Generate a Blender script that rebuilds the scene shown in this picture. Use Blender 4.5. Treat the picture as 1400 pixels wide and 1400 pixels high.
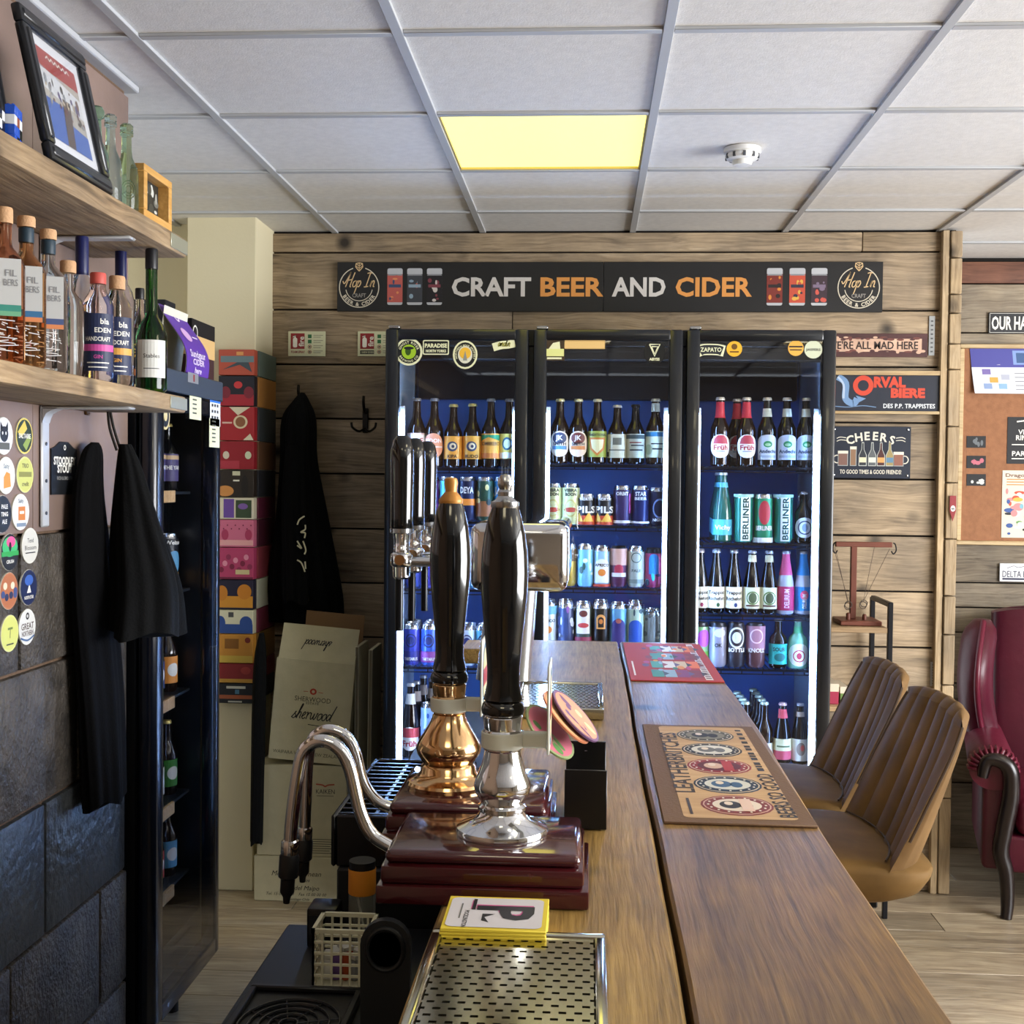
import bpy, bmesh, math, random
from math import pi, sin, cos, atan, radians
from mathutils import Vector, Matrix
random.seed(11)
S = bpy.context.scene
C = S.collection
for o in list(bpy.data.objects):
    bpy.data.objects.remove(o)

# ------------------------------------------------------------------ camera, world, lights, exposure
F = 1650.0                                   # focal length in pixels of the 1400 px frame
CAM = Vector((0, 0, 1.62))
RC = (Matrix.Rotation(atan(104 / F), 3, 'Z') @ Matrix.Rotation(pi / 2 - atan(45 / F), 3, 'X')
      @ Matrix.Rotation(radians(0.6), 3, 'Z'))
cd = bpy.data.cameras.new('camera')
cd.sensor_width = 36
cd.lens = 36 * F / 1400
cd.clip_start = 0.05
cam = bpy.data.objects.new('camera', cd)
cam.matrix_world = Matrix.Translation(CAM) @ RC.to_4x4()
C.objects.link(cam)
S.camera = cam

def P(px, py, Y=None, X=None, Z=None):
    d = RC @ Vector(((px - 700) / F, (700 - py) / F, -1))
    if Y is not None: t = (Y - CAM.y) / d.y
    elif X is not None: t = (X - CAM.x) / d.x
    else: t = (Z - CAM.z) / d.z
    return CAM + d * t

W = bpy.data.worlds.new('world')
S.world = W
W.use_nodes = True
bg = W.node_tree.nodes['Background']
bg.inputs[0].default_value = (0.9, 0.95, 1.0, 1)
bg.inputs[1].default_value = 1.0
S.view_settings.view_transform = 'Standard'
S.view_settings.look = 'None'
S.view_settings.gamma = 1
S.view_settings.use_curve_mapping = False
S.view_settings.exposure = 0.85

def area(name, loc, rot, sx, sy, power, col):
    l = bpy.data.lights.new(name, 'AREA')
    l.shape = 'RECTANGLE'; l.size = sx; l.size_y = sy; l.energy = power; l.color = col
    o = bpy.data.objects.new(name, l); o.location = loc; o.rotation_euler = rot
    C.objects.link(o); return o

# daylight coming in through the shop windows (right-hand wall and the street front behind the camera)
area('daylight_side_window', (4.45, 1.7, 1.55), (0, radians(90), 0), 1.9, 3.6, 240, (0.97, 0.98, 1.0))

# ------------------------------------------------------------------ helpers
def srgb(h):
    c = [int(h[i:i + 2], 16) / 255 for i in (0, 2, 4)]
    return tuple((x / 12.92 if x <= .04045 else ((x + .055) / 1.055) ** 2.4) for x in c)

MATS = {}
def M(col, rough=.5, metal=0., emit=0., coat=0., spec=.5, trans=0., ior=1.45, bump=0., bscale=60., vary=0., sheen=0.):
    key = (col, rough, metal, emit, coat, spec, trans, ior, bump, bscale, vary, sheen)
    if key in MATS: return MATS[key]
    m = bpy.data.materials.new('mat_' + col + '_%d' % len(MATS))
    m.use_nodes = True
    nt = m.node_tree; b = nt.nodes['Principled BSDF']
    c = srgb(col)
    b.inputs['Base Color'].default_value = (*c, 1)
    b.inputs['Roughness'].default_value = rough
    b.inputs['Metallic'].default_value = metal
    b.inputs['Coat Weight'].default_value = coat
    b.inputs['Coat Roughness'].default_value = .05
    b.inputs['Specular IOR Level'].default_value = spec
    b.inputs['Transmission Weight'].default_value = trans
    b.inputs['IOR'].default_value = ior
    if sheen:
        b.inputs['Sheen Weight'].default_value = sheen
        b.inputs['Sheen Roughness'].default_value = .35
        b.inputs['Sheen Tint'].default_value = (*[min(1, x * 2.2 + .1) for x in c], 1)
    if emit:
        b.inputs['Emission Color'].default_value = (*c, 1)
        b.inputs['Emission Strength'].default_value = emit
    if bump or vary:
        tc = nt.nodes.new('ShaderNodeTexCoord')
        nz = nt.nodes.new('ShaderNodeTexNoise')
        nz.inputs['Scale'].default_value = bscale; nz.inputs['Detail'].default_value = 5
        nt.links.new(tc.outputs['Object'], nz.inputs['Vector'])
        if bump:
            bp = nt.nodes.new('ShaderNodeBump')
            bp.inputs['Strength'].default_value = bump; bp.inputs['Distance'].default_value = .01
            nt.links.new(nz.outputs['Fac'], bp.inputs['Height'])
            nt.links.new(bp.outputs['Normal'], b.inputs['Normal'])
        if vary:
            n2 = nt.nodes.new('ShaderNodeTexNoise')
            n2.inputs['Scale'].default_value = bscale * .18; n2.inputs['Detail'].default_value = 6
            nt.links.new(tc.outputs['Object'], n2.inputs['Vector'])
            rp = nt.nodes.new('ShaderNodeValToRGB')
            rp.color_ramp.elements[0].position = .3; rp.color_ramp.elements[1].position = .7
            rp.color_ramp.elements[0].color = (*[x * (1 - vary) for x in c], 1)
            rp.color_ramp.elements[1].color = (*[min(1, x * (1 + vary)) for x in c], 1)
            nt.links.new(n2.outputs['Fac'], rp.inputs['Fac'])
            nt.links.new(rp.outputs['Color'], b.inputs['Base Color'])
    MATS[key] = m
    return m

def wood(name, cols, axis='X', rough=.65, grain=1.0, bump=.25, knots=True, coat=0.):
    """weathered board: stretched noise streaks, fine grain and the odd knot; shifted for every object"""
    if name in MATS: return MATS[name]
    m = bpy.data.materials.new(name); m.use_nodes = True
    nt = m.node_tree; N = nt.nodes; L = nt.links
    b = N['Principled BSDF']; b.inputs['Roughness'].default_value = rough
    b.inputs['Coat Weight'].default_value = coat; b.inputs['Coat Roughness'].default_value = .25
    tc = N.new('ShaderNodeTexCoord'); oi = N.new('ShaderNodeObjectInfo')
    mul = N.new('ShaderNodeMath'); mul.operation = 'MULTIPLY'; mul.inputs[1].default_value = 37.
    L.new(oi.outputs['Random'], mul.inputs[0])
    add = N.new('ShaderNodeVectorMath'); add.operation = 'ADD'
    L.new(tc.outputs['Object'], add.inputs[0]); L.new(mul.outputs[0], add.inputs[1])
    # knots bend the grain
    vo = N.new('ShaderNodeTexVoronoi'); vo.inputs['Scale'].default_value = 4.2
    L.new(add.outputs[0], vo.inputs['Vector'])
    kr = N.new('ShaderNodeValToRGB')
    kr.color_ramp.elements[0].position = .07; kr.color_ramp.elements[0].color = (1, 1, 1, 1)
    kr.color_ramp.elements[1].position = .19; kr.color_ramp.elements[1].color = (0, 0, 0, 1)
    L.new(vo.outputs['Distance'], kr.inputs['Fac'])
    sc = {'X': (.9, 21, 21), 'Y': (21, .9, 21), 'Z': (21, 21, .9)}[axis]
    mp = N.new('ShaderNodeMapping'); mp.inputs['Scale'].default_value = [x * grain for x in sc]
    dn = N.new('ShaderNodeTexNoise'); dn.inputs['Scale'].default_value = 3.
    L.new(add.outputs[0], dn.inputs['Vector'])
    ds = N.new('ShaderNodeVectorMath'); ds.operation = 'SCALE'; ds.inputs['Scale'].default_value = .055 / grain ** 2
    L.new(dn.outputs['Color'], ds.inputs[0])
    ad2 = N.new('ShaderNodeVectorMath'); ad2.operation = 'ADD'
    L.new(add.outputs[0], ad2.inputs[0]); L.new(ds.outputs[0], ad2.inputs[1])
    L.new(ad2.outputs[0], mp.inputs['Vector'])
    n1 = N.new('ShaderNodeTexNoise'); n1.inputs['Scale'].default_value = 1.; n1.inputs['Detail'].default_value = 9
    n1.inputs['Roughness'].default_value = .68
    L.new(mp.outputs[0], n1.inputs['Vector'])
    mp2 = N.new('ShaderNodeMapping'); mp2.inputs['Scale'].default_value = [x * grain * 6 for x in sc]
    L.new(ad2.outputs[0], mp2.inputs['Vector'])
    n2 = N.new('ShaderNodeTexNoise'); n2.inputs['Scale'].default_value = 1.; n2.inputs['Detail'].default_value = 4
    L.new(mp2.outputs[0], n2.inputs['Vector'])
    mix = N.new('ShaderNodeMix'); mix.data_type = 'FLOAT'; mix.inputs[0].default_value = .48
    L.new(n1.outputs['Fac'], mix.inputs[2]); L.new(n2.outputs['Fac'], mix.inputs[3])
    rp = N.new('ShaderNodeValToRGB'); e = rp.color_ramp.elements
    e[0].position = .3; e[0].color = (*srgb(cols[0]), 1); e[1].position = .72; e[1].color = (*srgb(cols[-1]), 1)
    for k, c in enumerate(cols[1:-1]):
        q = e.new(.3 + .42 * (k + 1) / (len(cols) - 1)); q.color = (*srgb(c), 1)
    L.new(mix.outputs[0], rp.inputs['Fac'])
    out = rp.outputs['Color']
    if knots:
        mk = N.new('ShaderNodeMix'); mk.data_type = 'RGBA'; mk.blend_type = 'MIX'
        L.new(kr.outputs['Color'], mk.inputs[0]); L.new(out, mk.inputs[6])
        mk.inputs[7].default_value = (*[x * .35 for x in srgb(cols[0])], 1)
        out = mk.outputs[2]
    # fine dark checks along the grain and patchy weathering
    mp3 = N.new('ShaderNodeMapping'); mp3.inputs['Scale'].default_value = [x * grain * (3.2 if x > 5 else .9) for x in sc]
    L.new(ad2.outputs[0], mp3.inputs['Vector'])
    n3 = N.new('ShaderNodeTexNoise'); n3.inputs['Scale'].default_value = 1.; n3.inputs['Detail'].default_value = 3
    L.new(mp3.outputs[0], n3.inputs['Vector'])
    cr = N.new('ShaderNodeValToRGB'); cr.color_ramp.elements[0].position = .63; cr.color_ramp.elements[0].color = (1, 1, 1, 1)
    cr.color_ramp.elements[1].position = .74; cr.color_ramp.elements[1].color = (.5, .46, .42, 1)
    L.new(n3.outputs['Fac'], cr.inputs['Fac'])
    n4 = N.new('ShaderNodeTexNoise'); n4.inputs['Scale'].default_value = 5.; n4.inputs['Detail'].default_value = 6
    L.new(add.outputs[0], n4.inputs['Vector'])
    pt = N.new('ShaderNodeValToRGB'); pt.color_ramp.elements[0].position = .35; pt.color_ramp.elements[0].color = (.72, .72, .74, 1)
    pt.color_ramp.elements[1].position = .65; pt.color_ramp.elements[1].color = (1.12, 1.1, 1.06, 1)
    L.new(n4.outputs['Fac'], pt.inputs['Fac'])
    for src in (cr, pt):
        mm_ = N.new('ShaderNodeMix'); mm_.data_type = 'RGBA'; mm_.blend_type = 'MULTIPLY'; mm_.inputs[0].default_value = 1. if knots else .5
        L.new(out, mm_.inputs[6]); L.new(src.outputs['Color'], mm_.inputs[7]); out = mm_.outputs[2]
    # each board a little lighter or darker than its neighbour
    hv = N.new('ShaderNodeHueSaturation'); mr = N.new('ShaderNodeMapRange')
    mr.inputs[3].default_value = .78; mr.inputs[4].default_value = 1.2
    L.new(oi.outputs['Random'], mr.inputs[0]); L.new(mr.outputs[0], hv.inputs['Value'])
    L.new(out, hv.inputs['Color']); L.new(hv.outputs['Color'], b.inputs['Base Color'])
    bp = N.new('ShaderNodeBump'); bp.inputs['Strength'].default_value = bump; bp.inputs['Distance'].default_value = .004
    L.new(mix.outputs[0], bp.inputs['Height']); L.new(bp.outputs['Normal'], b.inputs['Normal'])
    MATS[name] = m
    return m

def pane(name, tint=(1, 1, 1), ior=1.5):
    """thin window glass: clear, with mirror reflection by Fresnel"""
    if name in MATS: return MATS[name]
    m = bpy.data.materials.new(name); m.use_nodes = True
    nt = m.node_tree; N = nt.nodes; L = nt.links
    N.remove(N['Principled BSDF'])
    t = N.new('ShaderNodeBsdfTransparent'); t.inputs[0].default_value = (*tint, 1)
    g = N.new('ShaderNodeBsdfGlossy'); g.inputs['Roughness'].default_value = .015
    f = N.new('ShaderNodeFresnel')
    ge = N.new('ShaderNodeNewGeometry'); mr = N.new('ShaderNodeMapRange')   # same reflectance on both faces of the thin pane
    mr.inputs[3].default_value = ior; mr.inputs[4].default_value = 1 / ior
    L.new(ge.outputs['Backfacing'], mr.inputs[0]); L.new(mr.outputs[0], f.inputs[0])
    mx = N.new('ShaderNodeMixShader')
    L.new(f.outputs[0], mx.inputs[0]); L.new(t.outputs[0], mx.inputs[1]); L.new(g.outputs[0], mx.inputs[2])
    L.new(mx.outputs[0], N['Material Output'].inputs[0])
    MATS[name] = m
    return m

def link(name, me, parent=None):
    o = bpy.data.objects.new(name, me); C.objects.link(o)
    if parent is not None: o.parent = parent
    return o

def tag(o, label=None, cat=None, group=None, kind=None):
    if label: o['label'] = label
    if cat: o['category'] = cat
    if group: o['group'] = group
    if kind: o['kind'] = kind
    return o

def thing(name, label, cat, loc=(0, 0, 0), rz=0., group=None):
    o = bpy.data.objects.new(name, None); C.objects.link(o)
    o.empty_display_size = .05; o.location = loc; o.rotation_euler = (0, 0, rz)
    return tag(o, label, cat, group)

class G:
    """collects shapes into one mesh"""
    def __init__(s): s.bm = bmesh.new(); s.mats = []
    def mi(s, m):
        if m not in s.mats: s.mats.append(m)
        return s.mats.index(m)
    def box(s, x0, x1, y0, y1, z0, z1, m, bev=0., seg=1, mtx=None):
        vs = [s.bm.verts.new((x, y, z)) for z in (z0, z1) for y in (y0, y1) for x in (x0, x1)]
        fs = [s.bm.faces.new([vs[i] for i in q]) for q in ((0, 2, 3, 1), (4, 5, 7, 6), (0, 1, 5, 4), (2, 6, 7, 3), (0, 4, 6, 2), (1, 3, 7, 5))]
        k = s.mi(m)
        for f in fs: f.material_index = k
        if bev:
            es = set(e for f in fs for e in f.edges)
            r = bmesh.ops.bevel(s.bm, geom=list(es), offset=bev, segments=seg, profile=.5, affect='EDGES')
            vs = list(set(v for f in r['faces'] for v in f.verts) | set(v for v in vs if v.is_valid))
            for f in r['faces']: f.material_index = k
        if mtx is not None:
            for v in vs: v.co = mtx @ v.co
        return s
    def grid(s, fn, nu, nv, m, cu=False, cv=False, capv=False):
        k = s.mi(m)
        a = [[s.bm.verts.new(fn(i / (nu if cu else nu - 1), j / (nv if cv else nv - 1))) for i in range(nu)] for j in range(nv)]
        for j in range(nv if cv else nv - 1):
            for i in range(nu if cu else nu - 1):
                q = [a[j][i], a[j][(i + 1) % nu], a[(j + 1) % nv][(i + 1) % nu], a[(j + 1) % nv][i]]
                try:
                    f = s.bm.faces.new(q); f.material_index = k; f.smooth = True
                except ValueError: pass
        if capv:
            for row, rev in ((a[0], True), (a[-1], False)):
                try:
                    f = s.bm.faces.new(row[::-1] if rev else row); f.material_index = k
                except ValueError: pass
        return s
    def lathe(s, prof, m, seg=20, c=(0, 0, 0), mtx=None, cap=True, fn=None):
        c = Vector(c)
        def pt(u, v):
            r, z = prof[min(len(prof) - 1, int(round(v * (len(prof) - 1))))]
            a = u * 2 * pi
            p = Vector((r * cos(a), r * sin(a), z))
            if fn: p = fn(p)
            if mtx is not None: p = mtx @ p
            return p + c
        return s.grid(pt, seg, len(prof), m, cu=True, capv=cap)
    def tube(s, pts, r, m, seg=8, cap=True):
        pts = [Vector(p) for p in pts]; n = len(pts)
        rs = r if isinstance(r, (list, tuple)) else [r] * n
        t0 = (pts[1] - pts[0]).normalized()
        up = Vector((0, 0, 1)) if abs(t0.z) < .9 else Vector((1, 0, 0))
        nn = (up - t0 * up.dot(t0)).normalized(); fr = []
        for i in range(n):
            t = ((pts[min(i + 1, n - 1)] - pts[max(i - 1, 0)])).normalized()
            nn = (nn - t * nn.dot(t)).normalized()
            fr.append((nn.copy(), t.cross(nn)))
        def f(u, v):
            i = min(n - 1, int(round(v * (n - 1)))); a = u * 2 * pi
            return pts[i] + (fr[i][0] * cos(a) + fr[i][1] * sin(a)) * rs[i]
        return s.grid(f, seg, n, m, cu=True, capv=cap)
    def prism(s, pts, a, b, m, mtx):
        """outline (u,v) from w=a to w=b; mtx maps (u,v,w)"""
        k = s.mi(m)
        lo = [s.bm.verts.new(mtx @ Vector((u, v, a))) for u, v in pts]
        hi = [s.bm.verts.new(mtx @ Vector((u, v, b))) for u, v in pts]
        fs = [s.bm.faces.new(lo[::-1]), s.bm.faces.new(hi)]
        n = len(pts)
        for i in range(n): fs.append(s.bm.faces.new((lo[i], lo[(i + 1) % n], hi[(i + 1) % n], hi[i])))
        for f in fs: f.material_index = k
        return s
    def mesh(s, name, sharp=38):
        bmesh.ops.recalc_face_normals(s.bm, faces=s.bm.faces)
        me = bpy.data.meshes.new(name); s.bm.to_mesh(me); s.bm.free()
        for m in s.mats: me.materials.append(m)
        for p in me.polygons: p.use_smooth = True
        me.set_sharp_from_angle(angle=radians(sharp))
        return me
    def build(s, name, parent=None, sharp=38):
        return link(name, s.mesh(name, sharp), parent)

def cat_rom(pts, k=6):
    pts = [Vector(p) for p in pts]; out = []
    for i in range(len(pts) - 1):
        a, b, c, d = pts[max(i - 1, 0)], pts[i], pts[i + 1], pts[min(i + 2, len(pts) - 1)]
        for j in range(k):
            t = j / k
            out.append(.5 * ((2 * b) + (c - a) * t + (2 * a - 5 * b + 4 * c - d) * t * t + (3 * b - a - 3 * c + d) * t ** 3))
    out.append(pts[-1]); return out

# ---- flat print: lettering and shapes laid on a plane or round a cylinder, one mesh
TX = {}
def glyphs(s, bold=0.):
    key = (s, bold)
    if key not in TX:
        cu = bpy.data.curves.new('t', 'FONT'); cu.body = s; cu.resolution_u = 2; cu.offset = bold
        ob = bpy.data.objects.new('t', cu); C.objects.link(ob)
        bpy.context.view_layer.update()
        me = ob.evaluated_get(bpy.context.evaluated_depsgraph_get()).to_mesh()
        vs = [(v.co.x, v.co.y) for v in me.vertices]; fs = [tuple(p.vertices) for p in me.polygons]
        bpy.data.objects.remove(ob); bpy.data.curves.remove(cu)
        w = max([v[0] for v in vs] or [0.4])
        TX[key] = (vs, fs, w)
    return TX[key]

class Pr:
    def __init__(s): s.v = []; s.f = []; s.mats = []
    def _add(s, vs, fs, m, lay):
        if m not in s.mats: s.mats.append(m)
        k = s.mats.index(m); o = len(s.v)
        s.v += [(u, v, lay) for u, v in vs]; s.f += [(tuple(i + o for i in f), k) for f in fs]
        return s
    def rect(s, u0, v0, u1, v1, m, lay=0, n=1):
        vs = []
        for i in range(n + 1):
            u = u0 + (u1 - u0) * i / n; vs += [(u, v0), (u, v1)]
        return s._add(vs, [(2 * i, 2 * i + 2, 2 * i + 3, 2 * i + 1) for i in range(n)], m, lay)
    def ell(s, u, v, ru, rv, m, lay=1, n=20):
        # strips so that it bends well
        k = 10; vs = []
        for i in range(k + 1):
            a = pi * i / k; du = -cos(a) * ru; dv = sin(a) * rv
            vs += [(u + du, v - dv), (u + du, v + dv)]
        return s._add(vs, [(2 * i, 2 * i + 2, 2 * i + 3, 2 * i + 1) for i in range(k)], m, lay)
    def ring(s, u, v, ro, ri, m, lay=1, n=28, a0=0., a1=2 * pi, asp=1.):
        vs = []
        for i in range(n + 1):
            a = a0 + (a1 - a0) * i / n
            vs += [(u + ro * cos(a), v + ro * asp * sin(a)), (u + ri * cos(a), v + ri * asp * sin(a))]
        return s._add(vs, [(2 * i, 2 * i + 2, 2 * i + 3, 2 * i + 1) for i in range(n)], m, lay)
    def poly(s, pts, m, lay=1): return s._add(pts, [tuple(range(len(pts)))], m, lay)
    def rrect(s, u0, v0, u1, v1, r, m, lay=0):
        pts = []
        for cx, cy, a in ((u1 - r, v1 - r, 0), (u0 + r, v1 - r, 90), (u0 + r, v0 + r, 180), (u1 - r, v0 + r, 270)):
            for k in range(5):
                t = radians(a + 22.5 * k); pts.append((cx + r * cos(t), cy + r * sin(t)))
        return s.poly(pts, m, lay)
    def text(s, t, u, v, size, m, lay=2, al='c', sx=1., shear=0., rot=0., bold=.02, w=None):
        vs, fs, wd = glyphs(t, bold)
        if not vs: return s
        if w is not None: sx = w / (wd * size)
        off = {'c': -wd / 2, 'l': 0, 'r': -wd}[al]
        c, n = cos(rot), sin(rot); out = []
        for x, y in vs:
            a = ((x + off) + shear * y) * size * sx; b = (y - .35) * size
            out.append((u + a * c - b * n, v + a * n + b * c))
        return s._add(out, fs, m, lay)
    def arc(s, t, u, v, r, mid, size, m, lay=2, inside=False, bold=.02, gap=1.):
        ws = [(glyphs(ch, bold)[2] + .08 if ch != ' ' else .4) * size * gap for ch in t]
        tot = sum(ws); a = mid + (tot / 2 / r) * (1 if not inside else -1); sg = -1 if not inside else 1
        for ch, w in zip(t, ws):
            am = a + sg * w / 2 / r
            if ch != ' ':
                s.text(ch, u + r * cos(am), v + r * sin(am), size, m, lay, rot=am - pi / 2 if not inside else am + pi / 2, bold=bold)
            a += sg * w / r
        return s
    def stroke(s, pts, w, m, lay=2, smooth=True, k=5):
        p = [Vector((a, b, 0)) for a, b in pts]
        if smooth and len(p) > 2: p = cat_rom(p, k)
        vs = []
        for i in range(len(p)):
            d = (p[min(i + 1, len(p) - 1)] - p[max(i - 1, 0)]); d = d.normalized() if d.length else Vector((1, 0, 0))
            vs += [(p[i].x - d.y * w / 2, p[i].y + d.x * w / 2), (p[i].x + d.y * w / 2, p[i].y - d.x * w / 2)]
        return s._add(vs, [(2 * i, 2 * i + 2, 2 * i + 3, 2 * i + 1) for i in range(len(p) - 1)], m, lay)
    def mesh(s, name, mp):
        me = bpy.data.meshes.new(name)
        step = getattr(mp, 'step', 0)
        if step:                                   # cut into narrow strips so that it follows the curve
            bm = bmesh.new(); vv = [bm.verts.new(q) for q in s.v]
            for f, k in s.f:
                try: bm.faces.new([vv[i] for i in f]).material_index = k
                except ValueError: pass
            us = [q[0] for q in s.v]; u = math.ceil(min(us) / step) * step
            while u < max(us):
                bmesh.ops.bisect_plane(bm, geom=bm.verts[:] + bm.edges[:] + bm.faces[:], dist=1e-6, plane_co=(u, 0, 0), plane_no=(1, 0, 0)); u += step
            for v in bm.verts: v.co = mp(v.co.x, v.co.y, v.co.z)
            bm.to_mesh(me); bm.free()
            for m in s.mats: me.materials.append(m)
            return me
        me.from_pydata([mp(*q) for q in s.v], [], [f for f, k in s.f])
        for m in s.mats: me.materials.append(m)
        for p, (f, k) in zip(me.polygons, s.f): p.material_index = k
        me.update(); return me
    def build(s, name, parent, mp): return link(name, s.mesh(name, mp), parent)

def plane(o, U, V, step=.0005, base=.0006):
    o, U, V = Vector(o), Vector(U).normalized(), Vector(V).normalized(); n = U.cross(V).normalized()
    return lambda u, v, l: o + U * u + V * v + n * (base + step * l)
def cyl(r, rot=0., z0=0.):
    def f(u, v, l):
        R = r + .0013 + .0003 * l; a = rot + u / r
        return Vector((R * sin(a), -R * cos(a), z0 + v))
    f.step = r * .2
    return f
def conecyl(rf, rot=0.):
    def f(u, v, l):
        r = rf(v); R = r + .0011 + .0003 * l; a = rot + u / r
        return Vector((R * sin(a), -R * cos(a), v))
    return f

# cursive letters as pen strokes, x-height 1
CUR = {
 's': ([[(0, .1), (.25, .6), (.42, 1.0), (.3, .75), (.55, .35), (.35, .02), (.08, .12)]], .6),
 'h': ([[(0, .1), (.3, 1.2), (.42, 2.0), (.3, 2.05), (.2, 1.2), (.15, 0)], [(.16, .4), (.4, .95), (.58, .8), (.56, .2), (.72, .05)]], .75),
 'e': ([[(0, .3), (.3, .55), (.45, .85), (.3, 1.0), (.12, .7), (.15, .2), (.35, .02), (.6, .25)]], .6),
 'r': ([[(0, .9), (.15, .95), (.17, 0)], [(.17, .5), (.35, .9), (.55, .95), (.6, .8)]], .65),
 'w': ([[(0, .95), (.08, .2), (.25, .05), (.42, .5), (.45, .9), (.48, .2), (.65, .05), (.82, .5), (.84, .95), (.98, .85)]], 1.0),
 'o': ([[(.35, .95), (.08, .7), (.1, .15), (.35, .02), (.58, .35), (.5, .85), (.32, .95), (.62, .85)]], .65),
 'd': ([[(.5, .8), (.25, .95), (.05, .5), (.2, .03), (.48, .4), (.75, 1.6), (.85, 2.2), (.72, 1.4), (.58, .2), (.75, .03)]], .8),
 'H': ([[(-.5, .9), (-.2, .5), (.1, 1.1), (.35, 1.9), (.42, 2.2), (.3, 1.2), (.12, 0)], [(.1, 1.0), (.5, 1.05), (.9, 1.15)], [(1.05, 2.2), (.9, 1.2), (.78, .1), (.95, .05)]], 1.1),
 'p': ([[(0, .7), (.15, .95), (.1, .2), (-.05, -1.0)], [(.1, .3), (.35, .95), (.58, .6), (.4, .05), (.12, .12)]], .7),
 'I': ([[(.05, 2.05), (.4, 2.15), (.8, 2.1)], [(.5, 2.1), (.4, 1.0), (.3, .05)], [(0, 0), (.3, .02), (.65, .1)]], .9),
 'n': ([[(0, .1), (.12, .95), (.08, 0)], [(.1, .4), (.35, .95), (.52, .75), (.5, .1), (.7, .08)]], .75),
 'a': ([[(.5, .85), (.25, .95), (.06, .5), (.2, .03), (.46, .4), (.52, .9), (.52, .15), (.7, .08)]], .72),
 'l': ([[(0, .2), (.3, 1.4), (.32, 2.0), (.18, 1.6), (.15, .2), (.35, .03)]], .42),
 'i': ([[(0, .9), (.05, .1), (.25, .05)]], .35), ' ': ([], .6),
}
def script(pr, t, u, v, xh, w, m, lay=2, flip=False, slant=.25):
    tot = sum(CUR[c][1] for c in t); x = -tot / 2; sg = -1 if flip else 1
    for c in t:
        st, wd = CUR[c]
        for q in st: pr.stroke([(u + sg * (x + a + slant * b) * xh, v + sg * (b - .5) * xh) for a, b in q], w, m, lay)
        x += wd
    return pr

# common materials
BLACK = M('0c0d10', .45); BLACKG = M('08090b', .12, coat=.6); CHROME = M('e6e8ec', .07, 1.); STEEL = M('b9bcc0', .22, 1.)
BRASS = M('dcb484', .12, 1.); WHITE = M('ecebe6', .55); PAPER = M('e6e4da', .7); DARK = M('15161a', .5)
# ------------------------------------------------------------------ the room
ZC = 2.61                      # ceiling height
YW = 4.85                      # timber-clad wall
XL = -1.18                     # left block wall face
YL = P(175, 600, X=XL).y       # far end of the left wall
def struct(name, g, parent=None):
    o = g.build(name, parent)
    if parent is None: o['kind'] = 'structure'
    return o

# floor: laminate boards laid across the room over a base
o_floor = struct('floor', G().box(-2.4, 4.6, -3.1, 5.6, -.06, -.012, M('5a5048', .6)))
LAM = wood('laminate', ['5f5347', '867763', 'a1937c', 'b5a890'], 'X', rough=.32, grain=.8, bump=.06, knots=False)
lam = {}
for j in range(24):
    y0 = 1.0 + j * .19
    x = -2.35 + (j * .47) % 1.2 - 1.2
    while x < 4.5:
        a, b = max(x, -2.35), min(x + 1.2, 4.5)
        if b - a > .05:
            k = round(b - a, 3)
            if k not in lam: lam[k] = G().box(0, k - .0025, 0, .1875, -.012, 0, LAM, .001).mesh('floor_board')
            o = link('floor_board', lam[k], o_floor); o.location = (a, y0, 0)
        x += 1.2

# ceiling: lay-in tiles on an exposed grid, one of them replaced by a light
o_ceil = struct('ceiling', G().box(-2.4, 4.6, -3.1, 5.6, ZC + .03, ZC + .09, M('8c8d8f', .8)))
TILE = M('dedcd8', .9, bump=.12, bscale=240, vary=.05)
RAIL = M('b4b6b8', .5)
GX, GY = .164, 2.70
tile_me = G().box(-.297, .297, -.297, .297, .006, .022, TILE, .003).mesh('ceiling_tile')
lights = [(-1, 1), (3, 1), (1, -2), (4, -2), (-1, -5), (2, -5)]  # all but the first are unseen panels added to brighten the room
def crop_tile(x0, x1, y0, y1):
    return G().box(x0, x1, y0, y1, .006, .022, TILE, .003).mesh('ceiling_tile')
for i in range(-4, 8):
    for j in range(-9, 5):
        x0, y0 = GX + .6 * i, GY + .6 * j
        if (i, j) in lights: continue
        if x0 > 4.4 or y0 > 5.4: continue
        if x0 + .6 < XL and y0 + .6 < 3.1: continue
        o = link('ceiling_tile', tile_me, o_ceil); o.location = (x0 + .3, y0 + .3, ZC)
for i in range(-4, 9):
    x = GX + .6 * i
    G().box(x - .012, x + .012, -3, 5.55, ZC - .003, ZC + .006, RAIL, .001).build('ceiling_rail', o_ceil)
cross = G().box(-.287, .287, -.012, .012, ZC - .002, ZC + .006, RAIL, .001).mesh('cross_rail')
for i in range(-4, 8):
    for j in range(-9, 6):
        if GX + .6 * i > 4.4 or GY + .6 * j > 5.5: continue
        o = link('cross_rail', cross, o_ceil); o.location = (GX + .6 * i + .3, GY + .6 * j, 0)
names = {(-1, 1): 'square yellow lit panel set in the suspended ceiling', (3, 1): 'added unseen lit panel above the armchair side',
         (1, -2): 'added unseen lit panel above the near end of the bar', (4, -2): 'added unseen lit panel near the side window', (-1, -5): 'added unseen lit panel behind the viewer, left', (2, -5): 'added unseen lit panel behind the viewer, right'}
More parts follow.
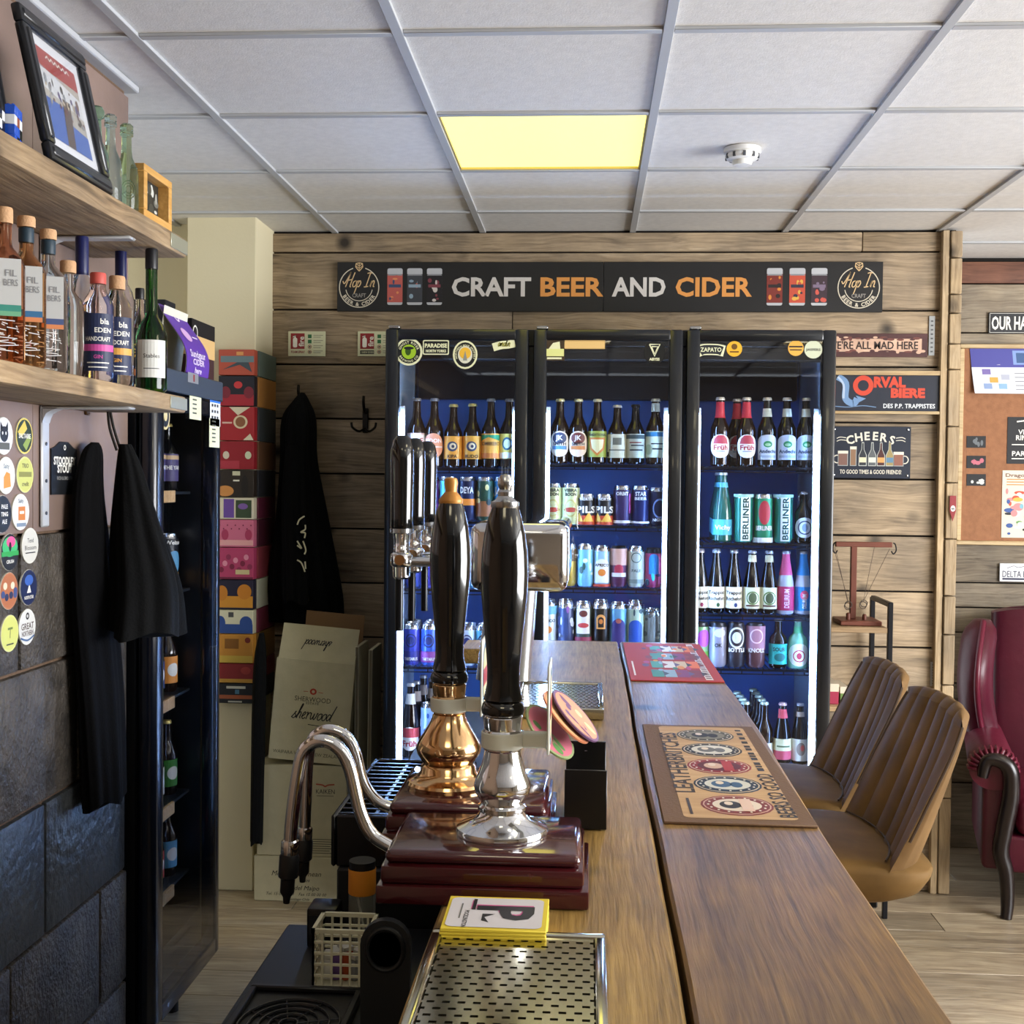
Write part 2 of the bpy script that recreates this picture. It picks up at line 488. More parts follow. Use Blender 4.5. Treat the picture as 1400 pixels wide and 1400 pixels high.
for (i, j) in lights:
    x0, y0 = GX + .6 * i, GY + .6 * j
    vis = (i, j) == (-1, 1)
    t = thing('ceiling_light', names[(i, j)], 'light', (x0 + .3, y0 + .3, ZC), group='ceiling light panels')
    g = G()
    for a, b, c, d in ((-.297, .297, -.297, -.282), (-.297, .297, .282, .297), (-.297, -.282, -.282, .282), (.282, .297, -.282, .282)):
        g.box(a, b, c, d, .001, .02, M('b3a06a', .4, .3))
    g.build('light_frame', t)
    G().box(-.282, .282, -.282, .282, .008, .014, M('fff07a', .4, emit=1.15) if vis else M('fff2cc', .4, emit=3.6)).build('diffuser', t)

# smoke detector
p = P(1015, 205, Z=ZC)
t = thing('smoke_detector', 'white round smoke detector on the ceiling tile right of the light', 'smoke detector', (p.x, p.y, ZC))
wm = M('e4e4e0', .4)
G().lathe([(.0, .004), (.055, .004), (.056, -.008), (.05, -.012)], wm, 24).build('base', t)
G().lathe([(.048, -.012), (.05, -.02), (.046, -.028), (.03, -.032), (.03, -.036), (.027, -.046), (.0, -.048)], wm, 24).build('sensor_cap', t)
g = G()
for k in range(10):
    a = k * 2 * pi / 10
    g.box(-.004, .004, .0425, .0505, -.028, -.014, M('4b4c4e', .6), mtx=Matrix.Rotation(a, 4, 'Z'))
g.build('vent_slot', t)

# timber-clad partition
WOODW = wood('wall_board', ['55493c', '85745d', '9f8c72', 'b3a28a'], 'X', rough=.75, bump=.5)
o_wall = struct('wall_back', G().box(-2.4, 1.43, YW + .02, YW + .1, 0, ZC + .02, M('17120d', .9)))
xl, xr = P(366, 400, Y=YW).x, P(1284, 500, Y=YW).x
zt = ZC - .002
rows = [P(800, y, Y=YW).z for y in (345, 424, 500, 575, 651, 727, 802, 877, 952, 1027, 1103, 1178)]
cuts = {0: [1176], 1: [], 2: [700], 4: [560], 9: [640]}
prev = zt
for k, z in enumerate(rows + [0.0]):
    xs = [xl] + [P(c, 500, Y=YW).x for c in cuts.get(k, [])] + [xr]
    for a, b in zip(xs, xs[1:]):
        G().box(a + .0015, b - .0015, YW - .004 * random.random(), YW + .024, z + .0035, prev - .0035, WOODW, .003, 2).build('board', o_wall)
    prev = z
# timber posts closing the partition end
POST = wood('post_timber', ['75624a', 'a08a6a', 'b5a080', 'c2ae90'], 'Z', rough=.7, bump=.4)
x1 = P(1283, 500, Y=YW).x
g = G().box(x1, x1 + .026, YW - .03, YW + .04, 0, ZC - .004, POST, .002)
struct('trim_1', g)
o_t2 = struct('trim_2', G().box(x1 + .03, x1 + .07, YW - .0, YW + .09, 0, ZC - .004, M('3b2e1f', .8)))
zs = [0] + [P(1297, y, Y=YW - .04).z for y in (1092, 1012, 937, 868, 815, 737, 660, 583, 505, 470, 428, 402, 352)] + [ZC - .006]
for a, b in zip(zs, zs[1:]):
    G().box(x1 + .029, x1 + .073, YW - .04 + .004 * random.random(), YW, a + .002, b - .002, POST, .003).build('post_block', o_t2)

# wall beyond the partition
YF = 5.45
o_far = struct('wall_far', G().box(1.3, 4.6, YF + .02, YF + .1, 0, ZC + .02, M('17120d', .9)))
WOODF = wood('far_board', ['5f554a', '877a68', '9e927e', 'b0a592'], 'X', rough=.75, bump=.4)
WOODR = wood('red_board', ['5e3a2b', '7d5340', '93654d'], 'X', rough=.7)
ys = [357, 388, 455, 487, 524, 592, 660, 729, 797, 831, 865, 935, 1003, 1071]
zz = [P(1350, y, Y=YF).z for y in ys] + [0.0]
for k in range(len(zz) - 1):
    for a, b in (((1.32, 2.9), (2.9, 4.5)) if k % 2 else ((1.32, 2.3), (2.3, 4.5))):
        G().box(a + .001, b - .001, YF - .004 * random.random(), YF + .024, zz[k + 1] + .003, zz[k] - .003, WOODR if k == 0 else WOODF, .003, 2).build('board', o_far)

# cream column and recess wall at the left
CREAM = M('d9cfae', .75, bump=.05, bscale=90)
struct('column_left', G().box(-1.56, P(350, 350, Y=4.6).x, 4.6, YW + .02, 0, ZC + .01, CREAM, .004))
struct('wall_recess', G().box(-2.4, -1.5, 4.72, 4.85, 0, ZC + .01, CREAM))
struct('wall_recess_side', G().box(-2.4, -2.3, 3.0, 4.72, 0, ZC + .01, CREAM))

# left wall: painted blockwork below, board above
o_left = struct('wall_left', G().box(-1.4, XL - .012, -3.0, YL, 0, ZC, M('6a5442', .9, bump=.5, bscale=120)))
BLK = M('46403a', .5, bump=1., bscale=70, vary=.55)
BLK2 = M('3a3d40', .36, bump=.7, bscale=40, vary=.4)
zb = [P(57, 728, X=XL).z, P(81, 902, X=XL).z, P(124, 1059, X=XL).z, P(162, 1196, X=XL).z]
zb = zb + [zb[-1] - .29 * k for k in (1, 2, 3)]
off = [2.44, 2.73, 2.56, 2.86, 2.66, 2.44]
for r in range(len(zb) - 1):
    y = off[r] - .46 * 3
    while y < YL - .02:
        a, b = max(y, 1.2), min(y + .46, YL)
        if b - a > .03:
            G().box(XL - .03, XL + .002 * random.random(), a + .004, b - .004, max(zb[r + 1], 0) + .004, zb[r] - .004, BLK2 if r == 2 else BLK, .006, 2).build('block', o_left)
        y += .46
PLY = M('7c685e', .5, bump=.15, bscale=14, vary=.3)
yb = [1.2, 1.86, 2.50, YL]
for a, b in zip(yb, yb[1:]):
    G().box(XL - .03, XL, a + .001, b - .001, zb[0] + .002, ZC - .03, PLY, .001).build('wall_panel', o_left)
struct('trim_3', G().box(XL - .02, XL + .02, -3, YL + .02, ZC - .014, ZC + .004, M('b5b7ba', .4), .003))

# right wall with the side window, street wall behind the viewer
o_r = struct('wall_right', G().box(4.5, 4.6, -3.1, -.2, 0, ZC, M('cfc8b8', .8)).box(4.5, 4.6, 3.6, 5.6, 0, ZC, M('cfc8b8', .8))
       .box(4.5, 4.6, -.2, 3.6, 0, .6, M('cfc8b8', .8)).box(4.5, 4.6, -.2, 3.6, 2.5, ZC, M('cfc8b8', .8)))
g = G()
for a, b, c, d in ((-.2, 3.6, .6, .66), (-.2, 3.6, 2.44, 2.5), (-.2, -.14, .66, 2.44), (3.54, 3.6, .66, 2.44), (1.67, 1.73, .66, 2.44)):
    g.box(4.5, 4.56, a, b, c, d, WHITE, .004)
w1 = struct('window_1', g)
for a, b in ((-.14, 1.67), (1.73, 3.54)):
    G().box(4.525, 4.531, a, b, .66, 2.44, pane('window_glass')).build('pane', w1)
struct('wall_street', G().box(-1.4, 4.6, -3.1, -3.0, 0, ZC, M('6a5c4c', .8)))
# ------------------------------------------------------------------ triple-door drinks fridge
YFR = 4.25                                     # door face
FX0, FX1 = P(525, 700, Y=YFR).x, P(1140, 700, Y=YFR).x
FZ1 = P(830, 448, Y=YFR).z; FZ0 = .08
YIN = YFR + .06                                # front of the chamber behind the doors
YBK = 4.79
fr = thing('display_fridge', 'tall black three door glass fridge full of cans and bottles', 'fridge', (0, 0, 0))
INN = M('8ea3b8', .45)
g = G()
FB = M('0e1014', .4)
g.box(FX0, FX1, YIN, YBK + .04, FZ1 - .06, FZ1, FB, .004)
g.box(FX0, FX1, YIN, YBK + .04, FZ0, FZ0 + .25, FB, .004)
g.box(FX0, FX0 + .03, YIN, YBK + .04, FZ0 + .25, FZ1 - .06, FB)
g.box(FX1 - .03, FX1, YIN, YBK + .04, FZ0 + .25, FZ1 - .06, FB)
g.build('cabinet', fr)
g = G().box(FX0 + .03, FX1 - .03, YBK, YBK + .03, FZ0 + .25, FZ1 - .06, M('3a68b4', .35))
g.build('back_panel', fr)
G().box(FX0 + .03, FX0 + .034, YIN + .06, YBK, FZ0 + .25, FZ1 - .06, INN).build('side_liner', fr)
G().box(FX1 - .034, FX1 - .03, YIN + .06, YBK, FZ0 + .25, FZ1 - .06, INN).build('side_liner', fr)
G().box(FX0 + .03, FX1 - .03, YIN + .01, YIN + .06, P(830, 492, Y=YIN).z, FZ1 - .06, M('17191d', .5), .004).build('light_canopy', fr)
for xx in (FX0 + .06, FX1 - .1):
    G().box(xx, xx + .04, YIN + .1, YIN + .14, 0, FZ0, BLACK, .003).build('foot', fr)
# doors
DX = [(P(525, 700, Y=YFR).x, P(720, 700, Y=YFR).x), (P(727, 700, Y=YFR).x, P(931, 700, Y=YFR).x), (P(936, 700, Y=YFR).x, P(1140, 700, Y=YFR).x)]
DZ0, DZ1 = .16, FZ1 - .005
FRM = M('101318', .28, coat=.3)
GLS = pane('fridge_glass', (.97, .98, 1.))
doors = []
for k, (a, b) in enumerate(DX):
    w = .047
    g = G()
    g.box(a, a + w, YFR, YFR + .045, DZ0, DZ1, FRM, .008, 2).box(b - w, b, YFR, YFR + .045, DZ0, DZ1, FRM, .008, 2)
    g.box(a + w - .004, b - w + .004, YFR, YFR + .045, DZ1 - .04, DZ1, FRM, .008, 2).box(a + w - .004, b - w + .004, YFR, YFR + .045, DZ0, DZ0 + .06, FRM, .008, 2)
    d = g.build('door', fr)
    G().box(a + w - .006, b - w + .006, YFR + .006, YFR + .012, DZ0 + .05, DZ1 - .034, GLS).build('glass_pane', d)
    doors.append(d)
    # hinge cap on top of the frame
    G().box(a + .01, a + .05, YFR + .005, YFR + .05, DZ1, DZ1 + .012, STEEL, .003).build('hinge', d)
# divider posts and LED strips
LED = M('9cc4ff', .4, emit=52.)
for k, (a, b) in enumerate(DX):
    for sx, xx in ((1, a + .05), (-1, b - .05)):
        led = G().box(xx - .006, xx + .006, YIN + .012, YIN + .022, .42, P(830, 566, Y=YIN).z, LED)
        hs = G().box(xx - .01, xx + .01, YIN + .022, YIN + .03, .40, P(830, 556, Y=YIN).z, M('c8ccd2', .4), .002)
        h = hs.build('light_holder', fr); led.build('led_strip', h)
for xx in ((DX[0][1] + DX[1][0]) / 2, (DX[1][1] + DX[2][0]) / 2):
    G().box(xx - .03, xx + .03, YIN, YIN + .03, FZ0 + .25, FZ1 - .06, FB, .003).build('divider_post', fr)
G().box(FX0 + .05, FX1 - .05, YBK - .05, YBK - .002, P(830, 548, Y=YBK).z, FZ1 - .07, M('1a1c22', .5), .006, 2).build('unlit_top_panel', fr)  # dark panel added for the unlit zone at the top of the chamber
# wire shelves: pixel rows of the front wire
SHY = {0: [639, 712, 805, 912, 1040], 1: [634, 718, 803, 885, 960], 2: [638, 742, 840, 914, 1046]}
YS = YIN + .05                                 # front wire of the shelves
WIRE = M('1b1e24', .3, .6)
SHZ = {}
for k, (a, b) in enumerate(DX):
    x0, x1 = a + .035, b - .035
    if k == 0: x0 += .004
    for r, y in enumerate(SHY[k]):
        z = P((525, 725, 935)[k] + 100, y, Y=YS).z; SHZ[k, r] = z
        g = G()
        g.box(x0, x1, YS - .004, YS + .004, z - .010, z - .002, WIRE).box(x0, x1, YBK - .03, YBK - .022, z - .010, z - .002, WIRE)
        g.box(x0, x1, YS - .004, YS, z - .022, z - .018, WIRE)
        n = 22
        for i in range(n + 1):
            xx = x0 + (x1 - x0) * i / n
            g.box(xx - .0015, xx + .0015, YS - .004, YBK - .024, z - .003, z, WIRE)
        for i in range(6):
            xx = x0 + (x1 - x0) * (i + .5) / 6
            g.box(xx - .002, xx + .002, YS - .004, YS, z - .02, z - .006, WIRE)
        s = g.build('wire_shelf', fr)
        G().box(x0, x0 + .006, YS, YBK, z - .018, z - .009, WIRE).box(x1 - .006, x1, YS, YBK, z - .018, z - .009, WIRE).build('shelf_bracket', s)

# stickers along the top of the doors
def on_door(px, py): return P(px, py, Y=YFR + .0055)
def stick(k, px, py, pr, lab):
    o = pr.build('sticker', doors[k], plane(on_door(px, py), (1, 0, 0), (0, 0, 1), .0003, .0004)); o['label'] = lab
sc = 4.26 / F
CRM = M('e2e3bf', .6); YG = M('9cc22a', .6); INK = M('14161a', .6); YEL = M('e8b53a', .6)
pr = Pr().ell(0, 0, 19 * sc, 19 * sc, CRM, 0).ell(0, 0, 16 * sc, 16 * sc, INK, 1).ell(0, 0, 10 * sc, 10 * sc, YG, 2)
pr.arc('GHOST RIVER', 0, 0, 13 * sc, pi / 2, 4.6 * sc, CRM, 3, gap=1.1).arc('BREWING CO', 0, 0, 13 * sc, -pi / 2, 4 * sc, CRM, 3, inside=True, gap=1.1)
pr.ell(-1 * sc, 1 * sc, 4 * sc, 6 * sc, M('31510f', .6), 3).ell(0, 5 * sc, 7 * sc, 2 * sc, INK, 4)
stick(0, 559, 481, pr, 'round green and cream brewery sticker')
pr = Pr().rrect(-18 * sc, -10 * sc, 18 * sc, 10 * sc, 2 * sc, CRM, 0).rrect(-16.5 * sc, -8.5 * sc, 16.5 * sc, 8.5 * sc, 1.5 * sc, INK, 1)
pr.text('PARADISE', 0, 2.5 * sc, 7.5 * sc, CRM, 2, w=31 * sc, bold=.04).text('NORTH YORKS', 0, -4.8 * sc, 5 * sc, CRM, 2, w=28 * sc, bold=.04)
stick(0, 596, 475, pr, 'black sticker reading PARADISE')
pr = Pr().ell(0, 0, 17 * sc, 19.5 * sc, CRM, 0).ell(0, 0, 14.5 * sc, 17 * sc, INK, 1).ell(0, 0, 10 * sc, 12 * sc, M('d8d7c8', .6), 2).ell(0, 2 * sc, 8 * sc, 8 * sc, YEL, 3)
pr.arc('NORTHERN BEAR BREWERY', 0, 0, 12.8 * sc, pi / 2, 3.6 * sc, CRM, 3).poly([(-3 * sc, -8 * sc), (0, 6 * sc), (3 * sc, -8 * sc)], M('8b8f8c', .6), 4)
stick(0, 636, 485, pr, 'oval white and yellow brewery sticker')
pr = Pr().stroke([(-15 * sc, -3 * sc), (-4 * sc, 0), (6 * sc, 1 * sc), (15 * sc, 3 * sc)], 11 * sc, CRM, 0)
script(pr, 'andin', 0, 1 * sc, 5 * sc, 1.4 * sc, M('8d8a3d', .6), 1)
stick(0, 689, 472, pr, 'cream script lettering sticker')
pr = Pr().rect(-14 * sc, -14 * sc, 14 * sc, 14 * sc, M('3a2c1c', .6), 0).rect(-13 * sc, -8 * sc, 13 * sc, 2 * sc, M('d9dc93', .6), 1)
pr.poly([(-8 * sc, 2 * sc), (-2 * sc, 10 * sc), (7 * sc, 12 * sc), (8 * sc, 2 * sc)], CRM, 1).rect(-10 * sc, -12 * sc, 10 * sc, -9.5 * sc, CRM, 1)
stick(1, 758, 479, pr, 'brown and cream square sticker')
pr = Pr().rect(-28 * sc, -6 * sc, 28 * sc, 6 * sc, M('c9a468', .6), 0).rect(-27 * sc, -5 * sc, 27 * sc, 4 * sc, M('dcb97c', .6), 1)
stick(1, 799, 471, pr, 'tan tape strip')
pr = Pr().rrect(-14 * sc, -15 * sc, 14 * sc, 14 * sc, 11 * sc, M('050608', .5), 0)
for s_ in (1., .62):
    q = [(-7 * s_ * sc, 8 * sc * s_ + 2 * sc), (7 * s_ * sc, 8 * sc * s_ + 2 * sc), (0, -8 * sc * s_ + 2 * sc), (-7 * s_ * sc, 8 * sc * s_ + 2 * sc)]
    pr.stroke(q, 1.6 * sc, CRM, 1, smooth=False)
pr.text('ABYSS', 0, -10 * sc, 5 * sc, CRM, 1, bold=.04)
stick(1, 895, 481, pr, 'black rounded sticker with white triangle emblem')
pr = Pr().stroke([(-18 * sc, -3 * sc), (-10 * sc, 0), (8 * sc, 0), (18 * sc, -2 * sc)], 15 * sc, CRM, 0).stroke([(-15 * sc, -3 * sc), (-9 * sc, 0), (8 * sc, 0), (15 * sc, -2 * sc)], 12 * sc, M('23262c', .6), 1)
pr.text('ZAPATO', 0, 0, 8 * sc, CRM, 2, w=28 * sc)
stick(2, 972, 478, pr, 'white and black car shaped sticker')
pr = Pr().ell(0, 0, 10.5 * sc, 10.5 * sc, M('e7ad2c', .6), 0).ell(0, 3 * sc, 4 * sc, 4 * sc, M('6d4a12', .6), 1).rect(-6 * sc, -5 * sc, 6 * sc, -3 * sc, M('6d4a12', .6), 1)
stick(2, 1004, 477, pr, 'round yellow sticker with brown emblem')
pr = Pr().ell(0, 0, 10.5 * sc, 10.5 * sc, M('e0a94a', .6), 0).rect(-9 * sc, 1 * sc, 9 * sc, 3 * sc, INK, 1).rect(-8 * sc, -3 * sc, 8 * sc, -1.6 * sc, INK, 1)
stick(2, 1088, 476, pr, 'round orange sticker with dark lines')
pr = Pr().ell(0, 0, 12 * sc, 12 * sc, M('c9d0b6', .6), 0).text('JASPERS', 0, 0, 4.4 * sc, INK, 1, w=19 * sc)
stick(2, 1112, 478, pr, 'round pale green sticker')

# ------------------------------------------------------------------ stock: cans and bottles
LID = M('c9ccd0', .18, 1.)
def can_parts(t, r, h, sleeve, lid=LID):
    G().lathe([(0, .002), (r * .78, 0), (r * .86, .004), (r, .012), (r, h * .5), (r, h - .016), (r * .985, h - .0145)], sleeve, 20).build('sleeve', t)
    G().lathe([(r * .985, h - .0145), (r * .86, h - .004), (r * .87, h), (r * .82, h), (r * .8, h - .005), (0, h - .005)], lid, 20, cap=False).build('lid', t)
def ops(pr, r, h, spec, rot_n=18):
    """spec in fractions: u = 1 is a quarter turn, v = 1 the printed height"""
    q = r * pi / 2
    for i, s in enumerate(spec):
        k = s[0]; lay = i
        if k == 'b': pr.rect(-2 * q, s[1] * h, 2 * q, s[2] * h, s[3], lay, 20)
        elif k == 'r': pr.rect(s[1] * q, s[2] * h, s[3] * q, s[4] * h, s[5], lay, 8)
        elif k == 'e': pr.ell(s[1] * q, s[2] * h, s[3] * q, s[4] * h, s[5], lay)
        elif k == 'o': pr.ring(s[1] * q, s[2] * h, s[3] * q, s[3] * q * .82, s[5], lay, asp=s[4])
        elif k == 't': pr.text(s[1], s[2] * q, s[3] * h, s[4] * h, s[5], lay, w=(s[6] * q if len(s) > 6 else None), bold=.03)
        elif k == 'v': pr.text(s[1], s[2] * q, s[3] * h, s[4] * q, s[5], lay, rot=pi / 2, w=s[6] * h, bold=.03)
        elif k == 'p': pr.poly([(a * q, b * h) for a, b in s[1]], s[2], lay)
        elif k == 'arch':
            u, v0, w, v1, m = s[1:]
            pr.rect((u - w) * q, v0 * h, (u + w) * q, v1 * h, m, lay, 6); pr.ring(u * q, v1 * h, w * q, 0, m, lay, 12, 0, pi)
        elif k == 'art':
            rr = random.Random(s[1])
            for j in range(s[2]):
                pr.ell(rr.uniform(-.9, .9) * q, rr.uniform(s[4], s[5]) * h, rr.uniform(.06, .22) * q, rr.uniform(.03, .1) * h, rr.choice(s[3]), lay + j * .02)
    return pr
m_ = lambda c: M(c, .42)
ordn = ['first', 'second', 'third', 'fourth', 'fifth', 'sixth', 'seventh', 'eighth']
shn = ['top', 'second', 'third', 'fourth', 'bottom']
drn = ['left', 'middle', 'right']
def beer_can(loc, h, r, base, spec, lab, group, rot=0., lid=LID, plain=False):
    t = thing('beer_can', lab, 'can', loc, rot, group)
    can_parts(t, r, h, M(base, .3, .25), lid)
    if not plain and spec: ops(Pr(), r, h, spec).build('print', t, cyl(r))
    return t
BR = M('1b0d06', .06, coat=.4); GRN = M('0d2413', .06, coat=.4); CLR = M('8fb7a8', .06, coat=.3); BLK_ = M('07080a', .08, coat=.4)
def prof_beer(r, h, kind):
    if kind == 'long': return [(0, .004), (r * .85, 0), (r, .006), (r, h * .5), (r * .96, h * .56), (r * .7, h * .65), (r * .48, h * .73), (r * .42, h * .85), (r * .4, h * .95), (r * .44, h * .955), (r * .44, h * .975), (0, h * .975)]
    if kind == 'steep': return [(0, .004), (r * .85, 0), (r, .006), (r, h * .4), (r * .93, h * .5), (r * .72, h * .65), (r * .52, h * .79), (r * .42, h * .9), (r * .42, h * .975), (0, h * .975)]
    if kind == 'stub': return [(0, .004), (r * .9, 0), (r, .006), (r, h * .55), (r * .9, h * .63), (r * .5, h * .72), (r * .4, h * .78), (r * .38, h * .95), (r * .42, h * .975), (0, h * .975)]
def beer_bottle(loc, h, r, glass, kind, lab, group, label=None, lz=(.14, .5), neck=None, cap='c9b36a', capstyle='crown', rot=0., shape='rect', foil=None):
    t = thing('beer_bottle', lab, 'bottle', loc, rot, group)
    pf = prof_beer(r, h, kind)
    G().lathe(pf, glass, 20).build('glass', t)
    cm = M(cap, .3, .5)
    if capstyle == 'crown':
        G().lathe([(r * .46, h * .955), (r * .5, h * .96), (r * .5, h * .975), (r * .42, h), (0, h)], cm, 14, cap=False).build('cap', t)
    elif capstyle == 'swing':
        G().lathe([(r * .4, h * .955), (r * .42, h * .97), (r * .36, h), (0, h * 1.01)], M('e8e8e4', .3), 14, cap=False).build('stopper', t)
        w = M('b9bcc0', .2, 1.)
        G().tube(cat_rom([(-r * .5, -.004, h * .82), (-r * .62, -.01, h * .9), (-r * .3, -.014, h * .985), (r * .3, -.014, h * .985), (r * .62, -.01, h * .9), (r * .5, -.004, h * .82)], 4), .0018, w, 6).build('wire_bail', t)
    def rad(z):
        for (r0, z0), (r1, z1) in zip(pf, pf[1:]):
            if z0 <= z <= z1 and z1 > z0: return r0 + (r1 - r0) * (z - z0) / (z1 - z0)
        return r
    if foil:
        v0, v1, fm = foil; k = 8
        G().lathe([(rad(h * (v0 + (v1 - v0) * i / k)) + .0012, h * (v0 + (v1 - v0) * i / k)) for i in range(k + 1)], fm, 18, cap=False).build('foil', t)
    if label:
        hh = (lz[1] - lz[0]) * h; q = r * pi / 2; pr = Pr(); bm_ = label[0]
        if shape == 'rect': pr.rect(-1.1 * q, 0, 1.1 * q, hh, bm_, -1, 14)
        elif shape == 'oval': pr.ell(0, hh / 2, .78 * q, hh / 2, bm_, -1)
        elif shape == 'arch':
            pr.rect(-.8 * q, 0, .8 * q, hh * .72, bm_, -1, 10).ring(0, hh * .72, .8 * q, 0, bm_, -1, 14, 0, pi, asp=hh * .28 / (.8 * q))
        ops(pr, r, hh, label[1:])
        pr.build('label', t, cyl(r, 0, lz[0] * h))
    if neck:
        n0, n1, nm = neck; pr = Pr(); rn = rad(h * (n0 + n1) / 2)
        pr.rect(-1.5 * rn, h * n0, 1.5 * rn, h * n1, nm, 0, 10)
        pr.build('neck_label', t, conecyl(lambda v: rad(v)))
    return t

def item(k, r, n, px, dy, dz=0.):
    """spot on shelf r of door k, centre seen at pixel px, dy behind the front wire"""
    z = SHZ[k, r]; p = P(px, 800, Y=YS + dy)
    return Vector((p.x, YS + dy, z + .0005))
NB = ['', 'one', 'two', 'three', 'four']
def lab_b(desc, k, r, n, b): return '%s, %s behind the %s from left, %s shelf, %s fridge' % (desc, NB[b], ordn[n], shn[r], drn[k])
def lab_of(desc, k, r, n): return '%s, %s from left on %s shelf, %s fridge door' % (desc, ordn[n], shn[r], drn[k])
GRP = 'drinks in the glass fridge'
def hh_(px_top, k, r, dy): # height from the pixel row of its top
    return P((620, 830, 1040)[k], px_top, Y=YS + dy).z - SHZ[k, r]
BL = lambda c: M(c, .5)
WHT = BL('e9e7df'); DKI = BL('1a1a20')
# --- left door
k = 0
for n, (px, top, lab, desc, shape, nk) in enumerate([
    (568, 545, [BL('f0c9c0'), ('r', -.9, .55, .9, .95, BL('f5efe9')), ('t', 'PALE', 0, .7, .3, BL('c06f66')), ('r', -.9, .05, .9, .3, BL('e9906a'))], 'brown bottle with pink-white label', 'rect', None),
    (592, 545, [BL('eea179'), ('r', -.7, .42, .7, .48, BL('f7e3d4')), ('t', 'MOON', 0, .7, .22, BL('fbefe5'))], 'brown bottle with salmon oval label', 'oval', None),
    (618, 553, [BL('eda43a'), ('e', 0, .55, .36, .22, BL('31384f')), ('e', .03, .56, .22, .14, BL('e9d6a8')), ('e', .05, .55, .1, .07, BL('31384f')), ('t', 'KIPA', 0, .12, .2, BL('3b2a14'))], 'brown bottle with orange snail label', 'rect', None),
    (644, 552, [BL('f0ad3e'), ('e', 0, .55, .36, .22, BL('3a3d55')), ('e', .03, .56, .22, .14, BL('ecd9ac')), ('e', .05, .55, .1, .07, BL('3a3d55')), ('t', 'RUDO', 0, .12, .2, BL('3b2a14'))], 'brown bottle with amber snail label', 'rect', None),
    (669, 545, [BL('f0a43e'), ('p', [(-.9, .95), (.9, .95), (.7, .72), (-.1, .86), (-.9, .66)], BL('2a8a55')), ('t', 'SOMBRERO', 0, .6, .2, BL('4a2a10'), 1.4), ('r', -1, .02, 1, .22, BL('d97a35'))], 'brown bottle with green-orange label', 'rect', None),
    (694, 545, [BL('e8d66a'), ('e', -.1, .6, .36, .26, BL('2b5a6c')), ('e', -.1, .6, .24, .18, BL('cfe0c0')), ('r', -1, .02, 1, .25, BL('e9efe9'))], 'brown bottle with yellow-white label', 'rect', None)]):
    h = hh_(top, k, 0, .04)
    beer_bottle(item(k, 0, n, px, .04), h, .034, BR, 'long', lab_of(desc, k, 0, n), GRP, lab, (.13, .49), None, 'd6c67e' if n in (2, 3) else '8b8d92', shape=shape)
cansB = [(588, '5b2a86', 'purple', [('art', 1, 9, [BL('c04fa8'), BL('2d3c9a'), BL('e0d5ee')], .15, .85)]),
         (612, '5fc6d8', 'turquoise', [('art', 2, 9, [BL('2f8ea8'), BL('e9f2c9'), BL('2a4a7a')], .15, .85)]),
         (638, '1d2547', 'navy and orange', [('r', -.7, .35, .7, .5, BL('ef8a2c')), ('t', 'DEYA', 0, .7, .2, WHT, 1.0)]),
         (662, '2c4a35', 'green and brown', [('r', -.8, .1, .8, .45, BL('9a5a2c')), ('art', 3, 6, [BL('d9c27a'), BL('1c2a1e')], .4, .8)]),
         (686, '3a8fd0', 'blue and orange', [('r', -.9, .05, .9, .35, BL('e0663a')), ('t', 'JAM', 0, .7, .22, WHT)])]
for n, (px, col, desc, spec) in enumerate(cansB):
    beer_can(item(k, 1, n, px, .045), hh_(652, k, 1, .045), .033, col, spec, lab_of(desc + ' beer can', k, 1, n), GRP)
for n, (px, col) in enumerate([(566, '2b3f8f'), (590, '3a2f86'), (630, 'b0455c'), (652, '2f86a8'), (676, 'cfd4da')]):
    beer_can(item(k, 2, n, px, .05), hh_(742, k, 2, .05), .033, col, [('art', 20 + n, 6, [BL('e6e0d2'), BL('20304a')], .2, .8)], lab_of(['dark blue', 'indigo', 'rose', 'teal', 'silver'][n] + ' beer can', k, 2, n), GRP)
for n, (px, col, c2, desc) in enumerate([(564, '3f46a8', '2c2f7c', 'violet-blue'), (588, '3a5fc0', '8a3f8a', 'blue and magenta'), (616, '3550b0', '2a3d80', 'deep blue'), (640, 'c9d0d8', 'a33a3a', 'silver and red'), (662, '5fb0c8', 'd85a8a', 'light blue and pink'), (686, '33506a', 'd0c090', 'slate')]):
    h = hh_(855, k, 3, .05)
    for b in range(3 if n < 2 else 2):
        lab = lab_of(desc + ' beer can', k, 3, n) if b == 0 else lab_b(desc + ' can', k, 3, n, b)
        beer_can(item(k, 3, n, px + b * 2, .05 + b * .075), h, .0315, col, [('r', -1, .08, 1, .35, BL(c2)), ('o', 0, .62, .42, 1.2, BL('1d2450')), ('e', 0, .62, .26, .1, BL('232a60')), ('t', 'TARTARUS', 0, .16, .1, WHT, 1.)], lab, GRP if b == 0 else 'cans behind the front row, left fridge', plain=b > 0)
h = hh_(935, k, 4, .05)
beer_bottle(item(k, 4, 0, 563, .05), h, .032, BR, 'steep', lab_of('small brown bottle with red-white label', k, 4, 0), GRP, [WHT, ('r', -1, .55, 1, .95, BL('c84a50')), ('t', 'Früh', 0, .3, .34, BL('b5202a'), 1.1)], (.1, .42), (.72, .86, WHT), 'd9d9d9', shape='oval')
beer_can(item(k, 4, 1, 589, .05), hh_(962, k, 4, .05), .033, '8fa6c4', [('art', 44, 9, [BL('2b4f8c'), BL('e9e9ee'), BL('33405c')], .12, .85)], lab_of('pale blue patterned beer can', k, 4, 1), GRP)
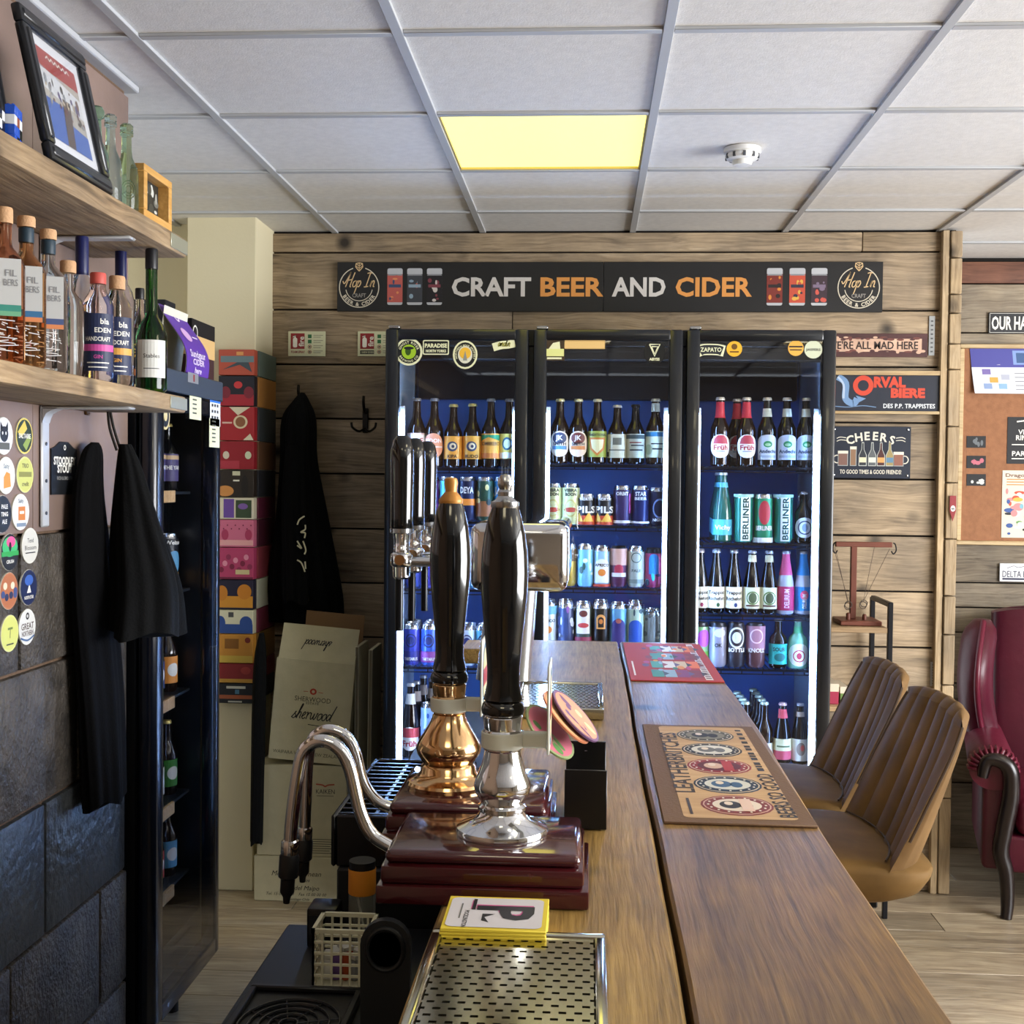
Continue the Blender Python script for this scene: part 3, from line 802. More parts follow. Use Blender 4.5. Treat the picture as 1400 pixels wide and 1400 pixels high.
for n, px in enumerate((571, 592, 580)):
    beer_bottle(item(k, 4, 2, px, .13 + .07 * n), h * .98, .03, BLK_, 'steep', 'dark bottle in back row, %s from the front, bottom shelf, left fridge' % ordn[n + 1], 'dark bottles at the back, left fridge', None, neck=(.72, .86, BL('c9b8a8')), cap='b9bcc0')
for n, px in enumerate((615, 641, 667, 692)):
    beer_can(item(k, 4, n + 2, px, .05), hh_(962, k, 4, .05), .033, ['7a8fb0', '2f3f66', '8a4a5a', 'b0b6c0'][n], None, lab_of(['grey-blue', 'navy', 'plum', 'silver'][n] + ' beer can', k, 4, n + 2), GRP)
# --- middle door
k = 1
mid = [(763, 546, [BL('e6ded0'), ('e', 0, .72, .5, .22, BL('33405e')), ('t', 'JK', 0, .74, .26, WHT), ('r', -.5, .28, .5, .42, BL('4f86b5')), ('t', 'SMITH', 0, .5, .16, DKI, .9)], 'brown bottle with blue-cream oval label', 'oval'),
       (788, 546, [BL('ead7c0'), ('e', 0, .72, .5, .22, BL('6a2a20')), ('t', 'JK', 0, .74, .26, WHT), ('r', -.5, .28, .5, .42, BL('c87a3a')), ('t', 'SMITH', 0, .5, .16, DKI, .9)], 'brown bottle with red-cream oval label', 'oval'),
       (814, 546, [BL('9fae4a'), ('p', [(-.6, .75), (.6, .75), (.5, .3), (0, .05), (-.5, .3)], BL('c9782f')), ('p', [(-.45, .68), (.45, .68), (.36, .35), (0, .15), (-.36, .35)], BL('e4dca4')), ('t', 'TRADITIONAL', 0, .86, .13, DKI, 1.4)], 'brown bottle with green shield label', 'rect'),
       (841, 554, [BL('d7d3b0'), ('r', -.3, .55, .3, .85, BL('6c6a58')), ('r', -.6, .3, .6, .36, BL('6c6a58')), ('r', -.9, .05, -.6, .25, DKI)], 'dark bottle with plain cream label', 'rect'),
       (866, 553, [BL('b9b79a'), ('r', -1, .8, 1, .97, BL('3d4a45')), ('r', -.4, .3, .5, .36, DKI), ('r', -.3, .5, .6, .55, DKI), ('r', -.4, .62, .4, .67, BL('8a3b30'))], 'dark bottle with grey-green label', 'rect'),
       (893, 545, [BL('c9cba8'), ('r', -1, .8, 1, .97, BL('2f6f8f')), ('r', -.4, .3, .5, .36, DKI), ('r', -.3, .5, .6, .55, DKI), ('e', -.5, .3, .3, .2, BL('9fa882'))], 'brown bottle with blue-topped label', 'rect')]
for n, (px, top, lab, desc, shape) in enumerate(mid):
    beer_bottle(item(k, 0, n, px, .04), hh_(top, k, 0, .04), .034, BR if n != 4 else BLK_, 'long', lab_of(desc, k, 0, n), GRP, lab, (.1, .5), (.8, .93, BL('c9d2c4')) if n == 5 else None, ['e6dfae', 'e6dfae', 'ddd5b0', 'e9e6dd', '2a2d33', 'd9d9c9'][n], shape=shape)
vib = [('t', 'VIBRA', 0, .84, .11, DKI, .95), ('t', 'BOON', 0, .74, .11, DKI, .8), ('e', 0, .36, .5, .06, BL('a8402c')), ('o', 0, .4, .42, 1.5, BL('b7b06a'))]
pils = [('b', 0, .3, BL('c84a2a')), ('p', [(-.9, .1), (-.5, .4), (-.2, .12), (.2, .42), (.6, .1)], BL('e8b84a')), ('t', 'PILS', 0, .5, .3, WHT, 1.5), ('t', 'NORTH', 0, .84, .12, WHT, .9)]
cansB = [(755, 662, 'c9cf9a', vib, 'tall pale green can'), (779, 662, 'c5cb94', vib, 'tall pale green can'), (800, 676, '1d1f22', pils, 'short black PILS can'), (825, 676, '1d1f22', pils, 'short black PILS can'),
         (849, 664, '3a2d55', [('t', 'ORBIT', 0, .8, .12, WHT, .9), ('r', .5, .3, .9, .8, BL('c04f9a')), ('r', -.9, .05, .9, .12, WHT)], 'tall purple can'),
         (874, 664, '1c2450', [('t', 'STAR', 0, .8, .14, WHT, .8), ('t', 'BEER', 0, .68, .1, WHT, .9), ('r', -.9, .05, .9, .1, WHT)], 'tall navy can'),
         (898, 666, '151a33', [('o', .1, .45, .5, 1.4, BL('7f95c0')), ('t', 'NIGHT', 0, .15, .1, WHT, .8)], 'tall midnight blue can')]
for n, (px, top, col, spec, desc) in enumerate(cansB):
    beer_can(item(k, 1, n, px, .042), hh_(top, k, 1, .042), .0325, col, spec, lab_of(desc, k, 1, n), GRP)
cansC = [(753, 745, '8a6f3a', [('art', 60, 5, [BL('c9b26a')], .2, .8)], 'olive brown can', LID), (776.5, 745, 'a8903c', [('r', -.9, .6, .9, .9, BL('5a4420'))], 'mustard can', LID),
         (800, 746, '7fc3df', [('art', 61, 7, [BL('3f7f9a'), BL('e2ecd2'), BL('3a5a52')], .3, .9)], 'sky blue can', LID),
         (822.5, 748, '9fc8e6', [('arch', 0, .1, .62, .5, BL('eceae4')), ('t', 'APRICO', 0, .55, .1, DKI, 1.1), ('e', 0, .36, .3, .09, BL('e0802c')), ('b', 0, .07, BL('c8452f'))], 'white and blue apricot can', LID),
         (845.5, 748, '5a2748', [('b', .55, .97, BL('d7a48c')), ('arch', 0, .3, .34, .46, BL('b8324a')), ('r', -.6, .26, .6, .36, WHT)], 'plum and pink can', M('1d1d20', .3, .5)),
         (869, 748, 'c6c9b4', [('o', 0, .75, .4, 1., BL('5f6a5a')), ('t', 'PALE', 0, .42, .1, BL('4a564c'), .7), ('r', -.6, .1, .6, .2, BL('8a9484'))], 'grey green lettered can', LID),
         (893, 750, 'b03f6c', [('arch', 0, .35, .38, .75, BL('2a7fc0')), ('art', 64, 7, [BL('33c0cf'), BL('2a2450'), BL('e05a7a')], .05, .4)], 'magenta and blue can', M('1d1d20', .3, .5))]
for n, (px, top, col, spec, desc, lid) in enumerate(cansC):
    for b in range(2):
        beer_can(item(k, 2, n, px, .045 + b * .08), hh_(top, k, 2, .045), .0302, col, spec, lab_of(desc, k, 2, n) if b == 0 else lab_b(desc, k, 2, n, b), GRP if b == 0 else 'cans behind the front row, middle fridge third shelf', lid=lid, plain=b > 0)
cansD = [(750, 'c7d9e4', [('t', 'APRICO', 0, .6, .1, DKI, 1.1), ('e', 0, .38, .3, .09, BL('d9853c')), ('b', .75, .95, BL('6fb4dc'))], 'pale blue can'), (774, '3a4468', [('art', 71, 12, [BL('c9cfdc'), BL('7a4a86'), BL('1c2036')], .1, .9)], 'navy doodle pattern can'),
         (798, '3d4a44', [('r', -.5, .3, .5, .9, BL('d9cfc0')), ('e', 0, .5, .4, .06, BL('b83a34')), ('e', 0, .78, .3, .08, BL('6a2f2a')), ('b', 0, .22, BL('8a2f44'))], 'dark can with red-white face'),
         (822, '1f1712', [('arch', 0, .42, .32, .66, BL('e39a4c')), ('arch', 0, .46, .2, .64, BL('2a1d14')), ('e', 0, .6, .14, .06, BL('c9752f'))], 'dark brown can with orange arch'),
         (846, '6fa6c4', [('arch', 0, 0, .5, .5, BL('3a2a66')), ('e', 0, .62, .2, .06, BL('a85a4a'))], 'light blue can with purple arch'),
         (869, 'b9bf9a', [('arch', 0, 0, .5, .48, BL('2d4f9c')), ('art', 75, 5, [BL('3c4a4a')], .75, .92)], 'sage can with blue arch'),
         (893, '7f7a6c', [('art', 76, 8, [BL('b9a98a'), BL('4a443c')], .2, .9)], 'grey brown can')]
for n, (px, col, spec, desc) in enumerate(cansD):
    for b in range(3 if n in (0, 1, 3, 5) else 2):
        beer_can(item(k, 3, n, px, .045 + b * .078), hh_(826 if n != 6 else 834, k, 3, .045), .0325, col, spec, lab_of(desc, k, 3, n) if b == 0 else lab_b(desc, k, 3, n, b), GRP if b == 0 else 'cans behind the front row, middle fridge fourth shelf', plain=b > 0)
# --- right door
k = 2
fr_lab = [WHT, ('p', [(-.52, .6), (.52, .6), (.42, .82), (.2, .96), (-.2, .96), (-.42, .82)], BL('b8404a')), ('t', 'Früh', 0, .45, .3, BL('a8252f'), 1.), ('r', -.3, .26, .3, .3, BL('8f9aa6'))]
an_lab = [BL('c9d6e2'), ('e', 0, .62, .3, .13, BL('2f8f55')), ('e', 0, .6, .2, .06, BL('9fd0a0')), ('t', 'Andechs', 0, .34, .2, BL('29405e'), 1.2), ('r', -.6, .08, .6, .18, BL('9fb2c4'))]
for n, (px, dy, lab) in enumerate([(981, .04, fr_lab), (1004, .12, fr_lab), (1017, .04, fr_lab), (1045, .04, an_lab), (1072, .04, an_lab), (1098, .04, an_lab)]):
    fz = n < 3
    beer_bottle(item(k, 0, n, px, dy), hh_(543, k, 0, .04) - .002, .034 if fz else .033, BR if fz else BLK_, 'long', lab_of('red-necked bottle with white oval label' if fz else 'dark bottle with pale label', k, 0, n), GRP, lab, (.12, .46) if fz else (.1, .46), None if fz else (.72, .84, BL('d9dcc4')), 'ece3cf', shape='oval' if fz else 'arch', foil=(.7, .93, BL('c2303a')) if fz else None)
for b in range(5):
    beer_bottle(item(k, 1, 0, 986 - b * 1.2, .045 + b * .066), hh_(646, k, 1, .045), .035, M('1f5a50', .05, coat=.5), 'steep', lab_of('clear green glass bottle', k, 1, 0) if b == 0 else lab_b('clear green glass bottle', k, 1, 0, b), GRP if b == 0 else 'green bottles filed behind the first', [BL('4fb4d0'), ('t', 'Vichy', 0, .5, .4, WHT, 1.1)], (.1, .32), (.78, .85, BL('5fb8d4')), 'd9dcd6')
ber = [('r', -.25, .03, .38, .97, BL('e6efe8')), ('v', 'BERLINER', .07, .5, .55, BL('12443a'), .9), ('b', .94, 1., BL('9fd0c0'))]
ber2 = [('e', 0, .62, .4, .25, BL('b0303a')), ('t', 'BERLINER', 0, .3, .13, WHT, 1.2), ('b', .0, .1, BL('e2e8e2'))]
for n, (px, spec, col) in enumerate([(1015, ber, '1f7a66'), (1042, ber2, '2a8a62'), (1069, ber, '1f7a66')]):
    beer_can(item(k, 1, n, px, .04), hh_(676, k, 1, .04) - .0, .034, col, spec, lab_of(['green BERLINER can', 'green and red bear can', 'green BERLINER can'][n], k, 1, n + 1), GRP)
beer_bottle(item(k, 1, 4, 1097, .04), hh_(672, k, 1, .04), .032, BLK_, 'stub', lab_of('dark swing-top bottle with round label', k, 1, 4), GRP, [BL('d5d9dc'), ('o', 0, .5, .5, 1., BL('3a4a62')), ('e', 0, .5, .2, .2, BL('7f92a8'))], (.1, .5), None, capstyle='swing', shape='oval')
tr = lambda a: [BL('e6e2cd'), ('t', 'Trappist', 0, .74, .22, DKI, 1.3), ('t', 'Rochefort', 0, .46, .22, DKI, 1.3), ('e', .1, .16, .12, .1, BL(a))]
gn = [BL('dfe0bf'), ('o', 0, .5, .5, 1., BL('5a7a3a')), ('e', 0, .5, .3, .25, BL('4b5c3c')), ('r', -.5, .1, .5, .18, BL('5a3a2a'))]
for n, (px, spec, foil, desc) in enumerate([(957, tr('8a2a4a'), None, 'dark bottle with cream label'), (979, tr('24502a'), None, 'dark bottle with cream label'), (1003, tr('2a3f7a'), None, 'dark bottle with cream label'), (1028, gn, None, 'dark bottle with green crest label'), (1051, gn, None, 'dark bottle with green crest label'),
                                      (1074, [BL('b82a5c'), ('v', 'DELIRIUM', 0, .5, .5, BL('f0c9d6'), .8)], BL('d0527c'), 'pale bottle with pink foil'), (1098, [BL('2a86c8'), ('e', 0, .65, .3, .2, BL('e05a7a')), ('v', 'DELIRIUM', 0, .4, .4, WHT, .6)], BL('2f8fd0'), 'pale bottle with blue foil')]):
    gl = BLK_ if n < 5 else M('b9bcc4', .2, coat=.3)
    for b in range(2 if n < 3 else 1):
        beer_bottle(item(k, 2, n, px, .042 + b * .07), hh_(753, k, 2, .042), .0305, gl, 'steep', lab_of(desc, k, 2, n) if b == 0 else lab_b('unlabelled dark bottle', k, 2, n, b), GRP if b == 0 else 'dark bottles behind the front row, right fridge', spec if b == 0 else None, (.08, .42) if n < 5 else (.06, .44), (.82, .93, BL('d9d6b4')) if n in (3, 4) else None, 'd9d2d6' if n == 0 else 'b9c0cc', foil=(.62, .975, foil) if foil else None)
cD = [(957, '7fb07a', [('b', .0, .35, BL('5aa23a')), ('e', .3, .65, .5, .2, BL('a84fc0'))], 'green and purple can'), (982, '8f8fa0', [('t', 'OK', 0, .5, .12, DKI, .5), ('e', .1, .78, .4, .1, BL('c0bfca'))], 'grey can'),
      (1007, '2c2a33', [('o', 0, .68, .55, 1.3, BL('d9dccf')), ('e', 0, .68, .3, .13, BL('cdd0c2')), ('t', 'BOTTLE', 0, .4, .12, WHT, 1.2)], 'black and white emblem can'),
      (1034, '5f3f44', [('b', .4, .95, BL('a8788a')), ('o', 0, .72, .45, 1.1, BL('e9c9d0')), ('t', 'KNOLL', 0, .4, .13, WHT, 1.2)], 'maroon and pink can')]
for n, (px, col, spec, desc) in enumerate(cD):
    beer_can(item(k, 3, n, px, .042), hh_(852, k, 3, .042), .034, col, spec, lab_of(desc, k, 3, n), GRP, lid=M('3a3b40', .3, .7))
beer_bottle(item(k, 3, 4, 1065, .042), hh_(846, k, 3, .042), .032, BR, 'stub', lab_of('squat bottle with teal label', k, 3, 4), GRP, [BL('2fb3a8'), ('t', 'SOUR', 0, .74, .26, DKI, .9), ('e', .05, .35, .4, .2, BL('1c6a66'))], (.08, .5), None, '9ea3ab')
beer_bottle(item(k, 3, 5, 1092, .042), hh_(846, k, 3, .042), .035, M('7fc0a0', .05, coat=.5), 'stub', lab_of('squat bottle with white-red round label', k, 3, 5), GRP, [BL('e9ecdc'), ('o', 0, .45, .4, 1., BL('c03a4a')), ('e', 0, .45, .16, .14, BL('c03a4a'))], (.05, .52), (.72, .86, BL('5fc08a')), 'c9d0cc', shape='oval')
h = hh_(960, k, 4, .045)
for n, (px, nb) in enumerate([(1022, 4), (1048, 5)]):
    for b in range(nb):
        beer_bottle(item(k, 4, n, px - b * 4, .05 + b * .07), h, .031, BR, 'long', lab_of('dark bottle with white-green cap', k, 4, n) if b == 0 else lab_b('white-green capped bottle', k, 4, n, b), GRP if b == 0 else 'green capped bottles filed behind', [BL('dfe6d6')] if b == 0 else None, (.1, .34), None, 'cfe6d2')
beer_bottle(item(k, 4, 2, 1073, .045), h, .031, BLK_, 'steep', lab_of('bottle with red neck and pink-yellow label', k, 4, 2), GRP, [BL('e0d9a8'), ('p', [(-.9, .0), (.9, .0), (.9, .42), (-.9, .42)], BL('c84a5c')), ('r', -.5, .6, .5, .68, BL('5a6a3a'))], (.08, .42), (.75, .9, BL('d8505a')), 'd9b0ac')
beer_bottle(item(k, 4, 3, 1097, .045), h, .029, BLK_, 'steep', lab_of('slim dark bottle with cream label', k, 4, 3), GRP, [BL('dcd6c4'), ('e', 0, .55, .35, .3, BL('8a7a6c')), ('e', .1, .6, .15, .14, BL('c9524a'))], (.06, .42), (.78, .86, BL('c9b9a8')), 'b9c0cc')
# ------------------------------------------------------------------ signs on the timber wall
def flat_sign(name, label, cat, px0, px1, py0, py1, Y, th, face, edge=None, bev=.002):
    a = P((px0 + px1) / 2, (py0 + py1) / 2, Y=Y)
    w = P(px1, (py0 + py1) / 2, Y=Y).x - P(px0, (py0 + py1) / 2, Y=Y).x
    h = P((px0 + px1) / 2, py0, Y=Y).z - P((px0 + px1) / 2, py1, Y=Y).z
    t = thing(name, label, cat, (a.x, Y, a.z))
    G().box(-w / 2, w / 2, 0, th, -h / 2, h / 2, edge or face, bev).build('panel', t)
    return t, w, h
FRONT = plane((0, 0, 0), (1, 0, 0), (0, 0, 1), .0003, .0004)
YB = YW - .022
BRD = M('1b1a1a', .55, vary=.12, bscale=40)
LW = M('cfcac4', .5); LO = M('d8924a', .5)
# --- long name board: two butted panels
xm = P(825, 392, Y=YB).x; xa = P(461, 392, Y=YB).x; xb = P(1207, 392, Y=YB).x
zc = P(830, 392, Y=YB).z; hb = P(830, 359, Y=YB).z - P(830, 427, Y=YB).z
t = thing('name_board', 'long black CRAFT BEER AND CIDER board above the glass fridge', 'sign', (xm, YB, zc))
G().box(xa - xm, -.0008, 0, .016, -hb / 2, hb / 2, BRD, .001).build('panel', t)
G().box(.0008, xb - xm, 0, .016, -hb / 2, hb / 2, BRD, .001).build('panel', t)
sb = YB / F
def U(px): return P(px, 392, Y=YB).x - xm
pr = Pr()
for word, p0, p1, m in (('CRAFT', 617, 726, LW), ('BEER', 737, 825, LO), ('AND', 838, 910, LW), ('CIDER', 923, 1028, LO)):
    pr.text(word, U((p0 + p1) / 2), 0, 35 * sb, m, 1, w=U(p1) - U(p0), bold=.03)
pr.build('lettering', t, FRONT)
def hop_logo(u):
    pr = Pr(); c = M('cfc6b2', .5); gd = M('d9b98a', .5)
    R = 28 * sb
    pr.ring(u, -1 * sb, R, R - 1.3 * sb, c, 1, 40, radians(108), radians(432))
    pr.ring(u, -1 * sb, R * .68, R * .68 - 1.1 * sb, c, 1, 24, radians(190), radians(350))
    q = [(0, -4), (-5, 2), (-4.5, 6.5), (0, 7.5), (4.5, 6.5), (5, 2), (0, -4)]
    v0 = 25 * sb
    pr.stroke([(u + a * sb, v0 + b * sb) for a, b in q], 1.2 * sb, gd, 1, smooth=False)
    for a0, a1 in (((-4.5, 3), (0, 0)), ((4.5, 3), (0, 0)), ((-4, 6), (0, 3)), ((4, 6), (0, 3)), ((0, -3), (0, 7))):
        pr.stroke([(u + a0[0] * sb, v0 + a0[1] * sb), (u + a1[0] * sb, v0 + a1[1] * sb)], .9 * sb, gd, 1, smooth=False)
    script(pr, 'Hop', u - 9 * sb, 4 * sb, 9 * sb, 1.3 * sb, gd, 2); script(pr, 'In', u + 14 * sb, 4 * sb, 9 * sb, 1.3 * sb, gd, 2)
    pr.text('CRAFT', u, -12 * sb, 7.5 * sb, M('8f8a84', .5), 2, w=19 * sb)
    pr.arc('BEER & CIDER', u, -1 * sb, 23.2 * sb, -pi / 2, 7 * sb, c, 2, inside=True, bold=.03)
    pr.build('emblem', t, FRONT)
hop_logo(U(491)); hop_logo(U(1174))
for j, (px, a, b, c) in enumerate([(540, 'b85a52', 'd98a5a', '3a4a6a'), (567, '3c3e44', 'b8645a', '8aa0b0'), (594, '1f1c20', 'cfc6c0', '7a3a44'), (1059, '7a3028', 'd8863a', '2a2020'), (1090, 'c0503a', 'd8a84a', '303040'), (1120, '3c2c34', 'c8584a', '7a6a80')]):
    pr = Pr(); w, h = 10.5 * sb, 25 * sb; u = U(px)
    pr.rrect(u - w, -h, u + w, h, 2.5 * sb, M('b9bbbf', .4), 1).rect(u - w, -h * .86, u + w, h * .68, M(a, .5), 2)
    pr.poly([(u - w * .86, h * .68), (u - w, h * .6), (u + w, h * .6), (u + w * .86, h * .68)], M('8a8c90', .4), 3)
    rr = random.Random(90 + j)
    for q in range(9): pr.ell(u + rr.uniform(-.7, .7) * w, rr.uniform(-.75, .5) * h, w * rr.uniform(.1, .35), h * rr.uniform(.05, .16), M(rr.choice([b, c, b, a]), .5), 3 + q * .05)
    pr.rect(u - w * .8, -h * .05, u + w * .8, h * .12, M(c, .5), 4)
    pr.build('can_picture', t, FRONT)
# --- fire notices
for nm, p0, p1, lab in ((0, 394, 445, 'pale green fire notice nearer the corner column'), (1, 489, 540, 'pale green fire notice half hidden by the fridge')):
    t, w, h = flat_sign('fire_notice', lab, 'sign', p0, p1, 453, 487, YW - .009, .003, M('d3d3ae', .5), bev=.0005)
    pr = Pr(); red = M('8f2323', .5); s_ = w / 51
    pr.rect(-22 * s_, -7 * s_, -3 * s_, 14 * s_, red, 1)
    pr.rrect(-19 * s_, -5 * s_, -13 * s_, 8 * s_, 2 * s_, M('e9e6d8', .5), 2).rect(-17 * s_, 8 * s_, -15 * s_, 11 * s_, M('e9e6d8', .5), 2)
    pr.stroke([(-15 * s_, 11 * s_), (-19 * s_, 9 * s_)], 1.2 * s_, M('e9e6d8', .5), 2)
    pr.text('fire', -7.5 * s_, 3 * s_, 10 * s_, M('e9e6d8', .5), 3, rot=pi / 2)
    if nm == 0: pr.text('FOAM SPRAY', -12 * s_, -11 * s_, 4.5 * s_, red, 2, w=19 * s_)
    else: pr.rect(-22 * s_, -14 * s_, -3 * s_, -9 * s_, INK, 1).text('CARBON DIOXIDE', -12 * s_, -11.5 * s_, 4 * s_, M('d3d3ae', .5), 2, w=17 * s_)
    for q in range(4):
        c = M('2c6a3c', .5) if q < 2 else M('3a3a30', .5)
        y = (10 - 7 * q) * s_
        if q < 2: pr.rect(1.5 * s_, y - 2.5 * s_, 6.5 * s_, y + 2.5 * s_, c, 1)
        else: pr.ring(4 * s_, y, 2.6 * s_, 1.9 * s_, M('8f2323', .5), 1, 14).rect(3 * s_, y - 1 * s_, 5 * s_, y + 1 * s_, c, 1)
        for l_ in range(2): pr.rect(9 * s_, y + (1 - 2.5 * l_) * s_, (22 - 3 * l_) * s_, y + (1.8 - 2.5 * l_) * s_, M('8a8a74', .5), 1)
    pr.build('print', t, FRONT)
# --- WE'RE ALL MAD HERE
t, w, h = flat_sign('tin_sign', "rusty tin sign reading WE'RE ALL MAD HERE beside the fridge", 'sign', 1112, 1268, 456, 488, YW - .012, .004, M('4a2a2a', .5, vary=.3, bscale=60), bev=.001)
pr = Pr(); s_ = w / 156; rr = random.Random(5)
pr.rect(-70 * s_, -9 * s_, 70 * s_, 9 * s_, M('c9a58e', .6, vary=.2, bscale=90), 1)
for q in range(46):
    pr.ell(rr.uniform(-72, 72) * s_, rr.choice((-1, 1)) * rr.uniform(7.5, 11) * s_, rr.uniform(2, 6) * s_, rr.uniform(1, 2.4) * s_, M(rr.choice(['c9a58e', '4a2a2a', '6a3c36']), .6), 1.2 + q * .01)
pr.text("WE'RE ALL MAD HERE", 3 * s_, 0, 15 * s_, M('2b1e1c', .6), 4, w=124 * s_, bold=.015)
pr.build('lettering', t, FRONT)
# --- ORVAL poster in a wood frame
t, w, h = flat_sign('framed_poster', 'framed navy ORVAL BIERE poster with blue fish and red lettering', 'poster', 1090, 1288, 507, 566, YW - .02, .016, M('1f2432', .45), bev=.001)
FRW = wood('pale_frame', ['b08f62', 'cbb184', 'd8c39a'], 'X', rough=.5, bump=.1, knots=False)
s_ = w / 198
for a, b, c, d in ((-w / 2, w / 2, h / 2 - 6 * s_, h / 2), (-w / 2, w / 2, -h / 2, -h / 2 + 4 * s_), (-w / 2, -w / 2 + 4 * s_, -h / 2 + 4 * s_, h / 2 - 6 * s_), (w / 2 - 4 * s_, w / 2, -h / 2 + 4 * s_, h / 2 - 6 * s_)):
    G().box(a, b, -.008, 0, c, d, FRW, .001).build('frame_side', t)
pr = Pr(); red = M('c8432c', .5); bl = M('6f90b8', .5); wht = M('d9dce0', .5)
def X_(px): return (px - 1189) * s_
def Z_(py): return (536.5 - py) * s_
pr.ring(X_(1180), Z_(527), 14 * s_, 7.5 * s_, red, 1)
pr.text('RVAL', X_(1216), Z_(522), 19 * s_, red, 1, w=44 * s_, bold=.06).text('BIERE', X_(1241), Z_(537), 17 * s_, red, 1, w=47 * s_, bold=.06)
pr.text('DES P.P. TRAPPISTES', X_(1243), Z_(555), 8.5 * s_, wht, 1, w=71 * s_)
pr.stroke([(X_(1145), Z_(515)), (X_(1156), Z_(524)), (X_(1156), Z_(545)), (X_(1167), Z_(552)), (X_(1172), Z_(545))], 9 * s_, bl, 1)
pr.stroke([(X_(1145), Z_(515)), (X_(1153), Z_(526)), (X_(1153), Z_(545))], 3 * s_, M('aebfd6', .5), 2)
pr.poly([(X_(1170), Z_(541)), (X_(1184), Z_(545)), (X_(1170), Z_(553)), (X_(1174), Z_(547))], bl, 2)
pr.stroke([(X_(1142), Z_(556)), (X_(1160), Z_(557)), (X_(1180), Z_(555)), (X_(1198), Z_(557))], 1 * s_, bl, 1)
pr.build('print', t, FRONT)
# --- CHEERS
t, w, h = flat_sign('tin_sign', 'dark blue tin sign reading CHEERS with row of drinks', 'sign', 1136, 1245, 583, 654, YW - .012, .004, M('1e2534', .4), bev=.0015)
pr = Pr(); s_ = w / 109; cr = M('d9d3c4', .5)
for q, ch in enumerate('CHEERS'):
    a = (q - 2.5); pr.text(ch, a * 11.5 * s_, (23 - .9 * a * a) * s_, 16 * s_, cr, 1, rot=-a * .09, bold=.03)
for sg in (-1, 1):
    for q in (0, 1): pr.stroke([(sg * 34 * s_, (20 - 3.5 * q) * s_), (sg * 42 * s_, (21 - 4 * q) * s_), (sg * 47 * s_, (19 - 4 * q) * s_)], 1 * s_, cr, 1)
pr.text('TO GOOD TIMES & GOOD FRIENDS!', 0, -27 * s_, 8 * s_, cr, 1, w=84 * s_, bold=.02)
def mug(x, wd, ht, c, hd):
    pr.rect((x - wd) * s_, -19 * s_, (x + wd) * s_, (-19 + ht) * s_, M('9aa0a0', .5), 1).rect((x - wd + 1) * s_, -18 * s_, (x + wd - 1) * s_, (-19 + ht - 4) * s_, M(c, .5), 2).rect((x - wd) * s_, (-19 + ht - 4) * s_, (x + wd) * s_, (-19 + ht) * s_, cr, 3)
    if hd: pr.ring((x + hd * (wd + 1)) * s_, (-19 + ht * .45) * s_, 6 * s_, 4.6 * s_, cr, 1, 16)
mug(-38, 7, 21, '7a5a50', -1); mug(-24, 4.5, 27, '8a6a50', 0); mug(38, 7, 20, '8a5a4a', 1)
for x, c, lc in ((-11, '2a2f36', 'd9cfb0'), (2, '5a5f62', 'd0d4c8'), (14, '4a2420', 'd99a5a'), (26, '9a8a5a', '5a7f9a')):
    pr.poly([((x - 5.5) * s_, -19 * s_), ((x + 5.5) * s_, -19 * s_), ((x + 5.5) * s_, -4 * s_), ((x + 2) * s_, 4 * s_), ((x + 1.6) * s_, 14 * s_), ((x - 1.6) * s_, 14 * s_), ((x - 2) * s_, 4 * s_), ((x - 5.5) * s_, -4 * s_)], M('b9bdb8', .5), 1)
    pr.poly([((x - 4.6) * s_, -18 * s_), ((x + 4.6) * s_, -18 * s_), ((x + 4.6) * s_, -4 * s_), ((x + 1.3) * s_, 4 * s_), ((x + 1) * s_, 13 * s_), ((x - 1) * s_, 13 * s_), ((x - 1.3) * s_, 4 * s_), ((x - 4.6) * s_, -4 * s_)], M(c, .5), 2)
    pr.rect((x - 4.6) * s_, -14 * s_, (x + 4.6) * s_, -7 * s_, M(lc, .5), 3)
pr.build('print', t, FRONT)
g = G()
for a in (-1, 1):
    for b in (-1, 1): g.lathe([(0, -.003), (.004, -.002), (.005, .001)], STEEL, 8, c=(a * (w / 2 - .012), -.001, b * (h / 2 - .012)), mtx=Matrix.Rotation(-pi / 2, 3, 'X'))
g.build('rivet', t)['kind'] = 'stuff'
# perforated nail plates
for py0, py1, px, lab in ((432, 486, 1274, 'silver nail plate beside the rusty tin sign'), (1185 - 280, 938, 1276, 'silver nail plate low on the partition boards')):
    t, w, h = flat_sign('nail_plate', lab, 'metal plate', px - 4, px + 4, py0, py1, YW - .007, .002, M('a9adb0', .3, .8), bev=.0003)
    g = G()
    for q in range(8): g.box(-w * .2, w * .2, -.0012, 0, -h * .42 + q * h * .11, -h * .42 + q * h * .11 + .006, M('5d6062', .5))
    g.build('slots', t)['kind'] = 'stuff'

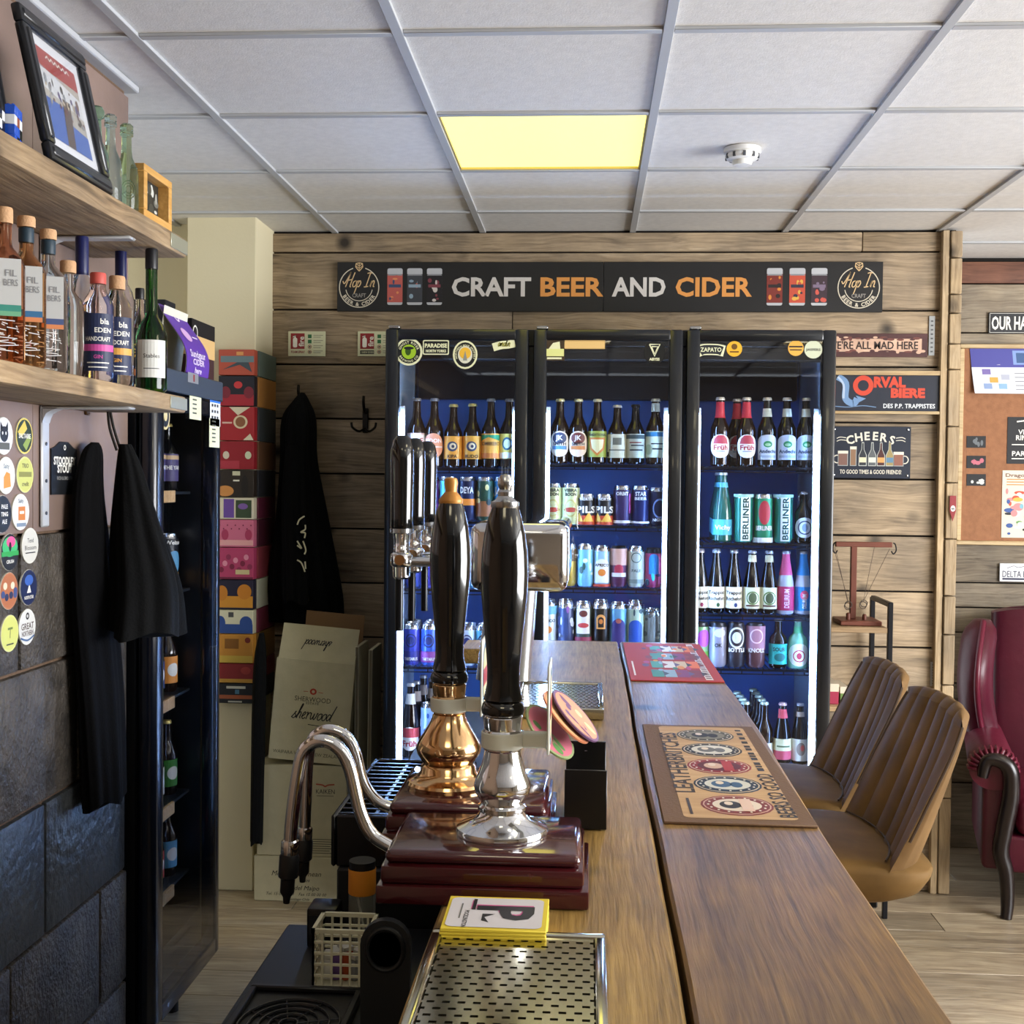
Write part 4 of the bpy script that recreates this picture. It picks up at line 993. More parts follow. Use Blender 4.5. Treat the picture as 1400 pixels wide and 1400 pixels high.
# ------------------------------------------------------------------ hooks and coats
def coat_hook(name, label, px, py):
    p = P(px, py, Y=YW)
    t = thing(name, label, 'hook', (p.x, YW - .004, p.z))
    ir = M('1c1712', .4, .6)
    G().box(-.012, .012, -.006, .0, -.05, .05, ir, .003).build('back_plate', t)
    G().tube(cat_rom([(0, -.006, .03), (0, -.03, .04), (0, -.05, .07), (0, -.045, .095)], 5), .006, ir, 8).build('upper_arm', t)
    for s_ in (-1, 1):
        G().tube(cat_rom([(0, -.006, -.03), (s_ * .02, -.03, -.045), (s_ * .045, -.04, -.03), (s_ * .05, -.04, -.01)], 5), .005, ir, 8).build('lower_arm', t)
    return t
coat_hook('coat_hook', 'empty dark iron coat hook between the coat and the fridge', 500, 575)
coat_hook('coat_hook', 'iron coat hook carrying the black coat', 412, 560)
def drape(sections, m, folds=9, depth=.012, seg=72, seed=1, flat=None):
    """hanging cloth: closed rings (z, cx, cy, rx, ry) with folds that deepen downwards"""
    rr = random.Random(seed); ph = [rr.uniform(0, 6.28) for _ in range(4)]
    prof = cat_rom([Vector((s_[1], s_[2], s_[0])) for s_ in sections], 5); rad = cat_rom([Vector((s_[3], s_[4], 0)) for s_ in sections], 5)
    n = len(prof)
    def f(u, v):
        i = min(n - 1, int(round(v * (n - 1)))); a = u * 2 * pi; c = prof[i]; rx, ry = rad[i].x, rad[i].y
        d = depth * (.25 + .75 * v) * (sin(folds * a + ph[0] + 1.3 * v) + .5 * sin((folds * 2 + 1) * a + ph[1] - 2 * v)) * min(1, min(rx, ry) / .05)
        return Vector((c.x + (rx + d) * cos(a), c.y + (ry + d) * sin(a), c.z + .01 * sin(3 * a + ph[2]) * v))
    return G().grid(f, seg, n, m, cu=True, capv=True)
CLOTH = M('08090b', .95, bump=.25, bscale=160, spec=.2)
hp = P(412, 545, Y=YW - .08)
t = thing('coat', 'long black coat with white mark hanging on the timber wall', 'coat', (hp.x, YW - .1, 0))
def zc_(py): return P(412, py, Y=YW - .1).z
drape([(zc_(536), 0, .04, .008, .02), (zc_(548), 0, .02, .03, .035), (zc_(575), -.005, .0, .065, .06), (zc_(630), -.005, 0, .07, .07), (zc_(700), .01, -.005, .095, .075), (zc_(790), .022, -.005, .135, .08), (zc_(825), .026, .015, .142, .066), (zc_(850), .026, .025, .142, .055)], CLOTH, 7, .011, seed=3).build('body', t, 60)
# sleeve with the white mark
drape([(zc_(610), .0, -.06, .04, .035), (zc_(680), .0, -.07, .05, .04), (zc_(760), .01, -.085, .052, .04), (zc_(820), .01, -.085, .05, .04)], CLOTH, 5, .006, seed=9).build('sleeve', t, 60)
pr = Pr(); s_ = 4.7 / F; wh = M('d8d3b4', .6)
for q in ([(-2, 42), (-9, 37), (-12, 30)], [(-1, 30), (-1, 24), (-7, 20), (-1, 19), (-2, 12)], [(-12, 2), (-6, -2), (-12, 8)], [(-4, 8), (0, -4), (-2, -10)], [(-12, -18), (-6, -22), (-1, -34)], [(-1, -20), (0, -30)]):
    pr.stroke([(a * s_, b * s_) for a, b in q], 2. * s_, wh, 1)
pr.build('white_mark', t, plane((P(417, 748, Y=YW - .25).x - hp.x, -.135, P(417, 748, Y=YW - .25).z), (1, 0, 0), (0, 0, 1)))
# dark jacket behind, at the column
t = thing('coat', 'dark jacket hanging low against the cream column', 'coat', (P(357, 900, Y=4.5).x, 4.49, 0))
drape([(P(352, 865, Y=4.5).z, .004, .0, .008, .02), (P(352, 900, Y=4.5).z, 0, .0, .022, .03), (P(352, 980, Y=4.5).z, -.006, .0, .024, .035), (P(352, 1150, Y=4.5).z, -.012, 0, .022, .035)], CLOTH, 5, .004, seed=5).build('body', t, 60)

# ------------------------------------------------------------------ beer cartons wrapped round the cream column
xr_ = P(350, 600, Y=4.6).x
xl_ = P(306, 600, Y=4.6).x
yb_ = [478, 514, 556, 603, 642, 680, 710, 748, 792, 833, 866, 906, 933, 961]
cart = [('b5513c', 'orange fox', [('p', [(-.4, -.3), (.3, .2), (.45, -.4), (.1, -.1)], '3d4a52'), ('r', -.45, .0, .5, .25, '6a7f84'), ('r', .0, .28, .2, .42, 'd99a5a')]),
        ('1d1c26', 'navy and red', [('r', -.5, -.5, .5, -.12, 'a32532'), ('e', .05, .2, .12, .12, 'c8383a'), ('e', -.3, -.05, .14, .2, '7a2432'), ('e', .35, -.05, .14, .2, '7a2432')]),
        ('a3262c', 'red horse crest', [('e', .12, .05, .2, .2, 'd9c9a4'), ('e', .12, .05, .14, .15, '8a5a3a'), ('r', -.4, .0, -.12, .05, 'd9b9a4'), ('p', [(-.2, .5), (.4, .5), (.05, .25)], 'd9d0b4'), ('p', [(.2, -.5), (.5, -.5), (.4, -.3)], 'd9d0b4')]),
        ('8f1d27', 'crimson arches', [('e', -.28, .0, .09, .14, 'd0c4b0'), ('e', .34, .0, .09, .14, 'c9d0b0'), ('r', -.5, -.5, .1, -.2, 'a83340')]),
        ('2a211a', 'dark brown', [('e', -.3, -.28, .24, .2, 'c98a4a'), ('r', -.1, .3, .12, .46, 'c9c6a8'), ('r', -.08, .08, .1, .14, 'd9d6c8'), ('e', .25, -.1, .1, .4, '1a1512')]),
        ('d6cdb4', 'cream with purple', [('r', -.35, -.45, -.05, .45, '6a4a9a'), ('r', .0, -.45, .45, .4, '3a4a34'), ('e', .2, .1, .14, .14, '7a5aa0')]),
        ('c86a86', 'speckled pink', [('r', -.5, -.45, .5, -.25, 'dca0a0'), ('e', -.3, -.05, .1, .2, 'a83a5c'), ('e', .36, -.05, .1, .2, 'a83a5c')] + [('e', -.45 + .11 * q, .3 - .13 * (q % 2), .02, .03, '7a2c48') for q in range(9)]),
        ('b03f66', 'magenta floral', [('r', -.5, -.5, .5, -.44, '6a1f3c')] + [('e', -.4 + .1 * q, .1 * ((q * 7) % 5 - 2), .07, .09, ['7a2440', 'd88aa0', '8a2f50'][q % 3]) for q in range(9)] + [('r', .0, -.35, .4, -.2, 'c9b98a')]),
        ('1f1c33', 'navy and amber', [('r', -.5, -.45, .5, -.05, 'c98a2c'), ('e', .25, .1, .2, .26, 'c07a24'), ('e', -.38, .05, .16, .26, 'c07a24')]),
        ('d0cdb0', 'cream and blue', [('r', -.5, -.5, .5, -.1, '2a4a8c'), ('e', .3, -.05, .18, .3, '2a4a8c'), ('e', -.42, -.05, .14, .3, '2a4a8c'), ('r', -.2, .2, -.05, .42, '4a4a4a')]),
        ('c98c34', 'ochre', [('r', -.3, .0, .1, .35, '8a5a1c'), ('e', .35, .3, .08, .1, '7a2a24'), ('r', -.5, -.5, .5, -.25, 'd0b04a')]),
        ('8a2326', 'dark red and gold', [('r', -.5, -.5, .5, -.3, 'c99a3c'), ('e', .3, .15, .14, .2, 'a83a34')]),
        ('16181f', 'black lettered', [('r', -.25, .25, .3, .38, 'd0cfc4'), ('r', .0, -.02, .12, .2, '4a7a9a'), ('r', -.5, -.28, .5, -.08, 'a85a34'), ('r', -.2, -.46, .2, -.38, 'b9b9b0')])]
side_c = ['5a6a62', 'a8743a', '3a3f42', '6a4a34', '2a2a30', '5a1f34', '4a1c2c', '8a3a44', 'b9b8a4', '6a2a3c', '7a5a2a', '6a1c20', '1c1c20']
for q in range(13):
    z1, z0 = P(330, yb_[q], Y=4.57).z, P(330, yb_[q + 1], Y=4.57).z
    t = thing('beer_carton', '%s printed beer carton wrapped round the cream column, %s from top' % (cart[q][1], ['topmost', 'second', 'third', 'fourth', 'fifth', 'sixth', 'seventh', 'eighth', 'ninth', 'tenth', 'eleventh', 'twelfth', 'lowest'][q]) if 0 < q < 12 else '%s beer carton, %s in the stack on the cream column' % (cart[q][1], 'topmost' if q == 0 else 'lowest'), 'carton', ((xl_ + xr_) / 2, 4.55, (z0 + z1) / 2), group='beer cartons on the column')
    w = (xr_ - xl_) / 2 + .006; h = (z1 - z0) / 2 - .0015
    G().box(-w, w, 0, .046, -h, h, M(cart[q][0], .5), .0015).build('front', t)
    G().box(w - .003, w + .006, .046, .30, -h, h, M(side_c[q], .5), .001).build('side', t)
    pr = Pr()
    for j, s_ in enumerate(cart[q][2]):
        c = M(s_[-1], .5)
        if s_[0] == 'r': pr.rect(s_[1] * 2 * w * .98, s_[2] * 2 * h * .98, s_[3] * 2 * w * .98, s_[4] * 2 * h * .98, c, 1 + j * .2)
        elif s_[0] == 'e': pr.ell(s_[1] * 2 * w, s_[2] * 2 * h, s_[3] * 2 * w, s_[4] * 2 * h, c, 1 + j * .2)
        else: pr.poly([(a * 2 * w * .98, b * 2 * h * .98) for a, b in s_[1]], c, 1 + j * .2)
    pr.build('print', t, FRONT)

# ------------------------------------------------------------------ wine cartons on the floor, flattened card beside them
CARD = M('b9b294', .75, bump=.05, bscale=120, vary=.06); CARDB = M('8a6a48', .8)
YC = 4.5
def W3(px, py, Y=YC): return P(px, py, Y=Y)
xa, xb = W3(347, 1200).x, W3(462, 1200).x
t = thing('wine_carton', 'bottom cream wine carton with handwritten print standing on the floor', 'carton', ((xa + xb) / 2, YC, 0))
w = (xb - xa) / 2; h = W3(400, 1171).z
G().box(-w, w, 0, .26, 0, h, CARD, .003).build('body', t)
pr = Pr(); s_ = YC / F
for tx, u, v, sz in (('Montes Guirnean', 0, 40, 10), ('vinos', 12, 31, 7), ('Valle del Maipo', 5, 20, 9), ('Tel. 15 00 00 00    Fax 15 00 00 00', 0, 11, 6), ('Santiago Chile', 5, 4, 5)):
    pr.text(tx, u * s_, v * s_, sz * s_, DKI, 1, shear=.3, bold=0)
pr.build('print', t, FRONT)
xa2, xb2 = W3(351, 1100).x, W3(474, 1100).x
t = thing('wine_carton', 'cream KAIKEN wine carton in the middle of the stack', 'carton', ((xa2 + xb2) / 2, YC, h))
z2 = W3(400, 1046).z - h; w2 = (xb2 - xa2) / 2
G().box(-w2, w2, .002, .26, .001, z2, CARD, .003).build('body', t)
pr = Pr(); cx = 33 * s_; zz_ = z2
pr.text('KAIKEN', cx, zz_ - 36 * s_, 9 * s_, DKI, 1, w=27 * s_, bold=0)
pr.stroke([(cx - 13 * s_, zz_ - 26 * s_), (cx - 4 * s_, zz_ - 27 * s_), (cx, zz_ - 29 * s_), (cx + 4 * s_, zz_ - 27 * s_), (cx + 13 * s_, zz_ - 26 * s_)], 2 * s_, M('a34a34', .6), 1)
pr.rect(cx - 12 * s_, zz_ - 43 * s_, cx + 12 * s_, zz_ - 41.5 * s_, M('8a866e', .6), 1)
for q in range(7): pr.rect(cx - 18 * s_, zz_ - (104 + 3.2 * q) * s_, cx + (14 - (q * 5) % 9) * s_, zz_ - (103 + 3.2 * q) * s_, M('4a483c', .6), 1)
pr.build('print', t, plane((0, .002, 0), (1, 0, 0), (0, 0, 1), .0003, .0004))
# tilted open carton on top
zt_ = h + z2
bl_, br_ = W3(359, 1040), W3(474, 1056)
t = thing('wine_carton', 'open cream sherwood carton with raised flap on top of the stack', 'carton', ((bl_.x + br_.x) / 2 + .01, YC, zt_ + .014))
t.rotation_euler = (radians(-1), radians(4.5), 0)
w3 = .151; h3 = .385
g = G().box(-w3, w3, 0, .005, 0, h3, CARD).box(-w3, w3, .17, .175, 0, h3, CARD).box(-w3, -w3 + .005, .005, .17, 0, h3, CARD).box(w3 - .005, w3, .005, .17, 0, h3, CARD).box(-w3, w3, .005, .17, 0, .005, CARD)
g.build('body', t)
mt = Matrix.Translation((0, .002, h3)) @ Matrix.Rotation(radians(-17), 4, 'X')
fl = G().box(-w3 + .006, w3 - .002, 0, .004, .0, .135, CARD, mtx=mt).build('front_flap', t)
G().box(-w3 + .06, w3 - .01, .171, .175, h3, h3 + .17, CARDB).build('back_flap', t)
pr = Pr()
script(pr, 'sherwood', 0, .175, .027, .0036, DKI, 1, slant=.3)
pr.stroke([(-.01, .142), (.06, .139), (.13, .141)], .0025, DKI, 1)
pr.text('SHERWOOD', .0, .238, .026, M('4a483c', .6), 1, w=.14, bold=0).text('ESTATE', .0, .223, .012, M('4a483c', .6), 1, w=.05, bold=0)
pr.ell(0, .268, .013, .012, M('a83a2c', .6), 1).ell(0, .268, .006, .006, CARD, 2)
for sg in (-1, 1): pr.stroke([(sg * .02, .267), (sg * .038, .266)], .002, M('a83a2c', .6), 1)
pr.text('WAIPARA VALLEY  NEW ZEALAND', 0, .03, .018, M('4a483c', .6), 1, w=.27, bold=0)
pr.build('print', t, FRONT)
pr = Pr(); script(pr, 'sherwood', 0, .07, .018, .003, DKI, 1, flip=True, slant=.3)
mi = mt
o = pr.build('flap_print', fl, lambda u, v, l: mi @ Vector((u, -.0006, v)))
for q, (px0, px1, lab) in enumerate(((481, 494, 'flattened pale cardboard sheet leaning next to the wine cartons'), (497, 512, 'second flattened cardboard sheet leaning close to the fridge'))):
    b0 = P(px0 + 4, 1205, Y=4.55); tp = P(px1 + 5, 874 + 4 * q, Y=4.72)
    t = thing('cardboard_sheet', lab, 'cardboard', (b0.x, 4.52, 0.002), group='flattened cardboard sheets')
    t.rotation_euler = (0, math.atan2(tp.x - b0.x, tp.z), 0)
    L_ = math.hypot(tp.x - b0.x, tp.z) - .004
    G().box(0, .014, 0, .2, 0, L_, M('cfc9b0', .7), .001).build('sheet', t)
    G().box(.002, .012, -.001, 0, .002, L_ - .002, M('6f6650', .8)).build('corrugated_edge', t)
# ------------------------------------------------------------------ left wall shelves
SHELFW = wood('shelf_board', ['5c4a35', '866f52', 'a18a6a', 'b8a486'], 'Y', rough=.75, bump=.6, grain=1.1)
XS = -.95                       # front edge of the shelves
BRK = M('c4c5c6', .4, .3)
ZS = {}
for lab, py, px, th, key in (('upper scaffold board shelf carrying frames and old bottles', 322, 246, .044, 'u'), ('lower scaffold board shelf carrying the spirit bottles', 533, 207, .038, 'l')):
    p = P(px, py, X=XS); ZS[key] = p.z
    t = thing('wall_shelf', lab, 'shelf', (XS, 2.8, p.z))
    G().box(XL + .002 - XS, 0, -1.9, 0, -th, 0, SHELFW, .005, 2).build('board', t)
    G().box(-.05, .0025, -.11, .002, -th * .85, -th * .12, M('a8a794', .4, .6), .001).build('end_plate', t)
    for yb in (P(58, 640, X=XL).y - 2.8, -1.2):
        g = G().box(XL - XS + .001, XL - XS + .008, yb - .018, yb + .018, -.30, -th, BRK, .003)
        g.box(XL - XS + .001, -.03, yb - .018, yb + .018, -th - .007, -th - .0005, BRK, .003)
        g.prism([(0, 0), (.03, 0), (.018, -.004), (.008, -.010), (.003, -.020), (0, -.03)], yb - .018, yb + .018, BRK, Matrix(((1, 0, 0, XL - XS + .008), (0, 0, 1, 0), (0, 1, 0, -th - .007), (0, 0, 0, 1))))
        b = g.build('bracket', t)
        g = G()
        for zz_ in (-.12, -.2, -.27): g.lathe([(0, 0), (.004, 0), (.004, .002), (0, .003)], M('55565a', .3, .8), 8, c=(XL - XS + .008, yb, zz_), mtx=Matrix.Rotation(pi / 2, 3, 'Y'))
        g.build('screw', b)['kind'] = 'stuff'

# ---- spirit bottles on the lower shelf
CG = M('f4f7f6', .02, trans=1., ior=1.33); CORK = M('c49a72', .7, bump=.2, bscale=200)
def liquid(col): return M(col, .02, trans=1., ior=1.33)
def spirit(px, X, h, r, body, label, cap, deco, sq=False, shoulder=.62, neckr=.36, liq=None, name='spirit_bottle'):
    Y = P(px, 480, X=X).y
    t = thing(name, label, 'bottle', (X, Y, ZS['l']), math.atan2(X, Y) * -1. + 0.0)
    t.rotation_euler = (0, 0, math.atan2(-X, Y) * 1.0)
    fn = None
    pf = [(0, .006), (r * .8, .0), (r, .008), (r, h * shoulder * .5), (r, h * shoulder), (r * .85, h * (shoulder + .06)), (r * neckr * 1.15, h * (shoulder + .13)), (r * neckr, h * (shoulder + .17)), (r * neckr, h * .95), (0, h * .95)]
    if sq:
        def fn(p):
            a = math.atan2(p.y, p.x); rad = math.hypot(p.x, p.y)
            k = 1 / max(abs(cos(a)), abs(sin(a))); s_ = min(1, max(0, (rad - r * neckr) / (r - r * neckr)))
            kk = 1 + (min(k, 1.25) - 1) * s_
            return Vector((p.x * kk, p.y * kk, p.z))
    G().lathe(pf, body, 24, fn=fn).build('glass', t)
    c0, c1, cr_, cm = cap
    G().lathe([(cr_ * r, h * c0), (cr_ * r * 1.02, h * (c0 + .01)), (cr_ * r * 1.02, h * (c1 - .012)), (cr_ * r * .94, h * c1), (0, h * c1)], cm, 18).build('cap', t)
    pr = Pr(); rr = r * (1.02 if sq else 1.0)
    mp = (plane((0, -r - .001, 0), (1, 0, 0), (0, 0, 1)) if sq else cyl(r))
    deco(pr, r, h)
    if pr.v: pr.build('label', t, mp)
    return t
def d_fil(band):
    def f(pr, r, h):
        pr.rect(-.55 * r, .3 * h, .8 * r, .66 * h, M('c3c5c4', .5), 0)
        pr.rect(-.55 * r, .33 * h, .8 * r, .37 * h, M(band, .5), 1).rect(-.55 * r, .3 * h, .8 * r, .33 * h, M('d98a5a' if band != '3f8f7f' else '6fae8a', .5), 1)
        pr.text('FIL', .3 * r, .57 * h, .06 * h, M('85868a', .5), 2, bold=0).text('BERS', .3 * r, .51 * h, .06 * h, M('85868a', .5), 2, w=.7 * r, bold=0)
        rr = random.Random(4)
        for q in range(24): pr.stroke([(rr.uniform(-.8, .8) * r, (.04 + .01 * q) * h), (rr.uniform(-.8, .8) * r, (.05 + .01 * q) * h)], .0016, M('e2e2e2', .3), 1, smooth=False)
    return f
spirit(6, -1.0, .268, .033, liquid('d8946a'), 'square amber bottle with cork, leftmost on the lower shelf', (.9, 1., .42, CORK), d_fil('3f8f7f'), sq=True)
spirit(36, -1.0, .270, .033, liquid('dca46a'), 'square golden bottle with blue neck band and cork, lower shelf', (.93, 1., .46, CORK), d_fil('3a6f9a'), sq=True)
spirit(66, -1.0, .265, .033, liquid('d0d4d4'), 'square clear bottle with navy neck band and cork, lower shelf', (.93, 1., .44, CORK), d_fil('4a5a86'), sq=True)
for px, h in ((36, .270), (66, .265)):
    Y = P(px, 480, X=-1.0).y
    for o in [o for o in C.objects if o.name.startswith('spirit_bottle') and abs(o.location.y - Y) < .004]:
        G().lathe([(.0125, h * .83), (.0131, h * .84), (.0131, h * .915), (.0125, h * .925)], M('1f3340', .5), 18).build('neck_band', o)
spirit(93, -1.03, .235, .030, CG, 'round clear bottle with cork stopper beside the square ones', (.9, 1., .5, CORK), lambda pr, r, h: None)
spirit(112, -1.06, .310, .033, CG, 'tall clear bottle with dark blue capsule behind the navy labels', (.74, 1., .40, M('1a2050', .35)), lambda pr, r, h: pr.rect(-.9 * r, .12 * h, .9 * r, .52 * h, M('2b3a6a', .5), 0, 8).text('EDIN', .3 * r, .42 * h, .05 * h, WHT, 1).rect(-.9 * r, .26 * h, .9 * r, .31 * h, M('d0d4dc', .5), 1, 8))
def d_blk(band, liqc):
    def f(pr, r, h):
        pr.rect(-1.1 * r, .1 * h, 1.1 * r, .62 * h, M('232c4e', .5), 0, 10).rect(-1.1 * r, .28 * h, 1.1 * r, .34 * h, M(band, .5), 1, 10)
        pr.text('bla', .4 * r, .55 * h, .07 * h, WHT, 1).text('EDEN', .3 * r, .47 * h, .06 * h, WHT, 1).text('HANDCRAFT', .0, .39 * h, .055 * h, WHT, 1, w=1.6 * r)
        pr.text('GIN', 0, .23 * h, .045 * h, M(band, .5), 1).rect(-.7 * r, .17 * h, .7 * r, .18 * h, WHT, 1).rect(-.6 * r, .13 * h, .6 * r, .14 * h, WHT, 1)
    return f
spirit(134, -.995, .222, .031, liquid('f0d6d2'), 'clear bottle with navy label and pink band, red collar', (.9, 1., .5, M('c0524a', .5)), d_blk('c94f9a', None), shoulder=.7, neckr=.48)
spirit(160, -.995, .232, .031, liquid('eee4d2'), 'clear bottle with navy label and orange band, cork top', (.88, 1., .52, CORK), d_blk('d9a04a', None), shoulder=.7, neckr=.46)
spirit(165, -1.075, .345, .030, CG, 'tallest clear bottle with dark blue capsule and blue label', (.76, 1., .42, M('1a2050', .35)), lambda pr, r, h: pr.rect(-.3 * r, .1 * h, .7 * r, .32 * h, M('2a4fc0', .5), 0, 6).rect(-.3 * r, .06 * h, .7 * r, .1 * h, M('d9dce4', .5), 0, 6))
spirit(191, -1.05, .25, .026, liquid('e8e2d0'), 'clear bottle with black and yellow sunburst label', (.9, 1., .4, M('16161a', .4)), lambda pr, r, h: [pr.rect(-.9 * r, .1 * h, .9 * r, .62 * h, M('15151a', .5), 0, 8)] + [pr.poly([(0, .4 * h), (.8 * r * cos(a), .4 * h + .8 * r * sin(a)), (.8 * r * cos(a + .25), .4 * h + .8 * r * sin(a + .25))], M('d9b04a', .5), 1) for a in [q * pi / 5 for q in range(10)]] + [pr.rect(-.9 * r, .18 * h, .9 * r, .24 * h, M('d9824a', .5), 1, 8)])
spirit(207, -.985, .322, .034, M('2a6a2c', .02, trans=1., ior=1.4), 'green wine bottle with white label at the end of the lower shelf', (.86, 1., .40, M('1b1c22', .35)), lambda pr, r, h: pr.rect(-1. * r, .1 * h, 1. * r, .36 * h, M('dcdcd6', .6), 0, 10).text('Stables', 0, .25 * h, .04 * h, DKI, 1, bold=0).rect(-.5 * r, .16 * h, .5 * r, .165 * h, DKI, 1), shoulder=.4, neckr=.38, name='wine_bottle')

# ---- upper shelf
zu = ZS['u']
# large black framed picture leaning back
t = thing('picture_frame', 'large black picture frame with colourful bar photo leaning on upper shelf', 'picture', (XS - .02, 2.235, zu), 0)
lean = math.atan2(.062, .275)
mf = Matrix.Rotation(-lean, 4, 'Y')      # local: Y along shelf, Z up, +X out
w, h, fw = .278, .285, .034
FK = M('15171b', .3, coat=.3)
for a, b, c, d in ((-w / 2, w / 2, 0, fw), (-w / 2, w / 2, h - fw, h), (-w / 2, -w / 2 + fw, fw, h - fw), (w / 2 - fw, w / 2, fw, h - fw)):
    G().box(0, .018, a, b, c, d, FK, .005, 2, mtx=mf).box(.014, .021, a + .008, b - .008, c + .008, d - .008, FK, .003, mtx=mf).build('frame_side', t)
G().box(.002, .008, -w / 2 + .02, w / 2 - .02, .02, h - .02, M('d9dbe0', .5), mtx=mf).build('mount', t)
pr = Pr(); a, b = .075, .06
pw, ph = (w - 2 * fw) / 2 - .022, (h - 2 * fw) / 2 - .022
c0 = h / 2
pr.rect(-pw, -ph, pw, ph, M('a9a49a', .4), 0).rect(-pw, ph * .55, pw, ph, M('9a2f2c', .4), 1).poly([(-pw, ph * .6), (pw, ph * .35), (pw, -ph * .1), (-pw, .1 * ph)], M('c9cccf', .4), 1)
pr.poly([(-pw, -.1 * ph), (-.1 * pw, -.1 * ph), (-.3 * pw, -ph), (-pw, -ph)], M('2f5aa8', .4), 1).poly([(0, -.4 * ph), (pw, -.5 * ph), (pw, -ph), (-.1 * pw, -ph)], M('2f5aa8', .4), 2)
pr.poly([(-.3 * pw, -ph), (-.1 * pw, .1 * ph), (.3 * pw, .1 * ph), (.1 * pw, -ph)], M('4a3a30', .4), 3)
rr = random.Random(8)
for q in range(40): pr.ell(rr.uniform(-.9, .9) * pw, rr.uniform(-.3, .35) * ph, rr.uniform(.02, .08) * pw, rr.uniform(.03, .12) * ph, M(rr.choice(['3a3530', '6a4a3a', '4a3a6a', 'b9a88a', '8a8f94', '5a2f2a']), .4), 4 + q * .02)
pr.stroke([(-pw * .6 + q * pw * .1, ph * (.82 + .07 * (q % 2))) for q in range(13)], .003, M('e2d9d0', .4), 6)
pr.build('photo', t, plane(mf @ Vector((.0085, 0, c0)), mf.to_3x3() @ Vector((0, 1, 0)), mf.to_3x3() @ Vector((0, 0, 1)), .0002, .0003))
G().box(.012, .0135, -w / 2 + fw - .004, w / 2 - fw + .004, fw - .004, h - fw + .004, pane('picture_glass'), mtx=mf).build('glass', t)
# second dark frame at the picture's edge
t = thing('picture_frame', 'dark frame cut by the left edge of the photo, upper shelf', 'picture', (XS - .07, 1.975, zu), 0)
mf2 = Matrix.Rotation(-.18, 4, 'Y')
for a, b, c, d in ((-.09, .09, 0, .025), (-.09, .09, .255, .28), (-.09, -.065, .025, .255), (.065, .09, .025, .255)):
    G().box(0, .016, a, b, c, d, FK, .004, 2, mtx=mf2).build('frame_side', t)
G().box(.002, .006, -.07, .07, .02, .26, M('77706c', .5, vary=.5, bscale=40), mtx=mf2).build('photo', t)
# toy brick models
def toy(name, label, loc, cells, s):
    t = thing(name, label, 'toy', loc, radians(12))
    for (cx, cy, cz), col in cells:
        m = M(col, .25)
        g = G().box(cx * s, cx * s + s * .98, cy * s, cy * s + s * .98, cz * s, cz * s + s * .98, m, .0006)
        for a in (.28, .72):
            for b in (.28, .72): g.lathe([(s * .14, 0), (s * .14, s * .1), (0, s * .1)], m, 8, c=(cx * s + a * s, cy * s + b * s, cz * s + s * .98))
        g.build('toy_brick', t)
b_, w_, k_ = '1f4fb8', 'd9dce0', '14161a'
py_ = P(28, 200, X=-.965).y
toy('toy_brick_model', 'small blue and white toy brick model before the picture frame', (-.985, py_ - .015, zu), [((0, 0, 0), b_), ((0, 1, 0), k_), ((0, 2, 0), b_), ((0, 0, 1), b_), ((0, 1, 1), b_), ((0, 2, 1), k_), ((0, 0, 2), w_), ((0, 1, 2), '8a4a34'), ((0, 2, 2), w_), ((0, 0, 3), b_), ((0, 1, 3), b_), ((0, 2, 3), b_)], .0165)
toy('toy_brick_model', 'black and white toy brick model at the far left of upper shelf', (-.985, py_ - .075, zu), [((0, 0, 0), k_), ((0, 1, 0), k_), ((0, 2, 0), k_), ((0, 0, 1), w_), ((0, 1, 1), w_), ((0, 2, 1), k_), ((0, 0, 2), k_), ((0, 1, 2), k_), ((0, 2, 2), w_)], .016)
# old glass bottles
def old_bottle(px, X, top, r, mat, label, ball=False, emb=False):
    Y = P(px, 250, X=X).y; h = P(px, top, X=X).z - zu
    t = thing('old_bottle', label, 'bottle', (X, Y, zu), group='old glass bottles on the upper shelf')
    pf = [(0, .005), (r * .85, 0), (r, .008), (r, h * .4), (r * .92, h * .5), (r * .5, h * .62), (r * .42, h * .72), (r * .4, h * .86)]
    pf += [(r * .6, h * .88), (r * .66, h * .94), (r * .5, h * .99), (0, h)] if ball else [(r * .55, h * .87), (r * .55, h * .91), (r * .45, h * .92), (r * .54, h * .93), (r * .54, h * .98), (r * .4, h), (0, h)]
    G().lathe(pf, mat, 24).build('glass', t)
    if emb:
        g = G()
        for q in range(3): g.grid(lambda u, v, q=q: Vector(((r + .001 * cos(v * 6.28)) * sin(.8 * (.75 - .22 * q) * cos(u * 6.28) + .55), -(r + .001 * cos(v * 6.28)) * cos(.8 * (.75 - .22 * q) * cos(u * 6.28) + .55), h * .24 + (r * (.75 - .22 * q) + .001 * sin(v * 6.28)) * sin(u * 6.28))), 24, 6, mat, cu=True, cv=True)
        g.build('embossing', t)['kind'] = 'stuff'
AQ = M('a9d6bd', .03, trans=.9, ior=1.3); AQ2 = M('d7efe9', .03, trans=.95, ior=1.3); AQ3 = M('c3e2c4', .03, trans=.95, ior=1.3)
old_bottle(131, -1.0, 145, .026, AQ, 'sea green old bottle with ball stopper on the upper shelf', ball=True)
old_bottle(151, -.995, 157, .023, AQ2, 'clear old bottle in the middle of three on upper shelf')
old_bottle(173, -.985, 170, .025, AQ3, 'clear embossed old bottle next to the small wooden frame', emb=True)
